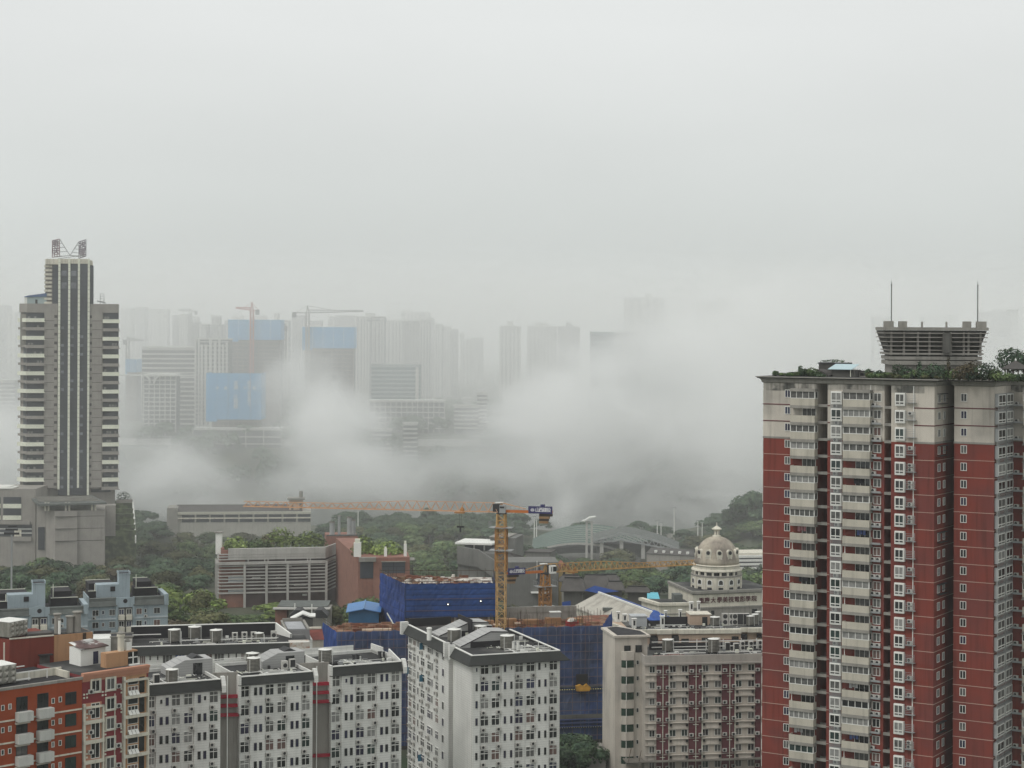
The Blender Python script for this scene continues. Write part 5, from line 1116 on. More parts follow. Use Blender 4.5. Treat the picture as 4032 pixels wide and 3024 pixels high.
# ================================================================== long slate roofed dormitory behind the front row
def back_row():
    k = 2.6587; U = lambda x: 550 + x / k; V = lambda y: 2400 + y / k
    B = Bld('dormitory', 'long white dormitory with a black slate eave and four tanks, behind the front row', 'dormitory', 560, 2570, 368, .20, z0=33)
    X = lambda x, y=0: B.X(U(x), 2600, y); ze = B.Z(U(20), V(484)); zt = B.Z(U(20), V(392), .1); xL = X(-90); xR = X(1570)
    B.part('wall', MB().box(xL, X(1780), 0, 12, 0, zt - .3), TILE); B.part('end_wall', MB().box(xR, X(1780), -.1, 3, 0, zt + .05), mat('flaking_render', (.50, .47, .42), .85, .15, .3, .2, c2=(.33, .20, .14), sc2=.5, m2=(.55, .65)))
    b = MB().add([(xL, -.5, ze), (xR, -.5, ze), (xR, .1, zt), (xL, .1, zt), (xL, 0, ze - .1), (xR, 0, ze - .1), (xR, 0, ze)], [(0, 1, 2, 3), (0, 4, 5, 1), (1, 6, 2)]); B.part('mansard', b, SLATE); B.part('roof_trim', MB().box(xL, X(1780), .1, .45, zt, zt + .14), WHITE)
    B.part('roof', MB().box(xL, X(1780), .45, 12, zt - .3, zt - .26), TAR); B.part('back_parapet', MB().box(xL, xR - 2, 11.7, 12, zt - .3, zt + 2.1), BLACKTAR); B.part('parapet_trim', MB().box(xL, xR - 2, 11.6, 12.1, zt + 2.1, zt + 2.25).box(xL, X(230), 8, 8.15, zt + 1.0, zt + 1.15), WHITE)
    B.part('end_parapet', MB().add([(xR - 2, 12, zt + 2.2), (xR + .6, 6, zt + .8), (xR + .6, 6, zt), (xR - 2, 12, zt), (xR - 1.7, 12, zt + 2.2), (xR + .9, 6, zt + .8), (xR + .9, 6, zt), (xR - 1.7, 12, zt)], [(0, 1, 2, 3), (4, 7, 6, 5), (0, 4, 5, 1)]), WHITE)
    rn = random.Random(6)
    for a, c, kind in ((0, 62, 1), (98, 120, 0), (178, 202, 0), (238, 345, 2), (370, 475, 2), (510, 535, 0), (590, 612, 0), (655, 758, 1), (780, 885, 1), (920, 942, 0), (1000, 1022, 0), (1060, 1100, 1)):
        for r in range(2):
            z = B.Z(U(a), V(570 - a * .03 + (0 if kind else -5))) - 3.1 * r + (.5 if not kind else 0)
            win(B, X(a), z, X(c) - X(a), 1.0 if not kind else 1.6, 1 if not kind else 3, name='window', panes=[GLASS] if not kind else ([mat('blue_curtain', (.02, .06, .22), .6, .2), CURT] if kind == 2 else [CURT, CURT2, CURT3]), ft=.07)
    zr = zt - .26
    def on(x, v): a, d = B._r(U(x), V(v)); t = (zr - a.z) / d.z; p = a + d * t; return B.world(p.x, p.y, zr)
    for x, v, w_, h_, lab in ((358, 345, 120, 135, 'first steel tank from the blue houses on the long slate roofed dormitory'), (572, 310, 128, 130, 'second steel tank from the blue houses on the long dormitory, set back'), (795, 345, 120, 130, 'third steel tank from the blue houses on the long dormitory'), (1245, 325, 95, 80, 'small steel tank behind the two fan units on the long dormitory')):
        p = on(x, v); s = p.y / F; water_tank(p, w_ / k * s, h_ / k * s - .3, lab, .3)
    for x, v, dk, lab in ((967, 335, False, 'first two fan unit on the long slate roofed dormitory'), (1068, 330, False, 'second two fan unit on the long slate roofed dormitory'), (1165, 328, False, 'third two fan unit, beside the small tank on the long dormitory'), (1375, 318, False, 'plain white cabinet near the roof end of the long dormitory')): heat_pump(on(x, v), B.th, lab, 1.1, 1.7, 2 if x < 1300 else 1, dk)
    B.part('roof_pipe', MB().box(X(440, 4), X(1450, 4), 4, 4.12, zr + .6, zr + .75).box(X(430, 3), X(430, 3) + .1, 3, 3.1, zr, zr + 2.6).box(X(1300, 3), X(1300, 3) + .1, 3, 3.1, zr, zr + 1.6), WHITE)
    clutter(B, X(60), X(1450), 1, 9, zr, 70, 53); B.part('stair_box', MB().box(X(-180), X(-80), 1, 5, zt - 1, zt + .9), CONC)
    c = thing('vent_shaft', 'grey vent shaft with a flat cap on the far parapet of the long dormitory', 'vent shaft', on(1036, 228), B.th); obj('shaft', MB().box(-.5, .5, 0, .8, 0, 1.3), CONC, c); obj('cap', MB().box(-.7, .7, -.2, 1, 1.3, 1.45), SLAB, c)
    B.done()
    # its left part: dark roof and grey stair box
    G = Bld('stair_house', 'grey concrete stair house with an open top left of the long dormitory', 'stair house', 440, 2540, 372, .2, z0=33); XG = lambda x: G.X(x, 2540); z0 = G.Z(440, 2510)
    G.part('wall', MB().box(XG(436), XG(522), 0, 4, 0, z0), CONC); G.part('rim', MB().box(XG(432), XG(526), -.2, .1, z0, z0 + .25).box(XG(432), XG(526), 4, 4.3, z0, z0 + .25), SLAB); G.part('roof', MB().box(XG(437), XG(521), .1, 4, z0, z0 + .05), BLACKTAR)
    G.part('white_wall', MB().box(XG(366), XG(436), -1, 6, 0, G.Z(400, 2512)), TILE); G.part('dark_parapet', MB().box(XG(366), XG(436), 5, 5.3, 0, G.Z(400, 2500)), BLACKTAR)
    # small slate topped block right of it and red roofed one
    H_ = Bld('slate_block', 'slate topped block with a pale flat roof between the long dormitory and the netting', 'house', 1120, 2520, 392, .2, z0=33); XH = lambda u, y=0: H_.X(u, 2500, y); a0, a1 = XH(1135), XH(1212)
    ze_, zt_ = H_.Z(1150, 2521), H_.Z(1130, 2482, 2)
    H_.part('wall', MB().box(a0, a1 + 1, .5, 14, 0, ze_), TILE); H_.part('mansard', MB().xprism([(0, ze_), (14, ze_), (14, zt_), (1.8, zt_)], a0 - .4, a1 + .5), mat('mid_slate', (.10, .10, .10), .7, .15, .5))
    H_.part('roof', MB().box(a0 + .2, a1 - .2, 3, 13, zt_ + .02, zt_ + .08), mat('pale_roof', (.33, .34, .35), .7, .2, .3)); H_.part('roof_trim', MB().box(a0 - .5, a0 - .1, 1.8, 14, zt_, zt_ + .3).box(a1 + .1, a1 + .6, 1.8, 14, zt_, zt_ + .3).box(a0 - .1, a1 + .1, 13.6, 14, zt_, zt_ + .7), SLAB)
    K = Bld('red_roof_house', 'house with a dull red tiled roof left of the blue netting', 'house', 1215, 2540, 405, .2, z0=33); XK = lambda u: K.X(u, 2500); zk, ztk = K.Z(1240, 2520), K.Z(1240, 2478, 4)
    K.part('wall', MB().box(XK(1205), XK(1275), .3, 9, 0, zk), CREAM); K.part('roof', MB().xprism([(0, zk), (4.5, ztk), (9.5, zk)], XK(1203), XK(1277)), mat('dull_red_tile', (.17, .05, .04), .85, .25, .6)); K.part('ridge', MB().box(XK(1215), XK(1273), 4.2, 5, ztk, ztk + .4), IVORY)
back_row()
# ================================================================== pale blue houses
def blue_house(u0, Y, uL, uR, vtop, vbase_e, label, arch=False, seed=1, k=2.765):
    B = Bld('apartment_block', label, 'apartment block', u0, 2450, Y, .34, z0=33, group='pale blue rendered blocks at the foot of the wood')
    X = lambda u, y=0: B.X(u, 2460, y); Z = lambda v, u=u0, y=0: B.Z(u, v, y)
    xL, xR = X(uL), X(uR); W_ = xR - xL; ze = Z(vbase_e); zt = Z(vtop)
    B.part('wall', MB().box(xL, xR, 0, 11, 0, ze + .5), BLUEW)
    c0, c1 = xL + W_ * .36, xL + W_ * .56
    for a, c in ((xL + .2, c0), (c1, xR - 1.0)): B.part('slate_eave', MB().xprism([(-.5, ze), (0, ze - .1), (0, zt - .2), (.35, zt)], a, c), SLATE2)
    B.part('end_wall', MB().box(xR - 1.0, xR + .1, -.3, 11, ze - .3, zt + .3).box(xL - .1, xL + .2, -.3, 11, ze - .3, zt + .3), BLUEW)
    B.part('centre_gable', MB().yprism([(c0, ze - .4), (c1, ze - .4), (c1, zt - .1), ((c0 + c1) / 2, zt + (.5 if arch else -.1)), (c0, zt - .1)], -.35, 0), BLUEW)
    B.part('round_window', MB().yprism([((c0 + c1) / 2 + .55 * math.cos(i * math.tau / 14), (ze + zt) / 2 + .1 + .55 * math.sin(i * math.tau / 14)) for i in range(14)], -.4, -.35), BLACKTAR)
    B.part('recess', MB().box(c0 + .4, c1 - .3, -.04, 0, 0, ze - .4), DCONC)
    B.part('pilaster', MB().box(c0 - .3, c0 + .1, -.4, 0, 0, zt).box(c1 - .1, c1 + .3, -.4, 0, 0, zt), BLUEW)
    # dark terraces behind and stair tower
    B.part('terrace_roof', MB().box(xL + .3, xR - .3, .4, 11, zt - .7, zt - .6), BLACKTAR); B.part('terrace_step', MB().box(xL + .5, c0, 4, 10.5, zt - .6, zt + 1.2).box(c1 + 1, xR - 2, 5, 11, zt - .6, zt + 1.4).box(xL + 1, c0, 8, 15, zt + .6, zt + 2.6).box(c1 + 2, xR - 3, 8, 16, zt + 1.0, zt + 2.6), BLACKTAR)
    tr = MB()
    for y, dz, a, c in ((4, 1.2, xL + .4, c0), (5, 1.4, c1 + 1, xR - 1.8), (14.8, 2.6, xL + .8, c0), (15.8, 2.6, c1 + 2, xR - 3)): tr.box(a, c, y - .1, y + .15, zt + dz, zt + dz + .12)
    tr.box(xL + W_ * .1, xL + W_ * .1 + .16, 4, 4.2, zt + 1.2, zt + 2.9).box(xR - W_ * .36, xR - W_ * .36 + .16, 7, 7.2, zt + 1.4, zt + 4.6); B.part('terrace_trim', tr, STRIP)
    t0, t1 = xL + W_ * .12, xL + W_ * .40; s0, s1 = xL + W_ * .40, xL + W_ * .535
    B.part('stair_block', MB().box(t0, t1, 2.5, 7, zt - .6, zt + 2.9), BLUEW); B.part('stair_tower', MB().box(s0 - .05, s1, 2.3, 6, zt - .6, zt + 5.4), BLUEW); B.part('tower_rim', MB().box(s0 - .2, s1 + .15, 2.2, 2.4, zt + 5.4, zt + 5.6).box(s0 - .2, s0, 2.4, 6.1, zt + 5.4, zt + 6.0).box(s1 - .05, s1 + .15, 2.4, 6.1, zt + 5.4, zt + 6.0).box(s0, s1 - .05, 5.9, 6.1, zt + 5.4, zt + 6.0), BLUEW); B.part('tower_top', MB().box(s0, s1 - .05, 2.4, 5.9, zt + 5.4, zt + 5.45), BLACKTAR)
    B.part('hatch', MB().box(t1 - 2.2, t1 - 1.0, 2.4, 2.5, zt + 1.2, zt + 2.4), BLACKTAR)
    rn = random.Random(seed)
    for r in range(5):
        z = ze - 2.35 - 3.05 * r
        if z < .5: break
        for f_, w_ in ((.05, 1.6), (.17, .6), (.26, 1.5), (.60, 1.4), (.70, .6), (.82, 1.6)):
            x = xL + W_ * f_; win(B, x, z + (.3 if w_ < 1 else 0), w_, 1.0 if w_ < 1 else 1.5, 1 if w_ < 1 else 2, name='window', panes=[GLASS, CURT, GLASS, CURT2, GLASSB], ft=.06)
            if w_ > 1 and rn.random() < .4: ac(B, x + 1.9 if rn.random() < .5 else x, z - .8, 0)
        for f_ in (.375, .47): B.put('balcony', MB().box(0, W_ * .075, -.9, 0, -.2, 1.0).mesh('balcony', IVORY), xL + W_ * f_, 0, z - 1.0); win(B, xL + W_ * f_ + .1, z + .1, W_ * .075 - .2, 1.4, 2, y=-.06, name='window', panes=[GLASS, GLASSB]); 
        if r: B.part('string_course', MB().box(xL, c0, -.15, 0, z + 2.0, z + 2.35).box(c1, xR, -.15, 0, z + 2.0, z + 2.35), mat('pale_blue_band', (.45, .50, .52), .8, .1, .2, .15))
    B.done(); return B
blue_house(350, 482, 347, 661, 2356, 2390, 'pale blue block with a plain gable and round window, right end of the row', False, 1)
blue_house(10, 462, -10, 345, 2398, 2428, 'pale blue block with a bracket shaped gable and round window, cut by the left edge', True, 2)
# ================================================================== building site under blue netting
def net_sheet(b, p0, p1, z0, z1, amp=.25, nx=40, nz=12, seed=0):
    p0 = Vector(p0); p1 = Vector(p1); d = p1 - p0; n = Vector((d.y, -d.x)).normalized(); o = len(b.v)
    for j in range(nz + 1):
        for i in range(nx + 1):
            p = p0 + d * (i / nx); z = z0 + (z1 - z0) * j / nz; k = noise.noise(Vector((i * .9 + seed, j * .7, seed))) * amp + abs(math.sin(j * math.pi / 2)) * amp * .3
            if j == nz: z += noise.noise(Vector((i * .6, seed, 3))) * .35
            b.v.append((p.x + n.x * k, p.y + n.y * k, z))
    for j in range(nz):
        for i in range(nx): a = o + j * (nx + 1) + i; b.f.append((a, a + 1, a + nx + 2, a + nx + 1)); b.m.append(0)
def site():
    B = Bld('netted_block', 'low unfinished block wrapped in blue safety netting with a rusty deck on top', 'building under construction', 1326, 2488, 425, .18, z0=GZ(-30, 425))
    zt = B.Z(1326, 2488); zk = lambda u, v, y=0: B.Z(u, v, y); xr = B.X(2374, 2460); bl = B.loc(P(1271, 2451, (CAM_Z - B.world(0, 0, zt).z) * F / (2451 - 1272))); br = B.loc(P(2410, 2405, (CAM_Z - B.world(0, 0, zt).z) * F / (2405 - 1277)))
    n = MB(); net_sheet(n, (0, 0), (xr, 0), 1.0, zt, .16, 90, 24, 1); B.part('netting', n, NET)
    n = MB(); net_sheet(n, (bl.x, bl.y), (0, 0), 1.0, zt, .3, 16, 16, 5); net_sheet(n, (xr, 0), (br.x, br.y), 1.0, zt, .5, 16, 16, 7); B.part('netting', n, NETB, label='brighter blue netting on the sides')
    sc_ = MB(); zq = 2.0
    while zq < zt - 1: sc_.box(0, xr, -.42, -.36, zq, zq + .07); zq += 1.9
    xq = 1.0
    while xq < xr: sc_.box(xq, xq + .07, -.44, -.38, 1, zt); xq += 2.9
    B.part('scaffold_frame', sc_, mat('rust_pole', (.12, .07, .06), .8, .3)); co = MB(); co.prism([(.6, .8), (xr - .6, .8), (br.x - .8, br.y), (bl.x + .6, bl.y)], 0, zt - 1.1); B.part('concrete_frame', co, DCONC)
    dk = MB(); rn = random.Random(3)
    dk.prism([(.3, .5), (xr - .3, .5), (br.x - .5, br.y), (bl.x + .3, bl.y)], zt - 1.1, zt - .9); B.part('deck', dk, RUST)
    jk = MB()
    for i in range(170):
        x = rn.uniform(1, xr - 2); y = rn.uniform(1.5, min(18, bl.y)); 
        jk.box(x, x + rn.uniform(.4, 3.5), y, y + rn.uniform(.2, 1.2), zt - .9, zt - .9 + rn.uniform(.15, .9), 0)
    B.part('timber_pile', jk, RUST); B.part('pale_boards', MB().box(6, 12.5, 3, 4.6, zt - .5, zt - .1).box(36, 37.6, 4, 6, zt - .2, zt + .05).box(41, 42.3, 5, 6, zt, zt + .2), mat('fresh_board', (.52, .40, .30), .8, .2, .6))
    for x in range(5):
        B.part('shuttering', MB().box(33 + x * 5.2, 36.5 + x * 5.2, 7, 9, zt - .9, zt + .5 + .3 * (x % 2)), mat('plywood', (.28, .15, .07), .8, .3, .5))
    po = MB(); xx = 0.
    while xx < xr: 
        h = rn.uniform(.6, 1.9); po.box(xx, xx + .07, .1, .17, zt - .6, zt + h); xx += rn.uniform(.9, 2.2)
    for i in range(60): x = rn.uniform(34, xr - 1); y = rn.uniform(2, 14); po.box(x, x + .07, y, y + .07, zt - .9, zt + rn.uniform(1, 2.6))
    po.box(0, xr, .1, .16, zt + .55, zt + .61); po.bar((bl.x, bl.y, zt + 1), (0, .1, zt + 1), .04).bar((bl.x, bl.y, zt + .4), (0, .1, zt + .4), .04); B.part('scaffold_pole', po, BARK)
    tp = MB(); 
    for v in (2714, 2863):
        z = zk(2260, v); x = B.X(2200, v)
        while x < xr: tp.box(x, x + .28, -.75, -.68, z, z + .16); x += .55
    B.part('warning_tape', tp, mat('tape_yellow', (.55, .52, .28), .6, .05)); tb = MB()
    for v in (2714, 2863): z = zk(2260, v); tb.box(B.X(2195, v), xr, -.68, -.62, z - .02, z + .18)
    B.part('warning_tape_backing', tb, BLACKTAR); lv = MB()
    for va, vb in ((2812, 2828), (2700, 2704)): lv.box(B.X(2195, va), xr, -.6, -.4, zk(2260, vb), zk(2260, va))
    B.part('open_storey', lv, DCONC); fl = MB()
    for va, vb in ((2829, 2832), (2842, 2846), (2858, 2860)): fl.box(B.X(2195, va), xr, -.9, -.4, zk(2260, vb), zk(2260, va))
    B.part('loose_fold', fl, mat('net_fold', (.05, .07, .17), .8, .2)); B.part('net_opening', MB().box(B.X(2266, 2680), B.X(2312, 2680), -.62, -.5, zk(2290, 2700), zk(2290, 2652)), BLACKTAR)
    wr = thing('tipper_bucket', 'yellow steel bucket standing in an opening of the blue netting', 'bucket', B.world(B.X(2292, 2700), -.9, zk(2292, 2717)), B.th)
    obj('body', MB().yprism([(-1.5, 0), (1.4, 0), (1.7, .8), (.8, 1.6), (0, 1.1), (-.7, 1.5), (-1.7, 1.2)], -.6, .6), mat('bucket_yellow', (.42, .22, .03), .7, .3, .8), wr)
    gp = thing('material_heap', 'red bin heaped with pale sacks on the rusty deck', 'bin', B.world(B.X(2270, 2450), 4, zt - .9), B.th); obj('bin', MB().box(-1.4, 1.4, 0, 1.5, 0, 1.3), mat('bin_red', (.30, .015, .02), .6, .2), gp); obj('sacks', MB().lathe([(1.2, 1.3), (.9, 1.7), (.4, 2.0), (.05, 2.1)], 0, .7, 9), PALE, gp)
    hb = thing('site_cabinet', 'white topped grey cabinet standing on the deck beside the second crane', 'cabinet', B.world(B.X(2188, 2440, 8), 8, zt - .9), B.th); obj('body', MB().box(-1.2, 1.2, 0, 1.5, 0, 2.8), METAL, hb); obj('lid', MB().box(-1.3, 1.3, -.1, 1.6, 2.8, 3), WHITE, hb)
    bm = MB(); x0, x1 = B.X(1990, 2415, 16), B.X(2270, 2415, 16); bm.box(x0, x1, 16, 16.6, zt + .9, zt + 2.2).box(x0, x1, 16.1, 16.5, zt - .9, zt + .9); B.part('back_beam', bm, SLAB)
    # upper block
    T = Bld('netted_block', 'taller square block wrapped in deep blue netting with a littered pale roof', 'building under construction', 1595, 2299, 441, .13, z0=GZ(-24, 441)); zt = T.Z(1595, 2299); zb = T.Z(1700, 2432); zw = T.world(0, 0, zt).z
    bl = T.loc(P(1496, 2253, (CAM_Z - zw) * F / (2253 - 1272.7))); xr = T.X(1950, 2295); bk = T.loc(P(1950, 2262, (CAM_Z - zw) * F / (2262 - 1274.7)))
    n = MB(); net_sheet(n, (0, 0), (xr, 0), zb, zt, .12, 40, 12, 11); T.part('netting', n, gridmat('deep_net', (.014, .050, .18), (.005, .014, .05), 60., 1.25, .85, .26, .35))
    n = MB(); net_sheet(n, (bl.x, bl.y), (0, 0), zb - 8, zt, .3, 20, 14, 13); net_sheet(n, (xr, 0), (bk.x, bk.y + 4), zb - 8, zt, .3, 12, 10, 14); T.part('netting', n, gridmat('side_net', (.018, .045, .17), (.008, .015, .06), 1.8, 1.9, .85, .16, .5), label='streaky blue netting on the left side')
    sc_ = MB(); zq = zb + 1.6
    while zq < zt - 1: sc_.box(0, xr, -.36, -.30, zq, zq + .08); zq += 2.7
    T.part('scaffold_frame', sc_, M['rust_pole']); T.part('concrete_frame', MB().prism([(.5, .6), (xr - .5, .6), (bk.x - .5, bk.y + 4), (bl.x + .5, bl.y)], 0, zt - 1.4), mat('raw_frame', (.13, .11, .09), .9, .4, .5)); cl = MB(); x = 1.
    while x < xr - 1: cl.box(x, x + .5, .3, .6, 0, zb); x += 2.6
    T.part('column', cl, CONC); T.part('deck', MB().prism([(.4, .5), (xr - .4, .5), (bk.x - .4, bk.y + 4), (bl.x + .4, bl.y)], zt - 1.4, zt - 1.2), PALE)
    jk, jw = MB(), MB()
    for i in range(150):
        t = rn.random(); y = rn.uniform(1, bl.y - 1); x = bl.x * y / bl.y + t * (xr - 2); w_ = rn.uniform(.3, 2.4); (jk if rn.random() < .6 else jw).box(x, x + w_, y, y + rn.uniform(.2, .9), zt - 1.2, zt - 1.2 + rn.uniform(.1, .8))
    T.part('timber_pile', jk, RUST); T.part('sheet_pile', jw, PALE); po = MB()
    for (a, c) in (((0, .1), (xr, .1)), ((bl.x, bl.y), (0, 0)), ((bl.x, bl.y), (bk.x, bk.y + 4)), ((bk.x, bk.y + 4), (xr, 0))):
        po.bar((*a, zt + .45), (*c, zt + .45), .06); N_ = 14
        for i in range(N_): q = i / N_; x = a[0] + (c[0] - a[0]) * q; y = a[1] + (c[1] - a[1]) * q; po.box(x, x + .08, y, y + .08, zt - 1.2, zt + rn.uniform(.3, 1.3))
    T.part('scaffold_pole', po, BARK); T.part('ramp_rail', MB().bar((bl.x * .7, bl.y * .7 - .4, zb - 1), (-.3, -.5, zb - 5.5), .12), STRIP)
    for u, v, lab in ((1764, 2379.5, 'left of two small bright work lamps on the deep blue netting'), (1893, 2367, 'right of two small bright work lamps on the deep blue netting')):
        t = thing('work_lamp', lab, 'work lamp', T.world(T.X(u, v, -.5), -.5, T.Z(u, v, -.5)), 0); obj('lens', MB().lathe([(.03, -.12), (.12, -.06), (.12, .06), (.03, .12)], n=8), LAMP, t); obj('casing', MB().box(-.3, .3, .1, .3, -.3, .3), DMETAL, t)
    # blue roofed hut
    Hh = Bld('site_hut', 'hut with a bright blue gabled roof left of the tall netted block', 'hut', 1369, 2409, 452, .05, z0=GZ(-38, 452)); ze, x1 = Hh.Z(1369, 2409), Hh.X(1495, 2406); zr = Hh.Z(1433, 2396)
    xm = Hh.X(1433, 2396); D = 13; Hh.part('roof', MB().add([(-.4, -.6, ze), (xm, -.6, zr), (x1 + .3, -.6, ze), (-.4, D, ze), (xm, D, zr), (x1 + .3, D, ze), (-.4, -.6, ze - .15), (xm, -.6, zr - .15), (x1 + .3, -.6, ze - .15)], [(0, 1, 4, 3), (1, 2, 5, 4), (6, 7, 1, 0), (7, 8, 2, 1)]), mat('bright_blue_roof', (.05, .18, .42), .45, .08))
    Hh.part('ridge_cap', MB().bar((xm, -.65, zr + .05), (xm, D, zr + .05), .14), LBLUE); Hh.part('sheet_wall', MB().yprism([(.2, ze - 2.6), (x1 - .2, ze - 2.6), (x1 - .2, ze - .2), (xm, zr - .3), (.2, ze - .2)], 0, D - 1), mat('teal_sheet', (.025, .10, .20), .6, .2)); Hh.part('brick_wall', MB().box(.1, x1 - .1, .1, D - 1.2, 0, ze - 2.6), BRICK)
LAMP = bpy.data.materials.new('lamp_white'); LAMP.use_nodes = True; _b = LAMP.node_tree.nodes['Principled BSDF']; _b.inputs['Emission Color'].default_value = (1, 1, .95, 1); _b.inputs['Emission Strength'].default_value = 3.0
site()
# ================================================================== tower cranes
def lattice(b, p0, p1, w0, w1, r, n, h=None):
    """four chord truss from p0 to p1"""
    p0 = Vector(p0); p1 = Vector(p1); d = (p1 - p0).normalized(); s = d.cross(Vector((0, 0, 1))) if abs(d.z) < .9 else Vector((1, 0, 0)); s.normalize(); t = s.cross(d).normalized()
    def c(i, k):
        q = i / n; w = w0 + (w1 - w0) * q; p = p0.lerp(p1, q); return p + (s * (1 if k in (0, 3) else -1) + t * (1 if k < 2 else -1)) * w / 2
    for k in range(4): b.bar(c(0, k), c(n, k), r)
    for i in range(n + 1):
        for k in range(4):
            if i % 1 == 0: b.bar(c(i, k), c(i, (k + 1) % 4), r * .55)
            if i < n: b.bar(c(i, k), c(i + 1, (k + 1) % 4), r * .5) if (i + k) % 2 else b.bar(c(i, (k + 1) % 4), c(i + 1, k), r * .5)
def tri_jib(b, x0, x1, zb, ht, w, r, n, flip=1):
    """triangular jib along x; ht(q) gives its depth"""
    for i in range(n):
        qa, qb = i / n, (i + 1) / n; xa, xb = x0 + (x1 - x0) * qa, x0 + (x1 - x0) * qb; xm = (xa + xb) / 2; ha, hb, hm = ht(qa), ht(qb), ht((qa + qb) / 2)
        for s in (-1, 1):
            b.bar((xa, s * w / 2, zb), (xb, s * w / 2, zb), r); b.bar((xa, s * w / 2, zb), (xm, 0, zb + hm), r * .62); b.bar((xm, 0, zb + hm), (xb, s * w / 2, zb), r * .62)
        b.bar((xa, -w / 2, zb), (xa, w / 2, zb), r * .5)
        if i == 0: b.bar((xa, 0, zb + ha), (xm, 0, zb + hm), r)
        b.bar((xm, 0, zb + hm), (xm + (x1 - x0) / n if i < n - 1 else xb, 0, zb + ht(min(1, qb + .5 / n))), r)
def crane(u, Y, m, vtop, side, L, cL, label, mc, jc, sgn_u, cabwhite, ncw):
    p = P(u, 2300, Y); g = GZ(p.x, p.y); C = Bld('tower_crane', label, 'tower crane', u, vtop, Y, m, z0=g, group=None); zj = C.Z(u, vtop)
    mb = MB(); lattice(mb, (0, 0, 0), (0, 0, zj - 6), 1.95, 1.95, .10, int((zj - 6) / 1.6)); C.part('mast', mb, mc)
    mb = MB(); lattice(mb, (0, 0, zj - 6), (0, 0, zj - .3), 1.95, 1.65, .15, 4); mb.box(-1.15, 1.15, -1.15, 1.15, zj - 7.6, zj - 7.3); C.part('climbing_frame', mb, mc); sl = MB(); lattice(sl, (0, 0, zj - 13), (0, 0, zj - 3.2), 2.35, 2.35, .10, 5); C.part('climbing_cage', sl, OCHRE)
    pf = MB()
    for z in (zj - 3.4, zj - 8.5): pf.box(-2.6, 2.6, -1.6, 1.6, z, z + .12); 
    for a in (-2.6, 2.6): 
        for s in range(4): pf.box(a - .03, a + .03, -1.6 + s, -1.54 + s, zj - 3.3, zj - 2.0)
        pf.box(a - .03, a + .03, -1.6, 1.6, zj - 2.1, zj - 2.0)
    C.part('platform', pf, METAL); C.part('slewing_ring', MB().lathe([(1.1, zj - .35), (1.2, zj - .2), (1.2, zj), (.9, zj + .1)], n=16), DMETAL)
    s = side; hh = 2.05; jb = MB(); tri_jib(jb, s * .8, s * L, zj + .1, lambda q: hh if q < .36 else hh - (hh - 1.15) * min(1, (q - .36) / .25), 1.4, .075 if Y < 450 else .09, 27); C.part('jib', jb, jc)
    cj = MB().box(-s * cL, -s * .8, -.55, -.40, zj + .05, zj + .6).box(-s * cL, -s * .8, .40, .55, zj + .05, zj + .6) if s > 0 else MB().box(.8, cL, -.55, -.40, zj + .05, zj + .6).box(.8, cL, .40, .55, zj + .05, zj + .6)
    C.part('counter_jib', cj, GIRDER); hd = MB().box(-1.3, .9, -.7, .7, zj + .1, zj + 2.0); C.part('machinery', MB().box(min(s * .4, s * 1.9), max(s * .4, s * 1.9), -.5, .6, zj + .1, zj + 1.9), DMETAL)
    C.part('tower_head', MB().bar((-.4, 0, zj), (0, 0, zj + 2.3), .18).bar((.5, 0, zj), (0, 0, zj + 2.3), .18).bar((0, 0, zj + 2.2), (s * .9, 0, zj + 2.1), .12), jc)
    cab = MB().box(-.2, 1.15, -1.5, -.75, zj + .0, zj + 1.75) if not cabwhite else MB().box(.6, 2.3, -1.6, -.8, zj - .1, zj + 1.85); C.part('cab', cab, METAL if not cabwhite else WHITE); C.part('cab_window', MB().box(.9, 1.1, -1.63, -1.6, zj + .4, zj + 1.5).box(1.4, 2.32, -1.63, -1.0, zj + .4, zj + 1.6) if cabwhite else MB().box(-.1, .9, -1.53, -1.5, zj + 1.1, zj + 1.5), GLASS if cabwhite else DMETAL)
    C.part('pendant_bar', MB().bar((0, 0, zj + 2.2), (-s * 5.6, 0, zj + .9), .09).bar((0, .3, zj + 2.2), (-s * 5.6, .3, zj + .9), .07), jc)
    rl = MB(); 
    for i in range(6): rl.box(-s * (1.2 + i) - .03, -s * (1.2 + i) + .03, -.6, -.55, zj + .6, zj + 1.6)
    rl.box(min(-s * 1.2, -s * 6.3), max(-s * 1.2, -s * 6.3), -.6, -.55, zj + 1.55, zj + 1.6); C.part('handrail', rl, METAL)
    a, c = sorted((-s * (cL - 5.3 if Y < 450 else cL - 4.6), -s * (cL + .1))); sg = MB().box(a, c, -.85, -.75, zj + .02, zj + 1.65); C.part('sign_board', sg, NAVY)
    wl = mat('sign_white', (.75, .75, .75), .6, .02); sz = 1.05; cx = (a + c) / 2
    for i, ch in enumerate('山西建投'): link('sign_letter', text_mesh('sign_letter', ch, sz, wl, .02), C.root, (a + (c - a) * (.37 + .16 * i), -.88, zj + .82))
    lg = MB(); R0 = .42; lx = a + (c - a) * .17
    for i in range(20):
        t0, t1 = i * math.tau / 20, (i + 1) * math.tau / 20
        if i in (4, 5, 14, 15): continue
        lg.add([(lx + R0 * math.cos(t0), -.88, zj + .82 + R0 * .85 * math.sin(t0)), (lx + R0 * math.cos(t1), -.88, zj + .82 + R0 * .85 * math.sin(t1)), (lx + R0 * .72 * math.cos(t1), -.88, zj + .82 + R0 * .6 * math.sin(t1)), (lx + R0 * .72 * math.cos(t0), -.88, zj + .82 + R0 * .6 * math.sin(t0))], [(0, 3, 2, 1)])
    for dx, h0, h1 in ((-.16, -.3, .18), (0, -.36, .45), (.16, -.3, .18)): lg.box(lx + dx - .045, lx + dx + .045, -.9, -.87, zj + .82 + h0, zj + .82 + h1)
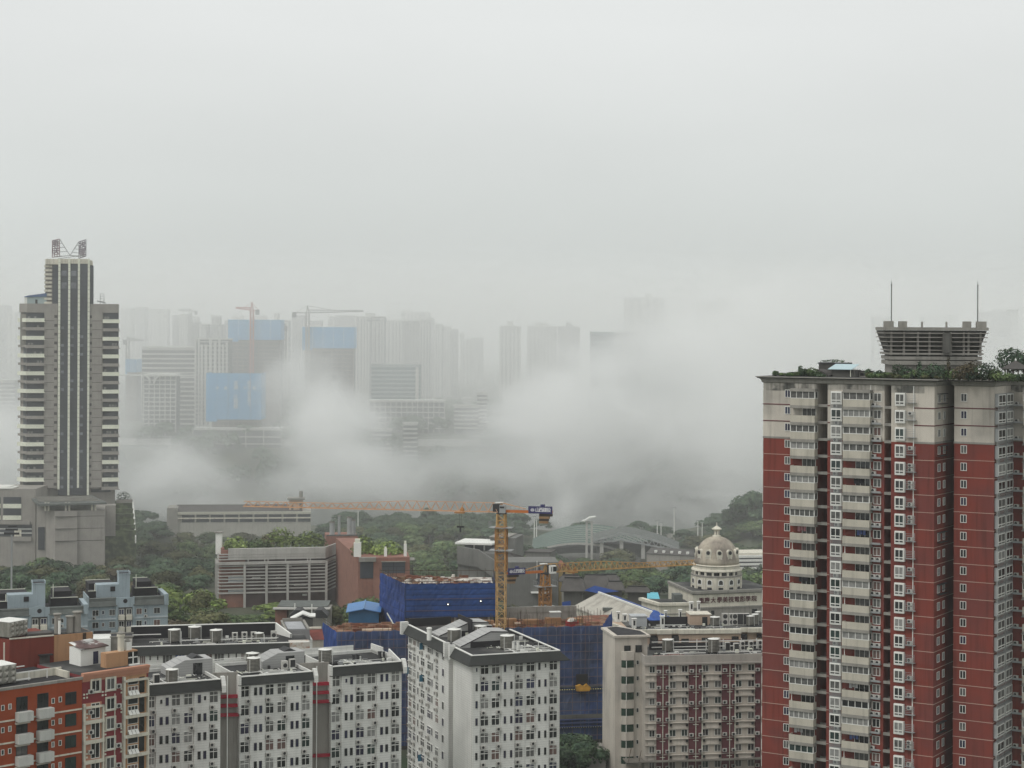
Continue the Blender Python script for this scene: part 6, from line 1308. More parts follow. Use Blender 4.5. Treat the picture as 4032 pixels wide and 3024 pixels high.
    C.part('sign_emblem', lg, wl); x_ = -s * (cL - 1.6)
    for i in range(ncw):
        w_ = (2.7, 2.1, 1.9, 1.75)[i % 4]; x0 = a + (c - a) * .44 if s < 0 else a + .1
        C.part('counterweight', MB().box(x0, x0 + w_ + .2, -.6, .6, zj - .62 - i * .52, zj - .08 - i * .52), mat('weight_dark', (.045, .035, .03), .8, .2) if i % 2 == 0 else mat('weight_sand', (.27, .17, .09), .85, .2))
    C.part('winch', MB().lathe([(.5, zj + 1.6), (.55, zj + 1.7), (.5, zj + 2.0)], (a + c) / 2 + .4, 0, 10), NAVY)
    tx = s * L * (.165 if s < 0 else .16) if s < 0 else s * 7.0
    tx = -9.6 if s < 0 else 7.6
    C.part('trolley', MB().box(tx - 1.1, tx + 1.1, -.8, .8, zj - .35, zj - .1).lathe([(.05, zj - .1), (.5, zj), (.45, zj + .6), (.05, zj + 1.1)], tx + .6, 0, 8), OCHRE)
    if s < 0: C.part('hoist_rope', MB().bar((tx, 0, zj - .3), (tx, 0, zj - 3.3), .025).bar((tx + .4, 0, zj - .3), (tx + .4, 0, zj - 3.3), .025), DMETAL); C.part('hook_block', MB().box(tx - .6, tx + 1, -.2, .2, zj - 3.6, zj - 3.2).box(tx, tx + .4, -.15, .15, zj - 4.7, zj - 3.6), DMETAL)
    C.part('cab_top', MB().box(-1.4, .4, -.5, .5, zj + 2.15, zj + 2.3), WHITE)  # plain white top above the cab and machinery
crane(1974.5, 432, -.186, 2018, -1, 60.4, 11.6, 'red jibbed tower crane with navy sign, its mast crossing the taller netted block', YEL, JIBRED, 0, False, 4)
crane(2147, 480, .44, 2255, 1, 42.5, 10.4, 'orange and yellow tower crane with a white cab, standing lower and farther back', OCHRE, mat('jib_ochre', (.42, .25, .09), .6, .15), 0, True, 4)
# ================================================================== campus buildings
def louvre_hall():
    B = Bld('college_hall', 'long hall screened by pale concrete louvres, bright shrubs growing on its roof', 'college building', 865, 2260, 640, .2); k = 2.765; U = lambda x: 700 + x / k; V = lambda y: 1850 + y / k
    X = lambda x, y=0: B.X(U(x), 2250, y); Z = lambda y_, x_=550: B.Z(U(x_), V(y_)); xR = X(1605); ey = B.loc(P(U(1750), 2200, 662)); zt = Z(860)
    B.part('wall', MB().box(1.6, xR, 1.5, 16, 0, zt - 2.5).prism([(xR, 1.5), (ey.x, ey.y + 1), (ey.x, ey.y + 10), (xR, 16)], 0, zt - 2.5), mat('maroon_brick_wall', (.085, .055, .055), .8, .3, .2)); B.part('side_brick', MB().box(0.6, X(735), .6, 1.5, 0, zt - .5).box(.5, 1.6, 1.5, 15, 0, zt), BRICK)
    B.part('roof_fascia', MB().box(X(548), xR, -.4, 1.0, zt - 3.4, zt).prism([(xR, -.4), (ey.x, ey.y - .4), (ey.x, ey.y + .5), (xR, 1.0)], zt - 3.4, zt), FINS); B.part('roof', MB().box(.8, xR, 1.0, 16, zt - 2.5, zt - 2.2), TAR)
    for y_ in (912, 940, 972): pass
    for y_, th, o in ((915, .35, 0), (942, .35, 0), (972, .35, 0), (1005, .9, .5), (1045, .35, 0), (1080, .35, 0), (1115, .35, 0), (1152, .35, 0), (1186, .35, 0), (1222, .35, 0), (1258, .35, 0), (1296, .35, 0), (1335, .5, 0)):
        z = Z(y_, 460); B.part('louvre', MB().box(-.6 - o, xR, -.5 - o, .1, z - th, z).prism([(xR, -.5 - o), (ey.x, ey.y - .5 - o), (ey.x, ey.y + .1), (xR, .1)], z - th, z).box(-.6 - o, -.2, .1, 8, z - th, z), FINS)
    for x in (727, 965, 1195, 1430, 1615): B.part('column', MB().box(X(x) - .4, X(x) + .4, -.9, -.5, 0, Z(1010)), FINS)
    for x in (765, 945, 982, 1172, 1412, 1440): B.part('short_post', MB().box(X(x) - .2, X(x) + .2, -.55, -.35, Z(1005), Z(900)), FINS)
    for i, (dx, dy) in enumerate(((-.4, 12), (-.4, 7), (-.3, 1))): B.part('column', MB().box(dx - .6, dx, dy, dy + .6, 0, Z(1010)), FINS)
    pn = mat('banner_white', (.50, .54, .56), .7, .05); B.part('banner', MB().box(X(550), X(715), .2, .35, Z(1222), Z(1155)).box(X(550), X(715), .2, .35, Z(1330), Z(1298)), pn)
    rn = random.Random(8); lt = MB()
    for i in range(14): x = X(760) + rn.random() * (X(1550) - X(760)); z = Z(rn.choice([955, 1062, 1168, 1275, 1190, 1385])); w_ = rn.uniform(1, 3.2); lt.box(x, x + w_, .9, 1.4, z - .25, z + .3)
    B.part('white_blind', lt, WHITE); B.part('plinth', MB().box(X(500), X(720), .3, .6, 0, Z(1350)), BRICK)  # plain white boxes at random spots behind the louvres
    def bush(b, u0, u1, y, z, n, m, s=0, rz=1.6, ry=3): return b.part('roof_shrub', leaves(n, (b.X(u0, 2150, y) + b.X(u1, 2150, y)) / 2, y, z, (b.X(u1, 2150, y) - b.X(u0, 2150, y)) / 2, ry, rz, .5, s, True), m)
    bush(B, 875, 985, 8, zt - .5, 700, L4B, 1, 3.6); bush(B, 960, 1070, 9, zt - .5, 500, L2, 2, 2.6); bush(B, 1040, 1170, 10, zt + .5, 900, L4B, 3, 5.2); bush(B, 1150, 1285, 8, zt, 800, L4B, 4, 4.6); bush(B, 1020, 1110, 11, zt + 1, 400, L5, 5, 3.0)
    for x, y_ in ((455, 1.8),): c = thing('chimney', 'white chimney on the left end of the louvred hall', 'chimney', B.world(X(455), 5, zt - 2.2)); obj('stack', MB().box(-1, 1, -1, 1, 0, 7.0), WHITE, c); obj('cap', MB().box(-1.3, 1.3, -1.3, 1.3, 7.0, 7.5), SLAB, c)
    # brick wings
    W_ = Bld('brick_wing', 'red brick wing with two tall dark openings and a planted roof', 'college building', 1410, 2250, 600, .1); X = lambda u, y=0: W_.X(u, 2250, y); zt = W_.Z(1500, 2195); lw = W_.loc(P(1322, 2200, 655))
    W_.part('wall', MB().box(0, X(1613), .6, 14, 0, zt).prism([(0, .6), (0, 14), (lw.x + 8, lw.y), (lw.x, lw.y)], 0, zt), BRICK); z = lambda y_: W_.Z(1500, 1850 + y_ / 2.458)
    W_.part('wall', MB().box(X(1470), X(1613), 0, .6, 0, zt), BRICK); W_.part('opening', MB().box(X(1418), X(1477), .4, .6, z(1050), z(890)).box(X(1503), X(1595), -.1, 0, z(1000), z(892)), TWGL); W_.part('fascia', MB().box(X(1414), X(1480), -1, .6, z(885), z(845)).box(X(1501), X(1597), -.6, 0, z(892), z(884)), SLAB)
    W_.part('canopy', MB().box(X(1613), X(1634), 0, 6, z(880), z(872)), SLAB); W_.part('crossbar', MB().box(X(1503), X(1595), -.2, -.1, z(936), z(932)).box(X(1548), X(1550), -.2, -.1, z(1000), z(892)), DMETAL)
    zz = zt; bush(W_, 1385, 1480, 14, zz, 700, L4B, 6, 5.5, 6); bush(W_, 1450, 1590, 10, zz, 700, L4B, 7, 4.2, 5)
    for u, h, lab in ((1408, 5.5, 'white chimney on the corner of the brick wing'), (1519, 3.0, 'short white vent on the brick wing roof'), (1597, 4.8, 'slim white vent at the right end of the brick wing')):
        c = thing('chimney', lab, 'chimney', W_.world(X(u), 3, zt)); w2 = 1.1 if u == 1408 else .45; obj('stack', MB().box(-w2, w2, -w2, w2, 0, h * .8), WHITE, c); obj('cap', MB().box(-w2 * .7, w2 * .7, -w2 * .7, w2 * .7, h * .8, h), STRIP, c)
    K = Bld('brick_block', 'raised brick block with four round vents behind the louvred hall', 'college building', 1285, 2150, 668, .15); zk = K.Z(1340, 2110); K.part('wall', MB().box(0, K.X(1408, 2150), 0, 12, 0, zk), BRICK); K.part('window', MB().box(K.X(1327), K.X(1341), -.1, 0, K.Z(1330, 2142), K.Z(1330, 2128)), GLASS); K.part('coping', MB().box(0, K.X(1408, 2150), -.1, .4, zk, zk + .4), SLATE2)
    for u, h in ((1309, 4.8), (1337, 6.5), (1378, 6.4), (1392, 5.4)): c = thing('vent_stack', {1309: 'first metal vent from the jib on the raised brick block', 1337: 'slim second metal vent on the raised brick block', 1378: 'tallest metal vent on the raised brick block', 1392: 'last metal vent on the raised brick block'}[u], 'vent', K.world(K.X(u), 3, zk)); obj('stack', MB().lathe([(.9, 0), (.9, h), (.4, h)], n=12) if u != 1337 else MB().lathe([(.5, 0), (.5, h)], n=8), METAL, c); obj('cap', MB().lathe([(1.0, h - .5), (1.0, h)], n=12) if u != 1337 else MB().lathe([(.6, h), (.6, h + .4)], n=8), SLAB, c)
    # small gate house below the hall
    J = Bld('gate_house', 'low gate house with a long flat canopy and white posts below the louvred hall', 'gate house', 1075, 2400, 560, .03); X = lambda u: J.X(u, 2400); Z = lambda v: J.Z(1150, v)
    J.part('wall', MB().box(X(1135), X(1300), 1, 9, 0, Z(2398)), SLAB); J.part('brick_end', MB().box(X(1082), X(1128), 1.2, 8, 0, Z(2402)), BRICK); J.part('canopy', MB().box(X(1075), X(1300), -1, 1.4, Z(2399), Z(2394)), FINS); J.part('roof', MB().box(X(1090), X(1290), 1.4, 14, Z(2393), Z(2391)), SLATE2)
    J.part('post', MB().box(X(1160), X(1164), -1.3, -1.1, Z(2420), Z(2374)), WHITE); J.part('post', MB().box(X(1227), X(1231), -1.3, -1.1, Z(2420), Z(2376)), WHITE); J.part('post', MB().box(X(1267), X(1272), -1.3, -1.1, Z(2426), Z(2402)), WHITE)
    for i, (u0, u1) in enumerate(((1138, 1205), (1222, 1290))): q = Bld('tent_canopy', 'dark peaked canopy in front of the gate house, ' + ('nearer the white pavilion' if i == 0 else 'nearer the blue hut'), 'canopy', u0, 2440, 530, .0); w_ = q.X(u1); zc = q.Z(u0, 2425); q.part('roof', MB().yprism([(0, zc), (w_ * .35, zc + 1.6), (w_ * .65, zc + 1.6), (w_, zc), (w_, zc - .6), (0, zc - .6)], 0, 6), DMETAL); q.part('post', MB().box(.2, .4, .2, .4, 0, zc - .5), METAL); q.part('post', MB().box(w_ - .4, w_ - .2, .2, .4, 0, zc - .5), METAL)
    q = Bld('pavilion', 'small white edged pavilion roof between the dark canopies and the slate block', 'pavilion', 1142, 2450, 480, .1); w_ = q.X(1243); zc = q.Z(1142, 2441); q.part('roof', MB().yprism([(0, zc), (w_ * .5, zc + 1.6), (w_ * .8, zc + .9), (w_, zc + .9), (w_, zc + .6), (w_ * .78, zc + .6), (w_ * .5, zc + 1.3), (0, zc - .3)], 0, 5), WHITE); q.part('wall', MB().box(w_ * .3, w_ * .9, .5, 5, 0, zc + .2), DCONC)
louvre_hall()
def long_white():
    B = Bld('teaching_block', 'long low white block with a dark pitched roof on the wooded ridge', 'teaching block', 700, 2020, 905, .10, z0=26); k = 2.765; U = lambda x: 700 + x / k; V = lambda y: 1850 + y / k; X = lambda x, y=0: B.X(U(x), 2010, y); Z = lambda y_, x_=700: B.Z(U(x_), V(y_)); xR = X(1450); zt = Z(455)
    B.part('wall', MB().box(0, xR, 0, 14, 0, zt), mat('dull_ivory', (.38, .37, .33), .85, .1, .2, .2)); B.part('roof', MB().xprism([(0, zt), (1, zt + .3), (9, zt + 2.6), (14, zt)], -1, xR - 4), TILED); B.part('eave', MB().box(-.5, xR, -1, 0, zt - 1.2, zt), mat('eave_ivory', (.44, .43, .36), .8, .08))
    for y_, n in ((492, 9), (545, 9)):
        for i in range(n):
            x0 = X(45 + i * 158); z = Z(y_ + 26, 100); B.put('window', MB().box(0, 5.9, -.15, 0, 0, 1.8).mesh('window', TWGL) if ('lw', 1) not in _cache else _cache[('lw', 1)], x0, 0, z)
    B.part('ledge', MB().box(0, xR, -.9, 0, Z(530), Z(520)), IVORY); B.part('end_wall', MB().box(-5, 0, -1, 14, 0, zt + 2), SLAB)
    T = Bld('roof_lantern', 'cream roof house with arches rising above the crane jib on the white block', 'roof house', 1138, 2000, 912, .1, z0=B.world(0, 0, zt).z); w_ = T.X(1192); h_ = T.Z(1160, 1968); T.part('wall', MB().box(0, w_, 0, 6, -2, h_), PINKB); T.part('roof', MB().box(-.8, w_ + .8, -.8, 6.8, h_, h_ + .8), SLAB); T.part('arch', MB().yprism([(w_ * .15, 0), (w_ * .32, 0), (w_ * .32, 2.4), (w_ * .24, 3.2), (w_ * .15, 2.4)], -.1, 0).box(w_ * .75, w_ * .93, -.1, 0, 0, 3.6), DCONC); T.part('stack', MB().lathe([(.9, h_), (.9, h_ + 4)], w_ * .85, 2, 10), CONC)
    g = [(1790, 2148, 690)]
    # grey concrete art building
    A = Bld('art_building', 'grey concrete building with a thin flat roof over dark glazing, behind the crane mast', 'college building', 1799, 2180, 660, -.25); X = lambda u, y=0: A.X(u, 2180, y); Z = lambda v, u=1850, y=0: A.Z(u, v, y); gc = mat('weathered_grey', (.155, .155, .145), .9, .15, .2, .2)
    A.part('roof_slab', MB().box(X(1800, 8), X(1945, 8), 5, 18, Z(2143, 1850, 6), Z(2136, 1850, 6)), WHITE); A.part('glazing', MB().box(X(1830, 9), X(1943, 9), 9, 14, Z(2178, 1850, 9), Z(2146, 1850, 9)), TWGL)
    for u in (1864, 1904): A.part('post', MB().box(X(u, 8.7), X(u, 8.7) + .5, 8.6, 9, Z(2178, 1850, 9), Z(2146, 1850, 9)), WHITE)
    zz = [Z(v, u) for u, v in ((1799, 2151), (1885, 2165))]; A.part('parapet_wall', MB().add([(0, 0, zz[0]), (X(1885), 0, zz[1]), (X(1885), 0, zz[1] - 6), (0, 0, zz[0] - 6), (0, 1, zz[0]), (X(1885), 1, zz[1]), (X(1885), 1, zz[1] - 6), (0, 1, zz[0] - 6)], [(0, 3, 2, 1), (4, 5, 6, 7), (0, 1, 5, 4), (3, 7, 6, 2)]), gc)
    A.part('wall', MB().box(0, X(1945), 1, 16, 0, Z(2178)), gc); A.part('ramp_wall', MB().add([(X(1885), -.4, zz[1]), (X(1960), -4, Z(2208, 1960, -4)), (X(1960), -4, Z(2208, 1960, -4) - 6), (X(1885), -.4, zz[1] - 6), (X(1885), .6, zz[1]), (X(1960), -3, Z(2208, 1960, -4))], [(0, 3, 2, 1), (0, 1, 5, 4)]), gc)
    A.part('tower_block', MB().box(X(1930, 14), X(2029, 14), 14, 26, 0, Z(2118, 2000, 14)), gc); A.part('tower_cap', MB().box(X(1925, 13), X(2000, 13), 13, 26, Z(2118, 2000, 13), Z(2115, 2000, 13)), SLAB)
    A.part('tile_roof', MB().add([(X(1990, 0), 0, Z(2170, 1990, 0)), (X(2068, 2), 2, Z(2192, 2068, 2)), (X(2068, 2), 2, Z(2220, 2068, 2)), (X(1985, -8), -8, Z(2212, 1985, -8))], [(0, 3, 2, 1), (0, 1, 2, 3)][:1]), TILED)
    A.part('box_room', MB().box(X(2069, -2), X(2167, -2), -2, 6, 0, Z(2175, 2110, -2)), gc); A.part('box_roof', MB().box(X(2067, -2), X(2169, -2), -2.3, 6.3, Z(2175, 2110, -2), Z(2172, 2110, -2)), TILED)
    G2 = Bld('art_building', 'tall blank grey wall of the lower wing behind the second crane cab', 'college building', 1994, 2280, 600, .06); x_ = lambda u: G2.X(u, 2280); G2.part('wall', MB().box(0, x_(2199), 0, 14, 0, G2.Z(2100, 2214)), gc); G2.part('window', MB().box(x_(2113), x_(2126), -.1, 0, G2.Z(2120, 2300), G2.Z(2120, 2232)), TWGL); G2.part('pipe', MB().box(x_(2113), x_(2115), -.3, -.1, G2.Z(2120, 2278), G2.Z(2120, 2208)), WHITE); G2.part('ledge', MB().box(x_(2090), x_(2172), -2, 0, G2.Z(2120, 2333), G2.Z(2120, 2329)), WHITE)
    Yh = Bld('yellow_house', 'small yellow gabled house with a red roof edge behind the white crane cab', 'house', 2200, 2260, 610, .1); w_ = Yh.X(2256); h1, h2 = Yh.Z(2225, 2262), Yh.Z(2225, 2228); Yh.part('wall', MB().yprism([(0, 0), (w_, 0), (w_, h1), (w_ * .4, h2), (0, h1 + 1)], 0, 8), mat('yellow_render', (.50, .38, .18), .85, .1)); Yh.part('roof', MB().yprism([(-.3, h1 + 1), (w_ * .4, h2 + .1), (w_ + .8, h1 - .6), (w_ + .8, h1), (w_ * .4, h2 + .8), (-.3, h1 + 1.7)], -.5, 9), mat('red_roof_edge', (.22, .08, .05), .8, .2)); Yh.part('window', MB().box(w_ * .3, w_ * .45, -.1, 0, h1 - 1, h1 + .8), GLASS)
    for (u0, u1, vr, ve, Y, d, lab) in ((2205, 2285, 2268, 2287, 590, 8, 'dark tiled roof house nearest the yellow gable, grey walls below'), (2212, 2302, 2276, 2326, 575, 9, 'hipped dark tiled roof with upturned corners in front of the tiled row'), (2292, 2400, 2264, 2320, 600, 14, 'broad dark tiled roof in the middle of the tiled row'), (2357, 2436, 2262, 2284, 615, 7, 'long dark tiled ridge at the wood edge of the tiled row'), (2390, 2455, 2290, 2322, 596, 8, 'dark tiled roof half hidden by a pale flowering tree'), (2465, 2556, 2314, 2330, 585, 5, 'low dark tiled wall roof at the foot of the wood')):
        q = Bld('tiled_house', lab, 'house', u0, ve, Y, -.05); w_ = q.X(u1); ze = q.Z(u0, ve); zr = q.Z(u0, vr, d / 2); zr = max(zr, ze + 1.2); q.part('wall', MB().box(w_ * .08, w_ * .92, .8, d, 0, ze), SLAB if u0 < 2210 else DCONC)
        q.part('roof', MB().add([(-.4, -.3, ze), (w_ + .4, -.3, ze), (w_ + .4, d + .6, ze), (-.4, d + .6, ze), (w_ * .1, d / 2, zr), (w_ * .9, d / 2, zr), (-.4, -.3, ze - .3), (w_ + .4, -.3, ze - .3)], [(0, 1, 5, 4), (1, 2, 5), (2, 3, 4, 5), (3, 0, 4), (6, 7, 1, 0)]), TILED); q.part('ridge', MB().box(w_ * .1, w_ * .9, d / 2 - .2, d / 2 + .2, zr, zr + .35), DMETAL)
    # the grey gabled roof behind the netting
    S = Bld('gabled_hall', 'big pale grey gabled roof edged with blue netting beside the flat roofed annex', 'hall', 2357, 2334, 540, 0, z0=GZ(24, 520)); A_, B_, C_, D_ = [S.loc(P(*q)) for q in ((2357, 2334, 540), (2599, 2423, 498), (2255, 2388, 541), (2490, 2481, 500))]
    pr = mat('pale_cement_roof', (.42, .40, .35), .9, .12, .4, .1, c2=(.33, .31, .27), sc2=.3); S.part('roof', MB().add([A_, C_, D_, B_, *[p - Vector((0, 0, .5)) for p in (A_, C_, D_, B_)]], [(0, 1, 2, 3), (4, 7, 6, 5), (1, 5, 6, 2), (2, 6, 7, 3)]), pr)
    E_, F_ = A_ + Vector((5, 3, -1.2)), B_ + Vector((6, 3, -2.0)); S.part('netting', MB().add([A_ + Vector((0, 0, -.2)), B_ + Vector((0, 0, -.2)), F_, E_, A_ + Vector((-4, 3, .2)), A_ + Vector((-1, 3, 1.6)), A_ + Vector((6, 3, 0))], [(0, 1, 2, 3), (0, 4, 5), (0, 5, 6)]), NETB); S.part('ridge', MB().bar(A_ + Vector((0, 0, .15)), B_ + Vector((0, 0, .15)), .22), WHITE)
    gw = MB(); zb_ = 0; gw.add([C_ + Vector((.3, .3, -.5)), D_ + Vector((.3, .3, -.5)), (D_.x + .3, D_.y + .3, 0), (C_.x + .3, C_.y + .3, 0)], [(0, 3, 2, 1)]); gw.add([D_ - Vector((0, 0, .5)), B_ - Vector((0, 0, .5)), (B_.x, B_.y, 0), (D_.x, D_.y, 0)], [(0, 3, 2, 1)]); S.part('wall', gw, IVORY)
    sk = C_.lerp(A_, .45).lerp(D_.lerp(B_, .45), .42); S.part('skylight', MB().box(sk.x - 1.6, sk.x + 1.6, sk.y - .7, sk.y + .7, sk.z - .3, sk.z + .5), SLATE2); po = MB(); rn = random.Random(4)
    for i in range(16): p = C_.lerp(D_, .1 + .055 * i); po.bar(p + Vector((0, -.3, -3)), p + Vector((0, -.3, rn.uniform(.6, 2.4))), .05)
    S.part('scaffold_pole', po, BARK); S.part('netting', MB().add([C_ + Vector((-.4, 0, -4)), C_ + Vector((-2.6, 0, -3)), C_ + Vector((-3, 0, 1.2)), C_ + Vector((-.6, 0, 1.6))], [(0, 1, 2, 3)]).add([C_.lerp(D_, .6) + Vector((0, -.5, -6)), D_ + Vector((2, -.5, -6)), D_ + Vector((2, -.5, -1.4)), C_.lerp(D_, .62) + Vector((0, -.5, -.8))], [(0, 1, 2, 3)]), NETB)
long_white()
def dome_hall():
    B = Bld('domed_hall', 'ivory film college hall with a weathered dome and a dark red lettered frieze', 'domed hall', 2726, 2350, 596, .30); X = lambda u, y=0: B.X(u, 2340, y); Z = lambda v, u=2800, y=0: B.Z(u, v, y); zt = Z(2328, 2726); xR = X(3060); ly = B.atx(2630, 2304, 0)[0] if False else 20
    l_ = B.loc(P(2632, 2304, 620)); B.part('wall', MB().prism([(0, 0), (xR, 0), (xR, 26), (l_.x + 6, 26), (l_.x, l_.y)], 0, zt - .8), IVORY); B.part('cornice', MB().prism([(-.4, -.7), (xR, -.7), (xR, .2), (.2, .2), (l_.x + .6, l_.y + .4), (l_.x - .6, l_.y - .4)], zt - .8, zt), SLAB); B.part('string_course', MB().box(0, xR, -.3, 0, Z(2342, 2740), Z(2339, 2740)).box(.02, xR, -.35, 0, Z(2397, 2740), Z(2392, 2740)), SLAB)
    B.part('roof', MB().prism([(.4, .3), (xR, .3), (xR, 25), (l_.x + 7, 25), (l_.x + .8, l_.y + .6)], zt - .8, zt - .6), TAR); B.part('lower_wall', MB().box(.3, xR, -.1, 0, 0, Z(2398, 2740)), CONC)
    for a, c, v0, v1 in ((2743, 2750, 2404, 2420), (2800, 2812, 2404, 2420), (2960, 2980, 2404, 2420)): B.part('window', MB().box(X(a), X(c), -.2, -.1, Z(v1), Z(v0)), GLASS)
    chars = '重慶大學美視電影學院'; us = [2762, 2784, 2808, 2833, 2855, 2878, 2901, 2923, 2945, 2969]
    for i, (ch, u) in enumerate(zip(chars, us)): link('frieze_letter', text_mesh('frieze_letter', ch, 1.85, SIGNR, .06), B.root, (X(u), -.12, Z(2366 - i * .9, u)))
    cx, cy_ = X(2821, 12), 12.0; s = B.world(cx, cy_, 0).y / F; zz = lambda v: B.Z(2821, v, cy_); a0, a1 = 0, 2 * math.pi; r0 = 98 * s
    B.part('drum', MB().lathe([(r0, zt - 1), (r0, zz(2268)), (r0 * 1.0, zz(2262))], cx, cy_, 48), IVORY); B.part('drum_cornice', MB().lathe([(r0 * .98, zz(2264)), (r0 * 1.03, zz(2262)), (r0 * 1.03, zz(2257)), (r0 * .96, zz(2256))], cx, cy_, 48), SLAB); B.part('gallery', MB().lathe([(r0 * .93, zz(2258)), (r0 * .93, zz(2243))], cx, cy_, 48), GLASS)
    B.part('upper_cornice', MB().lathe([(r0 * .95, zz(2244)), (r0 * 1.02, zz(2241)), (r0 * 1.0, zz(2236)), (r0 * .93, zz(2233)), (r0 * .93, zz(2222)), (r0 * .98, zz(2220)), (r0 * .90, zz(2217))], cx, cy_, 48), IVORY)
    for i in range(20):
        t = i * math.tau / 20 + .08; px_, py_ = cx + r0 * math.cos(t), cy_ + r0 * math.sin(t); rz = t + math.pi / 2
        B.put('gallery_post', MB().box(-.3, .3, -.35, .5, zz(2258), zz(2243)).mesh('gallery_post', IVORY), cx + r0 * .95 * math.cos(t), cy_ + r0 * .95 * math.sin(t), 0, rz) if i % 1 == 0 else None
    aw = MB().yprism([(-.62 + 0, 0), (.62, 0), (.62, .75)] + [(.62 * math.cos(q * math.pi / 8), .75 + .62 * math.sin(q * math.pi / 8)) for q in range(1, 8)] + [(-.62, .75)], -.12, .1).mesh('arched_window', GLASS); sw = MB().box(-.72, .72, -.12, .1, 0, 1.7).mesh('drum_window', GLASS); ar = MB().yprism([(-.9, -.2), (.9, -.2), (.9, .75)] + [(.9 * math.cos(q * math.pi / 8), .75 + .9 * math.sin(q * math.pi / 8)) for q in range(1, 8)] + [(-.9, .75)], -.08, .1).mesh('window_surround', WHITE)
    for i in range(14):
        t = -math.pi / 2 + (i - 6.5) * math.tau / 14; rz = t + math.pi / 2; px_, py_ = cx + r0 * math.cos(t), cy_ + r0 * math.sin(t)
        B.put('window_surround', ar, px_, py_, zz(2291), rz); B.put('arched_window', aw, px_, py_, zz(2290), rz); B.put('drum_window', sw, px_, py_, zz(2322), rz); t2 = t + math.tau / 28; B.put('pilaster', MB().box(-.45, .45, -.25, .1, zt - 1, zz(2264)).mesh('pilaster', IVORY), cx + r0 * math.cos(t2), cy_ + r0 * math.sin(t2), 0, t2 + math.pi / 2)
    pr = [(r0 * .90, zz(2217))]; r1, h = r0 * .90, zz(2112) - zz(2217)
    for i in range(1, 13): q = i / 12 * math.radians(82); pr.append((max(r1 * math.cos(q) ** .92, 1.1), zz(2217) + h * math.sin(q) / math.sin(math.radians(82))))
    B.part('dome', MB().lathe(pr, cx, cy_, 48), DOME, smooth=True); lz = zz(2113)
    B.part('lantern', MB().lathe([(1.4, lz - .2), (1.3, lz + .4), (.9, lz + .5), (.9, zz(2088)), (1.5, zz(2085)), (1.6, zz(2082)), (.9, zz(2076)), (.2, zz(2070)), (.05, zz(2056))], cx, cy_, 16), IVORY); B.part('lantern_opening', MB().lathe([(.95, lz + .7), (.95, zz(2090))], cx, cy_, 6), DCONC)
    dm = MB().box(-.8, .8, -.1, 1.2, 0, 2.6).box(-.9, .9, -.2, 1.0, 2.6, 2.8).mesh('dormer', IVORY); dn = MB().lathe([(.62, 0), (.62, .1)], n=12); dn.v = [(x, -.15 - z, y + 3.9) for x, y, z in dn.v]; dnm = dn.mesh('dormer_opening', GLASS); dt = MB().yprism([(-.95, 2.8), (.95, 2.8)] + [(.95 * math.cos(q * math.pi / 8), 3.9 + 1.0 * math.sin(q * math.pi / 8)) for q in range(0, 9)], -.1, 1.8).mesh('dormer_hood', IVORY)
    for i in range(12):
        t = -math.pi / 2 + (i - .5) * math.tau / 12; rz = t + math.pi / 2; rr = r0 * .86; px_, py_ = cx + rr * math.cos(t), cy_ + rr * math.sin(t)
        _k=1
        B.put('dormer', dm, px_, py_, zz(2217), rz); B.put('dormer_hood', dt, px_, py_, zz(2217), rz); B.put('dormer_opening', dnm, px_, py_, zz(2217), rz)
    B.done()
    # annex with flat roofs, aqua roof strip
    A = Bld('annex_block', 'ivory flat roofed annex in front of the domed hall', 'annex', 2596, 2374, 560, .12); X = lambda u, y=0: A.X(u, 2380, y); z = A.Z(2596, 2374); l_ = A.loc(P(2520, 2353, 571)); x1 = X(2722)
    A.part('wall', MB().prism([(0, 0), (x1, 0), (x1, 10), (l_.x + 3, 12), (l_.x + .5, l_.y)], 0, z - .8), IVORY); A.part('cornice', MB().prism([(-.3, -.6), (x1, -.6), (x1, .5), (.3, .5), (l_.x + 1, l_.y + .5), (l_.x - .5, l_.y - .3)], z - .8, z), IVORY); A.part('roof', MB().prism([(.2, .4), (x1, .4), (x1, 10), (l_.x + 3, 12), (l_.x + 1, l_.y + .4)], z - .7, z - .5), TAR); A.part('string_course', MB().box(0, x1, -.2, 0, z - 3.4, z - 3.1), SLAB)
    for u in (2618, 2660): A.part('window', MB().box(X(u), X(u + 18), -.1, 0, z - 6.5, z - 5), GLASS)
    A.part('porch', MB().box(X(2655, 3), X(2688, 3), 3, 7, z - .5, z + 1.9), SLATE2)
    Q = Bld('aqua_shed', 'long low shed with an aqua blue roof behind the flat roofed annex', 'shed', 2484, 2360, 590, 0); x1 = Q.X(2600); z = Q.Z(2484, 2363); Q.part('roof', MB().xprism([(0, z), (9, z + 1.2), (9, z + .9), (0, z - .2)], 0, x1), mat('aqua_roof', (.10, .42, .52), .5, .1)); Q.part('wall', MB().box(.3, x1 - .3, .3, 8.5, 0, z - .2), BRICK)
    # buildings right of and behind the dome
    R_ = Bld('white_block', 'white balconied block squeezed between the dome and the red tower', 'apartment block', 2905, 2210, 760, .15); x1 = R_.X(3060); R_.part('wall', MB().box(0, x1, 0, 12, 0, R_.Z(2950, 2178)), IVORY)
    for i in range(4): z = R_.Z(2950, 2195 + 15 * i); R_.part('balcony', MB().box(0, x1, -1.2, 0, z, z + .9), WHITE); R_.part('window_band', MB().box(.5, x1, -.1, 0, z - 1.2, z - .1), TWGL)
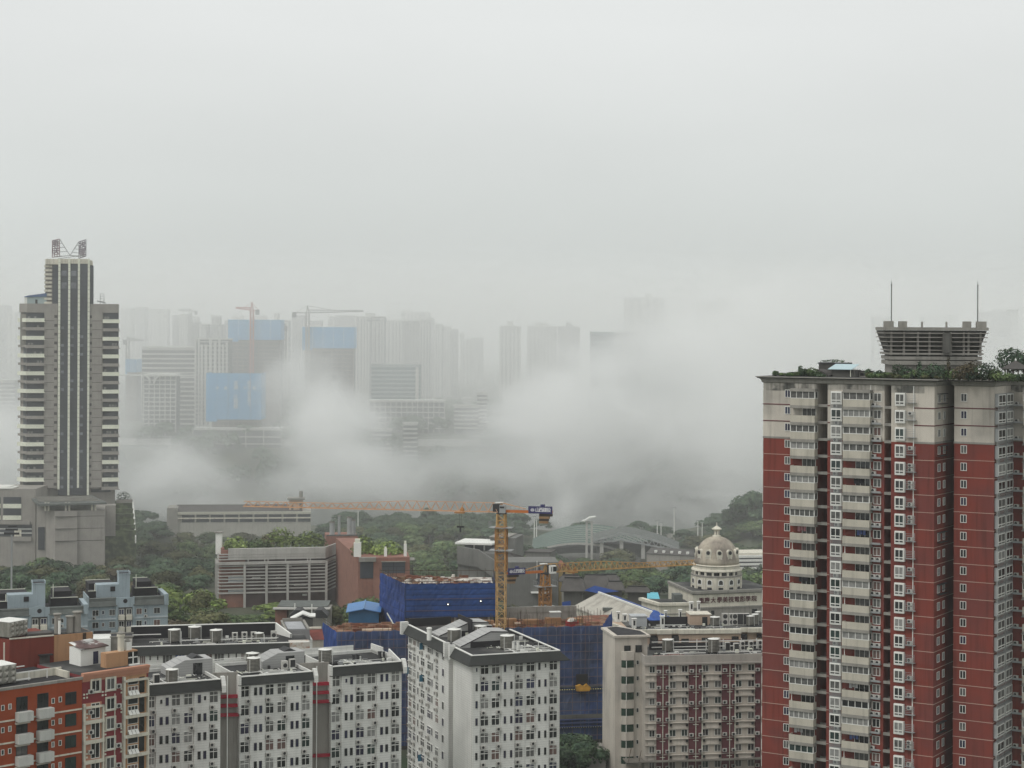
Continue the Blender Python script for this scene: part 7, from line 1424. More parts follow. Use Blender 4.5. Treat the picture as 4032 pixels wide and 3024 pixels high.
    L = Bld('low_shed', 'long dark roofed shed with pale vents left of the dome', 'shed', 2546, 2190, 790, -.4); x1 = L.X(2735); z = L.Z(2546, 2178); L.part('wall', MB().box(0, x1, 0, 14, 0, z), CONC); L.part('roof', MB().xprism([(-.3, z), (7, z + 1.6), (14, z + .2), (14, z - .2), (-.3, z - .3)], -.3, x1 + .4), TILED)
    for i in range(5): L.part('vent', MB().box(3 + i * 3.4, 4 + i * 3.4, 1, 2, z, z + 1.2), WHITE)
    # arched sports hall
    S = Bld('sports_hall', 'arched sports hall with stepped green roof bands and a long steel truss', 'sports hall', 2075, 2130, 850, -.08); U = lambda x: 2200 + x / 2.602; V = lambda y: 1950 + y / 2.602; X = lambda u, y=0: S.X(u, 2100, y); Z = lambda v, y=0: S.Z(2300, v, y)
    x0, x1 = X(2065, 10), X(2560, 10); zt = Z(2064, 30); zb = Z(2140, 0)
    def arc(q): return math.sin(math.pi * (.08 + .84 * q)) ** .8
    n = 28; bands = 9
    for j in range(bands):
        ya, yb = j * 4.2, j * 4.2 + 4.4; b = MB(); sa = .60 + .40 * j / bands; xa_, xb_ = x0 + (1 - sa) * 10 + j * .2, x1 - (bands - j) * 1.1
        pa = [(xa_ + (xb_ - xa_) * i / n, ya, zb - 6 + (zt - zb + 6) * sa * arc(i / n) * .94) for i in range(n + 1)]; pb_ = [(p[0], yb, p[2] + .3) for p in pa]; lo = [(p[0], ya, p[2] - .9) for p in pa]
        m_ = n + 1; b.add(pa + pb_ + lo, [(i, i + 1, m_ + i + 1, m_ + i) for i in range(n)], 0); b.f += [(2 * m_ + i, 2 * m_ + i + 1, i + 1, i) for i in range(n)]; b.m += [1] * n
        S.part('roof_band', b, [TEAL, FINS], label='green roof band with a grey front edge')
    S.part('wall', MB().yprism([(x0 + 2, 0), (x1 - 4, 0)] + [(x1 - 4 + (x0 + 6 - x1) * i / 12, zb - 10 + (zt - zb + 5) * .55 * arc(1 - i / 12)) for i in range(13)], .5, 38), mat('hall_grey', (.17, .17, .16), .8, .2, .2))
    tr = MB(); ua, ub = 2330, 2675; tx0, tx1 = X(ua, -4), X(ub, -4); zl, zp, ze_ = Z(2130, -4), Z(2099, -4), Z(2160, -4); nn = 26
    top = [(tx0 + (tx1 - tx0) * i / nn, -4, (lambda q: zl + (zp - zl) * math.sin(math.pi * min(1, q / .5) / 2) if q < .3 else zp + (ze_ - zp) * ((q - .3) / .7) ** 1.7)(i / nn)) for i in range(nn + 1)]
    for i in range(nn):
        a, c = Vector(top[i]), Vector(top[i + 1]); d = 2.6 * math.sin(math.pi * (i + .5) / nn) + .5; tr.bar(a, c, .45); tr.bar(a - Vector((0, 0, d)), c - Vector((0, 0, d)), .3); tr.bar(a - Vector((0, 0, d)) if i % 2 else a, c if i % 2 else c - Vector((0, 0, d)), .16)
    S.part('truss', tr, METAL); rf = MB(); m_ = nn + 1; rf.add([(p[0], p[1] - .3, p[2] + .5) for p in top] + [(p[0], p[1] + 16, p[2] + 1.6) for p in top], [(i, i + 1, m_ + i + 1, m_ + i) for i in range(nn)]); S.part('front_roof', rf, SLATE2)
    for u in (2362, 2440, 2525): S.part('column', MB().box(X(u, -3), X(u, -3) + 1.6, -3.4, -2, 0, Z(2125 if u < 2500 else 2135, -3)), FINS)
    S.part('dark_hall', MB().box(X(2350, 2), X(2600, 2), 2, 12, 0, Z(2140, 2)), DCONC)
    T = Bld('signal_tower', 'slim twin column tower with a wave shaped cap in front of the green roof', 'tower', 2306, 2100, 830, 0); w_ = T.X(2334); h_ = T.Z(2320, 2052)
    for a in (0, w_ - .9): T.part('column', MB().box(a, a + .9, 0, 1, 0, h_), FINS)
    T.part('cap', MB().xprism([(0, h_)] * 1 + [(1.4, h_), (1.4, h_ + .4), (0, h_ + .4)], 0, w_) if False else MB().yprism([(-1.6, h_ + .2), (-.2, h_ + .6), (w_ * .5, h_ + 1.8), (w_ + 1.2, h_ + 2.2), (w_ + 1.2, h_ + 1.7), (w_ * .5, h_ + 1.1), (-.2, h_), (-1.6, h_ - .1)], -.8, 2), WHITE)
    for i in range(4): T.part('brace', MB().box(.9, w_ - .9, .3, .7, h_ * .5 + i * 3.2, h_ * .5 + .4 + i * 3.2), FINS)
    for u, vt, Y, h_, lab in ((2655, 2000, 930, 18, 'tall pale mast standing in the fog right of the sports hall'), (2588, 2052, 900, 14, 'first thin lamp post behind the sports hall truss'), (2603, 2058, 905, 14, 'second thin lamp post behind the sports hall truss'), (2748, 2050, 900, 14, 'thin lamp post left of the dome lantern'), (2765, 2058, 905, 13, 'shorter lamp post nearest the dome lantern'), (1410, 2010, 900, 18, 'pale mast in the fog above the treetops below the red jib'), (2104, 2035, 900, 14, 'first thin pale post below the crane counterweight'), (2113, 2045, 905, 14, 'second thin pale post below the crane counterweight')):
        p = P(u, vt, Y); t = thing('lamp_post', lab, 'lamp post', (p.x, Y, GZ(p.x, Y))); h = p.z - GZ(p.x, Y); obj('pole', MB().lathe([(.3, 0), (.18, h)], n=8), WHITE, t); obj('lamp_head', MB().box(-.9, .9, -.2, .2, h, h + .25), METAL, t)
    b = struct('road_wall', MB().box(66, 92, 945, 946.5, 18, 27), FINS)
dome_hall()
# ================================================================== trees
def tree_mesh(seed, n=1500, R_=5.5, Hh=9.0, lobes=10, size=.42, flat=.75):
    rnd = random.Random(seed); b = MB(); L = []
    for i in range(lobes):
        a = i * 2.4 + rnd.random(); rr = R_ * math.sqrt((i + .3) / lobes) * .72; zz_ = .36 + .46 * (1 - (i / lobes) ** 1.5) + rnd.uniform(-.06, .1)
        L.append((rr * math.cos(a), rr * math.sin(a), Hh * zz_, R_ * rnd.uniform(.30, .48)))
    for i in range(n):
        cx, cy_, cz, r = L[rnd.randrange(lobes)]; d = Vector((rnd.gauss(0, 1), rnd.gauss(0, 1), rnd.gauss(.25, 1))).normalized()
        k = r * rnd.uniform(.78, 1.08); p = Vector((cx + d.x * k, cy_ + d.y * k, cz + d.z * k * flat)); nn = (d + Vector((rnd.uniform(-.55, .55), rnd.uniform(-.55, .55), rnd.uniform(-.1, .7)))).normalized()
        t1 = Matrix.Rotation(rnd.uniform(0, 6.3), 3, nn) @ nn.orthogonal().normalized(); t2 = nn.cross(t1); s = size * rnd.uniform(.6, 1.3); q_ = rnd.uniform(.45, .9)
        b.add([p - t1 * s, p - t2 * s * q_ - nn * s * .2, p + t1 * s, p + t2 * s * q_ - nn * s * .2], [(0, 1, 2, 3)])
    core = MB()
    for cx, cy_, cz, r in L: core.lathe([(.05, cz - r * .6 * flat), (r * .62, cz - r * .3 * flat), (r * .74, cz), (r * .6, cz + r * .4 * flat), (.05, cz + r * .72 * flat)], cx, cy_, 7)
    b.add(core.v, core.f)
    t = MB().lathe([(.45, -3), (.32, Hh * .25), (.22, Hh * .5)], n=8)
    for cx, cy_, cz, r in L[:6]: t.bar((0, 0, Hh * .3), (cx * .8, cy_ * .8, cz - r * .3), .12)
    return b.mesh('crown', L1), t.mesh('trunk', BARK)
TM = [tree_mesh(i) for i in range(6)] + [tree_mesh(20 + i, 1300, 4.2, 11.5, 9, .38, 1.25) for i in range(2)] + [tree_mesh(31, 2200, 5.6, 9.5, 14, .34, .6)]
def tree(x, y, s, kind, m, label, group, sz=None, rz=None, zo=0, name='tree', cat='tree'):
    t = thing(name, label, cat, (x, y, GZ(x, y) + zo), rz if rz is not None else random.uniform(0, 6.3), group)
    for n, me in zip(('crown', 'trunk'), TM[kind]):
        o = link(n, me, t); o.scale = (s, s, (sz or s))
        if n == 'crown': o.material_slots[0].link = 'OBJECT'; o.material_slots[0].material = m
    return t
# plan areas kept free of trees: (x0, x1, y0, y1)
def rect(u0, u1, Y0, Y1): Ym = (Y0 + Y1) / 2; return ((u0 - PU) / F * Ym, (u1 - PU) / F * Ym, Y0, Y1)
FREE = [rect(855, 1345, 622, 690), rect(1280, 1625, 592, 692), rect(0, 420, 722, 800), rect(395, 540, 750, 795), rect(680, 1245, 872, 925), rect(600, 1300, 926, 975), rect(1785, 2060, 632, 700), rect(1985, 2210, 592, 640), rect(2190, 2480, 560, 640), rect(2060, 2690, 828, 895),
        rect(2600, 3100, 585, 650), rect(2500, 2740, 540, 600), rect(2240, 2620, 490, 560), rect(2530, 2745, 765, 815), rect(2890, 3100, 750, 790), rect(1060, 1310, 528, 600), rect(-60, 670, 440, 512), rect(2440, 2620, 560, 605)]
def blocked(x, y, r=4.0):
    for a, b, c, d in FREE:
        if a - r < x < b + r and c - r * 1.4 < y < d + r * .6: return True
    return False
rt = random.Random(12); count = 0; placed = []
ZONES = [(lambda u, Y: u < 560 and Y < 700, 'the wood below the office tower', 'wood'), (lambda u, Y: u < 1300 and Y >= 700, 'the ridge under the white block', 'wood'),
         (lambda u, Y: u < 1300, 'the slope by the louvred hall', 'wood'), (lambda u, Y: u < 2080, 'the ridge behind the red crane', 'wood'), (lambda u, Y: True, 'the wood around the sports hall', 'wood')]
Y = 512.0; row = 0
far = []
while Y < 962:
    step = (10.5 + (Y - 512) * .012) if Y < 860 else 7.5; x = -.275 * Y
    while x < .155 * Y:
        xx, yy = x + rt.uniform(-3, 3), Y + rt.uniform(-5, 5); u = PU + xx / yy * F; x += step
        if blocked(xx, yy): continue
        if u > 1300 and u < 2300 and Y < 560: continue
        if u > 2620 and Y < 640: continue
        if 2050 < u < 2800 and Y > 895 and rt.random() < .8: continue
        if u < 700 or Y > 600 or u > 1000 or rt.random() < .9: placed.append((xx, yy, u, row))
    row += 1; Y += (20 + (Y - 512) * .03) if Y < 860 else 13
placed.sort(key=lambda p: p[1]); NT = 262
def leaf_for(u, Y, r):
    if u < 560 and Y < 690: return [L1, L2, L6, L3, L1][int(r * 5)]
    if 560 < u < 1150 and Y < 620: return [L2, L3, L4, L6, L2][int(r * 5)]
    if Y > 700: return [L1, L2, L2, L1, L3][int(r * 5)]
    return [L1, L2, L1, L3, L2][int(r * 5)]
tone = {L1.name: 'dark green', L2.name: 'mid green', L3.name: 'olive green', L6.name: 'brownish', L4.name: 'bright green', L5.name: 'cream flowered'}
rank = {}
for p_ in sorted(placed[:NT], key=lambda p_: p_[0]):
    z = next(z for z in ZONES if z[0](p_[2], p_[1])); k_ = (z[1], p_[3]); rank[k_] = rank.get(k_, 0) + 1; rank[p_] = rank[k_]
for i, p_ in enumerate(placed):
    xx, yy, u, rw = p_
    m = leaf_for(u, yy, rt.random()); s = rt.uniform(1.2, 1.75); k = rt.choice([0, 1, 2, 3, 4, 5, 0, 1, 2, 3, 4, 5, 6, 7]); sz = rt.uniform(.85, 1.25) * (1 if k < 6 else .85) * (1 if yy < 820 else .78)
    if yy > 560 and 860 < u < 1240 and yy < 640: sz *= .5
    if i < NT:
        z = next(z for z in ZONES if z[0](u, yy)); tree(xx, yy, s, k, m, tone[m.name].split()[0] + ' tree, ' + ordn(rank[p_]) + ' from left, ' + ordn(rw + 1) + ' row of ' + z[1], 'trees of the campus woods', sz)
    else: far.append((xx, yy, s * .85, k, sz * rt.uniform(.6, .95)))
def merged(name, lst, m):
    b = MB()
    for xx, yy, s, k, sz in lst:
        me = TM[k][0]; c, q = math.cos(xx), math.sin(xx); o = len(b.v); g = GZ(xx, yy)
        b.v += [(xx + (v.co.x * c - v.co.y * q) * s, yy + (v.co.x * q + v.co.y * c) * s, g + v.co.z * sz) for v in me.vertices]; b.f += [tuple(i + o for i in p.vertices) for p in me.polygons]
    b.m = [0] * len(b.f); o = obj(name, b, m); o['kind'] = 'stuff'; return o
if far: merged('far_woodland', far, L1)
sp = [(302, 2330, 560, 1.15, 8, L5, 'cream flowered spreading tree standing out in the wood behind the blue houses'), (660, 2300, 600, .95, 8, L2, 'pale leaved rounded tree left of the louvred hall'), (2383, 2330, 562, .95, 8, L5, 'cream flowered tree rising behind the grey gable ridge'), (790, 2340, 585, 1.1, 6, L3, 'tall olive poplar like tree at the left end of the louvred hall'), (1430, 2390, 560, 1.6, 2, L2, 'big bright crowned tree between the brick wing and the blue hut'),
      (1350, 2390, 545, 1.0, 1, L1, 'dark tree behind the blue roofed hut'), (1300, 2370, 575, 1.15, 3, L3, 'olive tree right of the gate house'), (2080, 2400, 520, 1.55, 4, L1, 'large dark tree between the two crane masts'), (2030, 2400, 530, 1.2, 2, L1, 'dark tree just right of the nearer crane mast'), (2230, 2400, 520, 1.0, 5, L2, 'round green tree right of the farther crane mast'), (2180, 2420, 512, .8, 3, L2, 'low green tree beside the farther crane mast'),
      (2880, 2480, 520, .85, 1, L1, 'dark tree under the middle of the lettered frieze'), (2840, 2480, 518, .65, 3, L1, 'smaller dark tree left of the one under the frieze'), (2935, 2480, 525, .8, 4, L1, 'dark tree under the right end of the lettered frieze'), (2960, 2250, 900, 2.0, 0, L1, 'tall dark tree on the hill edge beside the red tower'), (2905, 2230, 905, 1.5, 2, L1, 'dark tree on the hill left of the tall one by the red tower'),
      (160, 2440, 530, .9, 1, L2, 'mid green tree right behind the stair towers of the blue houses'), (560, 2420, 524, .9, 2, L4, 'bright green low tree behind the right blue block')]
for u, v, Y, s, k, m, lab in sp: p = P(u, v, Y); tree(p.x, Y, s, k, m, lab, None)
for u, Y, s, m, lab in ((2265, 405, 1.0, L1, 'dark street tree nearest the white block at the foot of the netting'), (2310, 400, .95, L1, 'dark street tree in the middle of the gap below the netting'), (2355, 408, .7, L6, 'thin brownish street tree against the beige dormitory corner'), (2240, 398, .8, L1, 'low dark street tree at the bottom of the gap')):
    p = P(u, 2900, Y); tree(p.x, Y, s, 3, m, lab, None, s * .95)
struct('street', MB().box(8, 24, 350, 400, 30, 35.1 + .02), mat('asphalt', (.05, .05, .05), .9, .15, .3))
q = Bld('garden_wall', 'pale low wall between the street tree and the beige dormitory', 'wall', 2300, 2960, 398, .1, z0=34); q.part('wall', MB().box(0, 4.5, 0, 6, 0, q.Z(2340, 2950)), CONC)
# far bank woods: one mass each
fw = []
for i in range(210):
    y = rt.uniform(1300, 1372); fw.append((rt.uniform(-.27, .27) * y, y, rt.uniform(1.2, 1.9), rt.randrange(6), 1.5))
merged('riverside_woodland', fw, L1); fw = []
for i in range(170): y = rt.uniform(1400, 1800); fw.append((rt.uniform(-.16, .04) * y, y, rt.uniform(1.3, 2.0), rt.randrange(6), 1.4))
merged('hillside_woodland', fw, L1)
# ================================================================== far side of the river
FG = mat('far_grey', (.24, .24, .23), .9, .1, .05); FD = mat('far_dark', (.07, .075, .08), .8, .2, .05); FW = mat('far_white', (.46, .46, .43), .9, .05, .05); FB = mat('far_brown', (.20, .17, .15), .9, .1, .05)
TARP = mat('tarp_panel', (.035, .25, .48), .7, .08, .02)
def FX(u, Y): return (u - PU) / F * Y
def slab(name, label, u0, u1, vt, Y, D=18, wall=FG, bands=None, ribs=0, base=None, group=None, box=None, cat='apartment tower', grid=None, dark=FD, pitch=3.1):
    um = (u0 + u1) / 2; x0, x1 = FX(u0, Y), FX(u1, Y); z0 = min(GZ(x0, Y), GZ(x1, Y)) - 1; zt = P(um, vt, Y).z; w_ = x1 - x0; h = zt - z0
    t = thing(name, label, cat, ((x0 + x1) / 2, Y, z0), 0, group); t['_w'] = w_; del t['_w']
    obj('wall', MB().box(-w_ / 2, w_ / 2, .6, D, 0, h), dark, t)
    if bands == 'h':
        b = MB(); z = h
        while z > 3: b.box(-w_ / 2, w_ / 2, 0, .7, z - 1.3, z); z -= pitch
        obj('floor_band', b, wall, t)
    if ribs:
        rnd = random.Random(int(u0 * 7 + vt)); b = MB(); x = -w_ / 2; i = 0
        while x < w_ / 2 - .5:
            q_ = w_ / ribs * rnd.uniform(.75, 1.25); xe = min(w_ / 2, x + q_ * .62); b.box(x, xe, -rnd.uniform(0, 1.4), .7, 0, h - rnd.choice([0, 0, 2, 3.5])); x += q_
        obj('pier', b, wall, t)
        f = MB(); z = h - 1
        while z > 4: f.box(-w_ / 2 + .3, w_ / 2 - .3, .25, .65, z - .9, z); z -= pitch
        obj('balcony_band', f, wall, t)
    if grid:
        b = MB(); n = grid
        for i in range(n + 1): x = -w_ / 2 + w_ * i / n; b.box(x - .25, x + .25, -.2, .7, 0, h)
        z = h
        while z > 2: b.box(-w_ / 2, w_ / 2, -.1, .7, z - .8, z); z -= pitch
        obj('frame', b, wall, t)
    obj('roof_edge', MB().box(-w_ / 2 - .2, w_ / 2 + .2, -.3, D, h, h + .9), wall, t)
    if box:
        for a, c, vb in box: zb_ = P(um, vb, Y).z - z0; obj('roof_house', MB().box(FX(a, Y) - (x0 + x1) / 2, FX(c, Y) - (x0 + x1) / 2, 3, D - 4, h + .9, zb_), wall, t)
    return t, w_, h, z0
Z2 = lambda x: 400 + x / 2.011; Z3 = lambda x: 1300 + x / 2.011; ZV = lambda y: 1100 + y / 2.011
SK = 'pale towers dissolving into the fog across the river'
sky_list = [(Z2(150), Z2(240), ZV(232), 2350, 3, None), (Z2(270), Z2(345), ZV(225), 2400, 3, None), (Z2(345), Z2(440), ZV(240), 2450, 4, None), (Z2(440), Z2(520), ZV(240), 2300, 3, None), (Z2(560), Z2(608), ZV(292), 2050, 2, None), (Z2(612), Z2(682), ZV(280), 2000, 3, None), (Z2(690), Z2(755), ZV(300), 2150, 3, None), (Z2(700), Z2(760), ZV(345), 1850, 3, None), (Z2(775), Z2(835), ZV(360), 1800, 3, None), (Z2(838), Z2(960), ZV(362), 1830, 5, (Z2(870), Z2(930), ZV(300))), (Z2(865), Z2(930), ZV(290), 2200, 3, None),
    (Z2(975), Z2(1015), ZV(330), 1900, 2, None), (Z2(1030), Z2(1110), ZV(290), 2300, 3, None), (Z2(1180), Z2(1300), ZV(290), 2350, 4, None), (Z2(1365), Z2(1395), ZV(270), 2100, 2, None), (Z2(1440), Z2(1480), ZV(330), 1850, 2, None), (Z2(1505), Z2(1605), ZV(290), 2000, 4, None), (Z2(1640), Z2(1740), ZV(330), 2050, 4, None), (Z2(1790), Z2(1850), ZV(300), 2100, 3, None), (Z2(1855), Z2(1995), ZV(292), 2050, 5, None), (Z2(2010), Z2(2130), ZV(302), 1750, 5, (Z2(2085), Z2(2160), ZV(266))),
    (Z3(335), Z3(432), ZV(300), 1780, 4, None), (Z3(345), Z3(440), ZV(315), 1960, 3, None), (Z3(440), Z3(550), ZV(185), 3000, 3, None), (Z3(440), Z3(575), ZV(330), 1900, 5, None), (Z3(560), Z3(790), ZV(265), 2250, 7, (Z3(565), Z3(640), ZV(245))), (Z3(580), Z3(700), ZV(335), 1850, 5, None), (Z3(702), Z3(790), ZV(325), 1880, 4, None), (Z3(770), Z3(822), ZV(312), 2150, 3, None), (Z3(822), Z3(892), ZV(358), 2000, 3, None), (Z3(896), Z3(955), ZV(378), 2050, 3, None), (Z3(957), Z3(1012), ZV(402), 2100, 3, None), (Z3(1030), Z3(1060), ZV(430), 2250, 2, None), (Z3(1060), Z3(1116), ZV(482), 2250, 2, None), (Z3(1118), Z3(1215), ZV(468), 2400, 4, None),
    (Z3(1340), Z3(1512), ZV(375), 1980, 6, (Z3(1395), Z3(1450), ZV(332))), (Z3(1560), Z3(1795), ZV(376), 2080, 8, (Z3(1620), Z3(1725), ZV(338))), (Z3(1805), Z3(1980), ZV(378), 2060, 6, (Z3(1868), Z3(1915), ZV(342))), (2461, 2615, 1100 + 156 / 2.074, 2350, 5, (2541, 2566, 1155)), (2750, 2905, 1192, 2150, 6, (2823, 2862, 1173)), (2907, 3016, 1238, 2300, 4, (2946, 2966, 1212)), (3444, 3512, 1250, 1950, 3, None), (3634, 3770, 1242, 2350, 5, None), (3865, 3980, 1230, 1950, 5, (3920, 3950, 1218)), (3980, 4010, 1220, 2100, 2, None), (-20, 30, 1205, 2200, 2, None), (30, 72, 1230, 2200, 2, None)]
sky_list.sort(key=lambda q_: (q_[0] + q_[1]) / 2)
def far_label(i):
    a, c, v, Y, rb, bx_ = sky_list[i]
    return ('wide' if c - a > 100 else 'narrow' if c - a < 45 else 'plain') + (' pale' if i % 3 else ' grey') + ' high rise' + (' with a roof house' if bx_ else '') + ', ' + ordn(i + 1) + ' from the left on the skyline'
for i, (a, c, v, Y, rb, bx_) in enumerate(sky_list):
    slab('far_tower', far_label(i), a, c, v, Y, 20, FW if i % 3 else FG, None, rb, group=SK, box=[bx_] if bx_ else None)
for i in range(26):
    u = 2280 - i * 9 - (i % 5) * 40 if i < 12 else 1780 + (i - 12) * 42; slab('far_house', 'low ' + ('white' if i % 2 else 'grey') + ' house faint in the fog, ' + ('hillside cluster, number ' if i < 12 else 'eastern row, number ') .replace('number ', '') + ordn(1 + (i if i < 12 else i - 12)) + ' of its row', u, u + 26 + (i % 4) * 8, 1508 + (i * 37) % 70, 1900 + (i * 53) % 300, 14, FW if i % 2 else FG, 'h', group='low houses below the far towers', cat='house')
# blocks close to the far bank
G_ = 'mid rise blocks above the far bank'
slab('far_slab', 'long white banded slab block behind the winged white blocks', Z2(320), Z2(740), ZV(548), 1450, 20, FW, 'h', pitch=3.5, cat='slab block', box=[(Z2(320), Z2(740), ZV(530))])
slab('far_tower', 'pale tower with one cream stripe left of the tarpaulined towers', Z2(738), Z2(1010), ZV(478), 1420, 18, FW, None, 9)
slab('far_tower', 'white framed block with a curved double wing roof', Z2(335), Z2(590), ZV(760), 1375, 18, FW, None, 0, grid=6)
wg = thing('wing_roof', 'curved double wing roof edge above the white framed block', 'roof', (FX(Z2(400), 1372), 1372, P(Z2(400), ZV(770), 1372).z))
cw = MB()
for s in (-1, 1): cw.yprism([(s * a, z) for a, z in ((.8, -5), (1.6, -1.5), (5, 1.3), (34, 1.5), (34, .6), (5.4, .3), (2.6, -1.8), (1.6, -5))], 0, 4)
obj('edge', cw, FW, wg)
def tarped(u0, u1, v0, v1, Y, label, gu0, gu1, letters=False):
    t, w_, h, z0 = slab('tarped_tower', label, gu0, gu1, v1 + 6, Y, 20, FB, None, 0, grid=9, cat='building under construction')
    cx_ = t.location.x; a, c = FX(u0, Y) - cx_, FX(u1, Y) - cx_; za, zb_ = P((u0 + u1) / 2, v1, Y).z - z0, P((u0 + u1) / 2, v0, Y).z - z0; n = 5
    for i in range(n): obj('tarpaulin', MB().box(a + (c - a) * i / n + .12, a + (c - a) * (i + 1) / n - .12, -3.2 - .3 * (i % 2), -2.8, za - (1.5 if i == 0 else 0), zb_), TARP, t)
    obj('tarpaulin', MB().box(a, a + .5, -2.8, 20, za, zb_).box(c - .5, c, -2.8, 20, za, zb_), TARP, t); obj('deck', MB().box(a, c, -2.8, 20, za - 1, za), FD, t)
    return t, z0, a, c, za, zb_
tarped(900, 1108, 1259, 1338, 1500, 'unfinished tower with a bright blue tarpaulin collar below the red crane', 915, 1100); tarped(1192, 1396, 1288, 1371, 1480, 'unfinished tower with a bright blue tarpaulin collar below the pale crane', 1202, 1392)
tarped(497, 541, 1414, 1466, 1600, 'small blue wrapped tower top low at the left under a faint crane', 500, 538)
t, z0, a, c, za, zb_ = tarped(815, 1033, 1469, 1651, 1370, 'squat tower wrapped in a big lettered blue tarpaulin', 840, 1020, True)
wl = mat('far_letter', (.45, .50, .54), .8, .02); YT = 1370
for ch, u, v, sz_ in (('龙', 931, 1508, 3.0), ('湖', 931, 1526, 3.0), ('·', 931, 1544, 2.4), ('江', 931, 1563, 3.0), ('熙', 931, 1582, 3.0), ('郡', 931, 1601, 3.0), *[(ch, 983, 1506 + i * 14.2, 2.2) for i, ch in enumerate('建设工程有限公')], ('中', 859, 1528, 2.2), ('建', 891, 1528, 2.2), ('中', 967, 1528, 2.0), ('建', 1003, 1528, 2.0)):
    p = P(u, v, YT); link('tarp_letter', text_mesh('tarp_letter', ch, sz_ * 1.15, wl, .05), t, (p.x - t.location.x, -3.65, p.z - z0))
slab('far_block', 'low podium with white frames under the lettered tarpaulin tower', 760, 1110, 1690, 1362, 20, FW, None, 0, grid=5, cat='podium', pitch=5)
slab('far_block', 'glass office block with a white end strip on the far bank', 1463, 1655, 1440, 1490, 18, mat('far_glass_line', (.26, .30, .30), .7, .1), 'h', cat='office block', dark=mat('far_glass', (.05, .11, .12), .4, .1, .05), pitch=3.3, box=[(1463, 1655, 1437)]); t = thing('end_strip', 'white vertical end strip of the far glass block', 'wall strip', (FX(1643, 1488), 1488, 50)); obj('strip', MB().box(-1.2, 1.2, 0, 1, 0, P(1643, 1447, 1488).z - 50), FW, t); t2 = t
slab('far_block', 'long white framed podium in front of the far glass block', 1455, 1752, 1580, 1450, 14, FW, None, 0, grid=14, cat='podium', pitch=4.0)
slab('far_tower', 'dark glass tower sinking into the big fog bank', 2327, 2422, 1311, 1500, 16, mat('far_blue_line', (.2, .26, .27), .7, .1), 'h', cat='office tower', dark=mat('far_blue_glass', (.05, .085, .095), .4, .1), pitch=6.5); slab('far_tower', 'white stripe of wall beside the dark glass tower in the fog', 2422, 2445, 1313, 1500, 14, FW, None, 1); slab('far_tower', 'brownish tower half lost in the fog right of the dark glass one', 2446, 2552, 1312, 1560, 14, FB, None, 3)
slab('far_block', 'white signboard like block on the far bank above the fog', 1588, 1646, 1668, 1345, 6, FW, 'h', cat='building'); slab('far_block', 'long white shed roof on the far bank', 1465, 1545, 1692, 1350, 6, FW, 'h', cat='building'); slab('far_block', 'white block with balconies low on the far hillside', 1790, 1885, 1600, 1440, 10, FW, 'h', cat='house'); slab('far_block', 'white pair of blocks high on the far hillside', 1878, 1920, 1548, 1500, 10, FW, 'h', cat='house')
slab('far_block', 'pale block in the fog beside the left office tower', -10, 60, 1500, 1500, 14, FW, 'h', cat='house'); struct('quay_road', MB().box(-300, 60, 1366, 1369, 40, 47.4), FW)
def far_crane(u, vj, Y, ul, ur, vtop, m, label, vb):
    x = FX(u, Y); z0 = GZ(x, Y); t = thing('far_crane', label, 'tower crane', (x, Y, z0)); h = P(u, vj, Y).z - z0; b = MB(); lattice(b, (0, 0, 0), (0, 0, h), 2.4, 2.4, .35, int(h / 4)); obj('mast', b, m, t)
    b = MB(); xl, xr = FX(ul, Y) - x, FX(ur, Y) - x; dz = P(ul, vb, Y).z - z0 - h; a, c = Vector((xl, 0, h + dz)), Vector((xr, 0, h)); b.bar(a, (0, 0, h), .4).bar(a + Vector((0, 0, .6)), (0, 0, h + 2.2), .3).bar((0, 0, h), c, .4); n = 16
    for i in range(n): q0, q1 = i / n, (i + .5) / n; b.bar(a.lerp(Vector((0, 0, h)), q0), (a + Vector((0, 0, .6))).lerp(Vector((0, 0, h + 2.2)), q1), .22)
    obj('jib', b, m, t); zt_ = P(u, vtop, Y).z - z0; obj('tower_head', MB().bar((-1, 0, h), (0, 0, zt_), .35).bar((1, 0, h), (0, 0, zt_), .35).bar((0, 0, zt_), a.lerp(Vector((0, 0, h)), .5) + Vector((0, 0, 1)), .15).bar((0, 0, zt_), c, .15), m, t); s_ = 1 if abs(xr) < abs(xl) else -1; e_ = c if s_ > 0 else c
    obj('counterweight', MB().box(xr - 2.4, xr + .6, -1, 1, h - 3.4, h + .6) if abs(xr) < abs(xl) else MB().box(xr - .6, xr + 2.4, -1, 1, h - 2, h + .6), FD, t)
far_crane(992, 1222, 1495, 928, 1018, 1190, mat('far_red', (.33, .08, .06), .7, .1), 'reddish far crane standing over the first blue tarpaulin collar', 1213); far_crane(1211, 1232, 1475, 1430, 1163, 1203, FG, 'pale far crane with a long jib over the second blue collar', 1226); far_crane(503, 1341, 1640, 566, 497, 1325, FG, 'small faint far crane beside the left office tower', 1341); far_crane(750, 1226, 1900, 700, 775, 1215, FG, 'tiny faint crane on the skyline left of the red one', 1222); far_crane(1121, 1286, 1520, 1040, 1128, 1275, FG, 'small dark crane head right of the first blue collar', 1280)
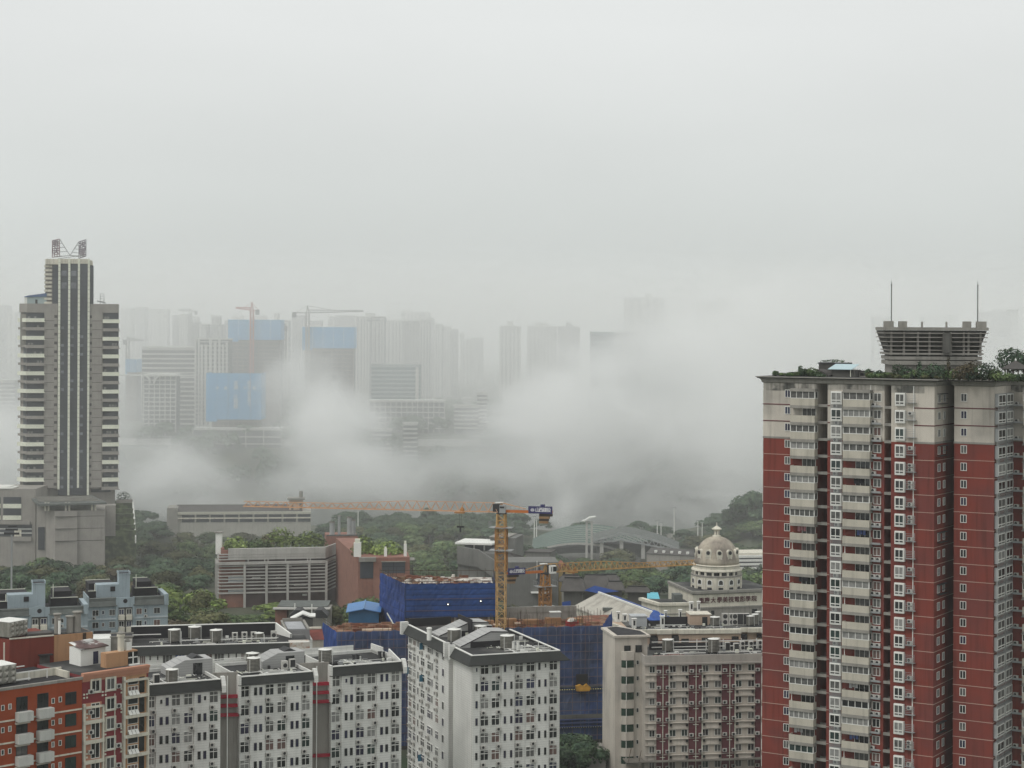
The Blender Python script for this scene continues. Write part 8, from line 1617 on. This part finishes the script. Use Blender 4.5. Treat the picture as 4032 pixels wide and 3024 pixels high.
# ================================================================== haze and drifting fog
def volmat(n, dens, col=(.985, .996, .988), build=None):
    m = bpy.data.materials.new(n); m.use_nodes = True; t = m.node_tree; t.nodes.clear()
    ou = N(t, 'ShaderNodeOutputMaterial'); pv = N(t, 'ShaderNodeVolumePrincipled')
    pv.inputs['Color'].default_value = (*col, 1); pv.inputs['Density'].default_value = dens; pv.inputs['Anisotropy'].default_value = 0
    t.links.new(pv.outputs[0], ou.inputs['Volume'])
    if build: build(t, pv)
    return m
def fogobj(name, mb, m): o = obj(name, mb, m); o['kind'] = 'stuff'; return o
fogobj('haze', MB().box(-1895, 1895, -30, 3300, -1.5, 172), volmat('haze', .00010))
fogobj('middle_haze', MB().box(-1892, 1892, 585, 3296, -1.3, 171.5), volmat('middle_haze', .00038))
fogobj('far_mist', MB().box(-1890, 1890, 1385, 3290, -1.1, 171), volmat('far_mist', .0009))
fogobj('river_mist', MB().box(-1888, 1888, 1010, 1384, -.9, 170), volmat('river_mist', .0009))
def puff_mat(i, dens, ns, lo, hi):
    def build(t, pv):
        tc = N(t, 'ShaderNodeTexCoord'); ln = N(t, 'ShaderNodeVectorMath', operation='LENGTH'); t.links.new(tc.outputs['Object'], ln.inputs[0])
        g = N(t, 'ShaderNodeNewGeometry'); nz_ = N(t, 'ShaderNodeTexNoise'); nz_.inputs['Scale'].default_value = ns; nz_.inputs['Detail'].default_value = 7; nz_.inputs['Roughness'].default_value = .68; nz_.inputs['Distortion'].default_value = .6
        of = N(t, 'ShaderNodeVectorMath', operation='ADD'); of.inputs[1].default_value = (i * 133.0, i * 71.0, i * 37.0); rm = N(t, 'ShaderNodeMapping'); rm.inputs['Rotation'].default_value = (0, R(35), 0); rm.inputs['Scale'].default_value = (.75, .8, 1.35); t.links.new(g.outputs['Position'], rm.inputs[0]); t.links.new(rm.outputs[0], of.inputs[0]); t.links.new(of.outputs[0], nz_.inputs['Vector'])
        a = N(t, 'ShaderNodeMath', operation='MULTIPLY_ADD', i_1=-2.3, i_2=1.15); t.links.new(nz_.outputs[0], a.inputs[0])     # (0.5-n)*1.5
        s_ = N(t, 'ShaderNodeMath', operation='ADD'); t.links.new(ln.outputs['Value'], s_.inputs[0]); t.links.new(a.outputs[0], s_.inputs[1])
        mr = N(t, 'ShaderNodeMapRange', interpolation_type='SMOOTHSTEP', i_1=hi, i_2=lo, i_3=0.0, i_4=dens); t.links.new(s_.outputs[0], mr.inputs[0])
        ed = N(t, 'ShaderNodeMapRange', interpolation_type='SMOOTHSTEP', i_1=.98, i_2=.6, i_3=0.0, i_4=1.0); t.links.new(ln.outputs['Value'], ed.inputs[0]); mu = N(t, 'ShaderNodeMath', operation='MULTIPLY'); t.links.new(mr.outputs[0], mu.inputs[0]); t.links.new(ed.outputs[0], mu.inputs[1]); t.links.new(mu.outputs[0], pv.inputs['Density'])
    return volmat('fog_%d' % i, dens, (.992, .998, .994), build)
def sph():
    bm = bmesh.new(); bmesh.ops.create_icosphere(bm, subdivisions=3, radius=1.0); me = bpy.data.meshes.new('fog_bank'); bm.to_mesh(me); bm.free(); return me
# (u, v, depth, half width px, half height px, half thickness m, density)
PUFFS = [
    (1310, 1710, 1235, 245, 270, 60, .027), (1150, 1500, 1330, 170, 120, 30, .014), (1250, 1430, 1300, 130, 90, 25, .008), (1090, 1640, 1250, 90, 150, 30, .005), (1520, 1880, 1200, 380, 120, 60, .014), (620, 1900, 1170, 330, 130, 60, .016), (480, 1680, 1290, 150, 200, 40, .005), (1750, 1800, 1230, 200, 90, 40, .008), (150, 1800, 1200, 330, 260, 80, .016), (0, 1700, 1150, 200, 220, 60, .016),
    (2330, 1760, 1260, 450, 340, 90, .028), (2150, 1620, 1290, 200, 170, 40, .016), (2640, 1490, 1380, 360, 250, 90, .012), (2860, 1620, 1200, 380, 480, 90, .019), (2470, 1440, 1400, 120, 110, 30, .006), (1130, 1950, 1150, 300, 80, 40, .008), (1860, 1800, 1230, 260, 110, 40, .009), (760, 1780, 1240, 200, 110, 40, .006), (2560, 1420, 1300, 200, 120, 40, .005), (1980, 1850, 1180, 260, 80, 50, .008), (900, 2000, 1120, 420, 50, 40, .006), (3200, 1500, 1500, 500, 420, 100, .012), (2225, 1995, 1010, 60, 85, 14, .022), (3700, 1450, 1600, 500, 260, 100, .010)]
FM = sph()
for i, (u, v, Y, ru, rv, ry, d) in enumerate(PUFFS):
    me = FM.copy(); me.materials.append(puff_mat(i, d * 1.5, .017 if ru > 100 else .06, .02, .66)); p = P(u, v, Y); o = link('fog_bank', me); o.location = p; o.scale = (ru / F * Y * 1.75, ry * 1.9, rv / F * Y * 1.75); o['kind'] = 'stuff'
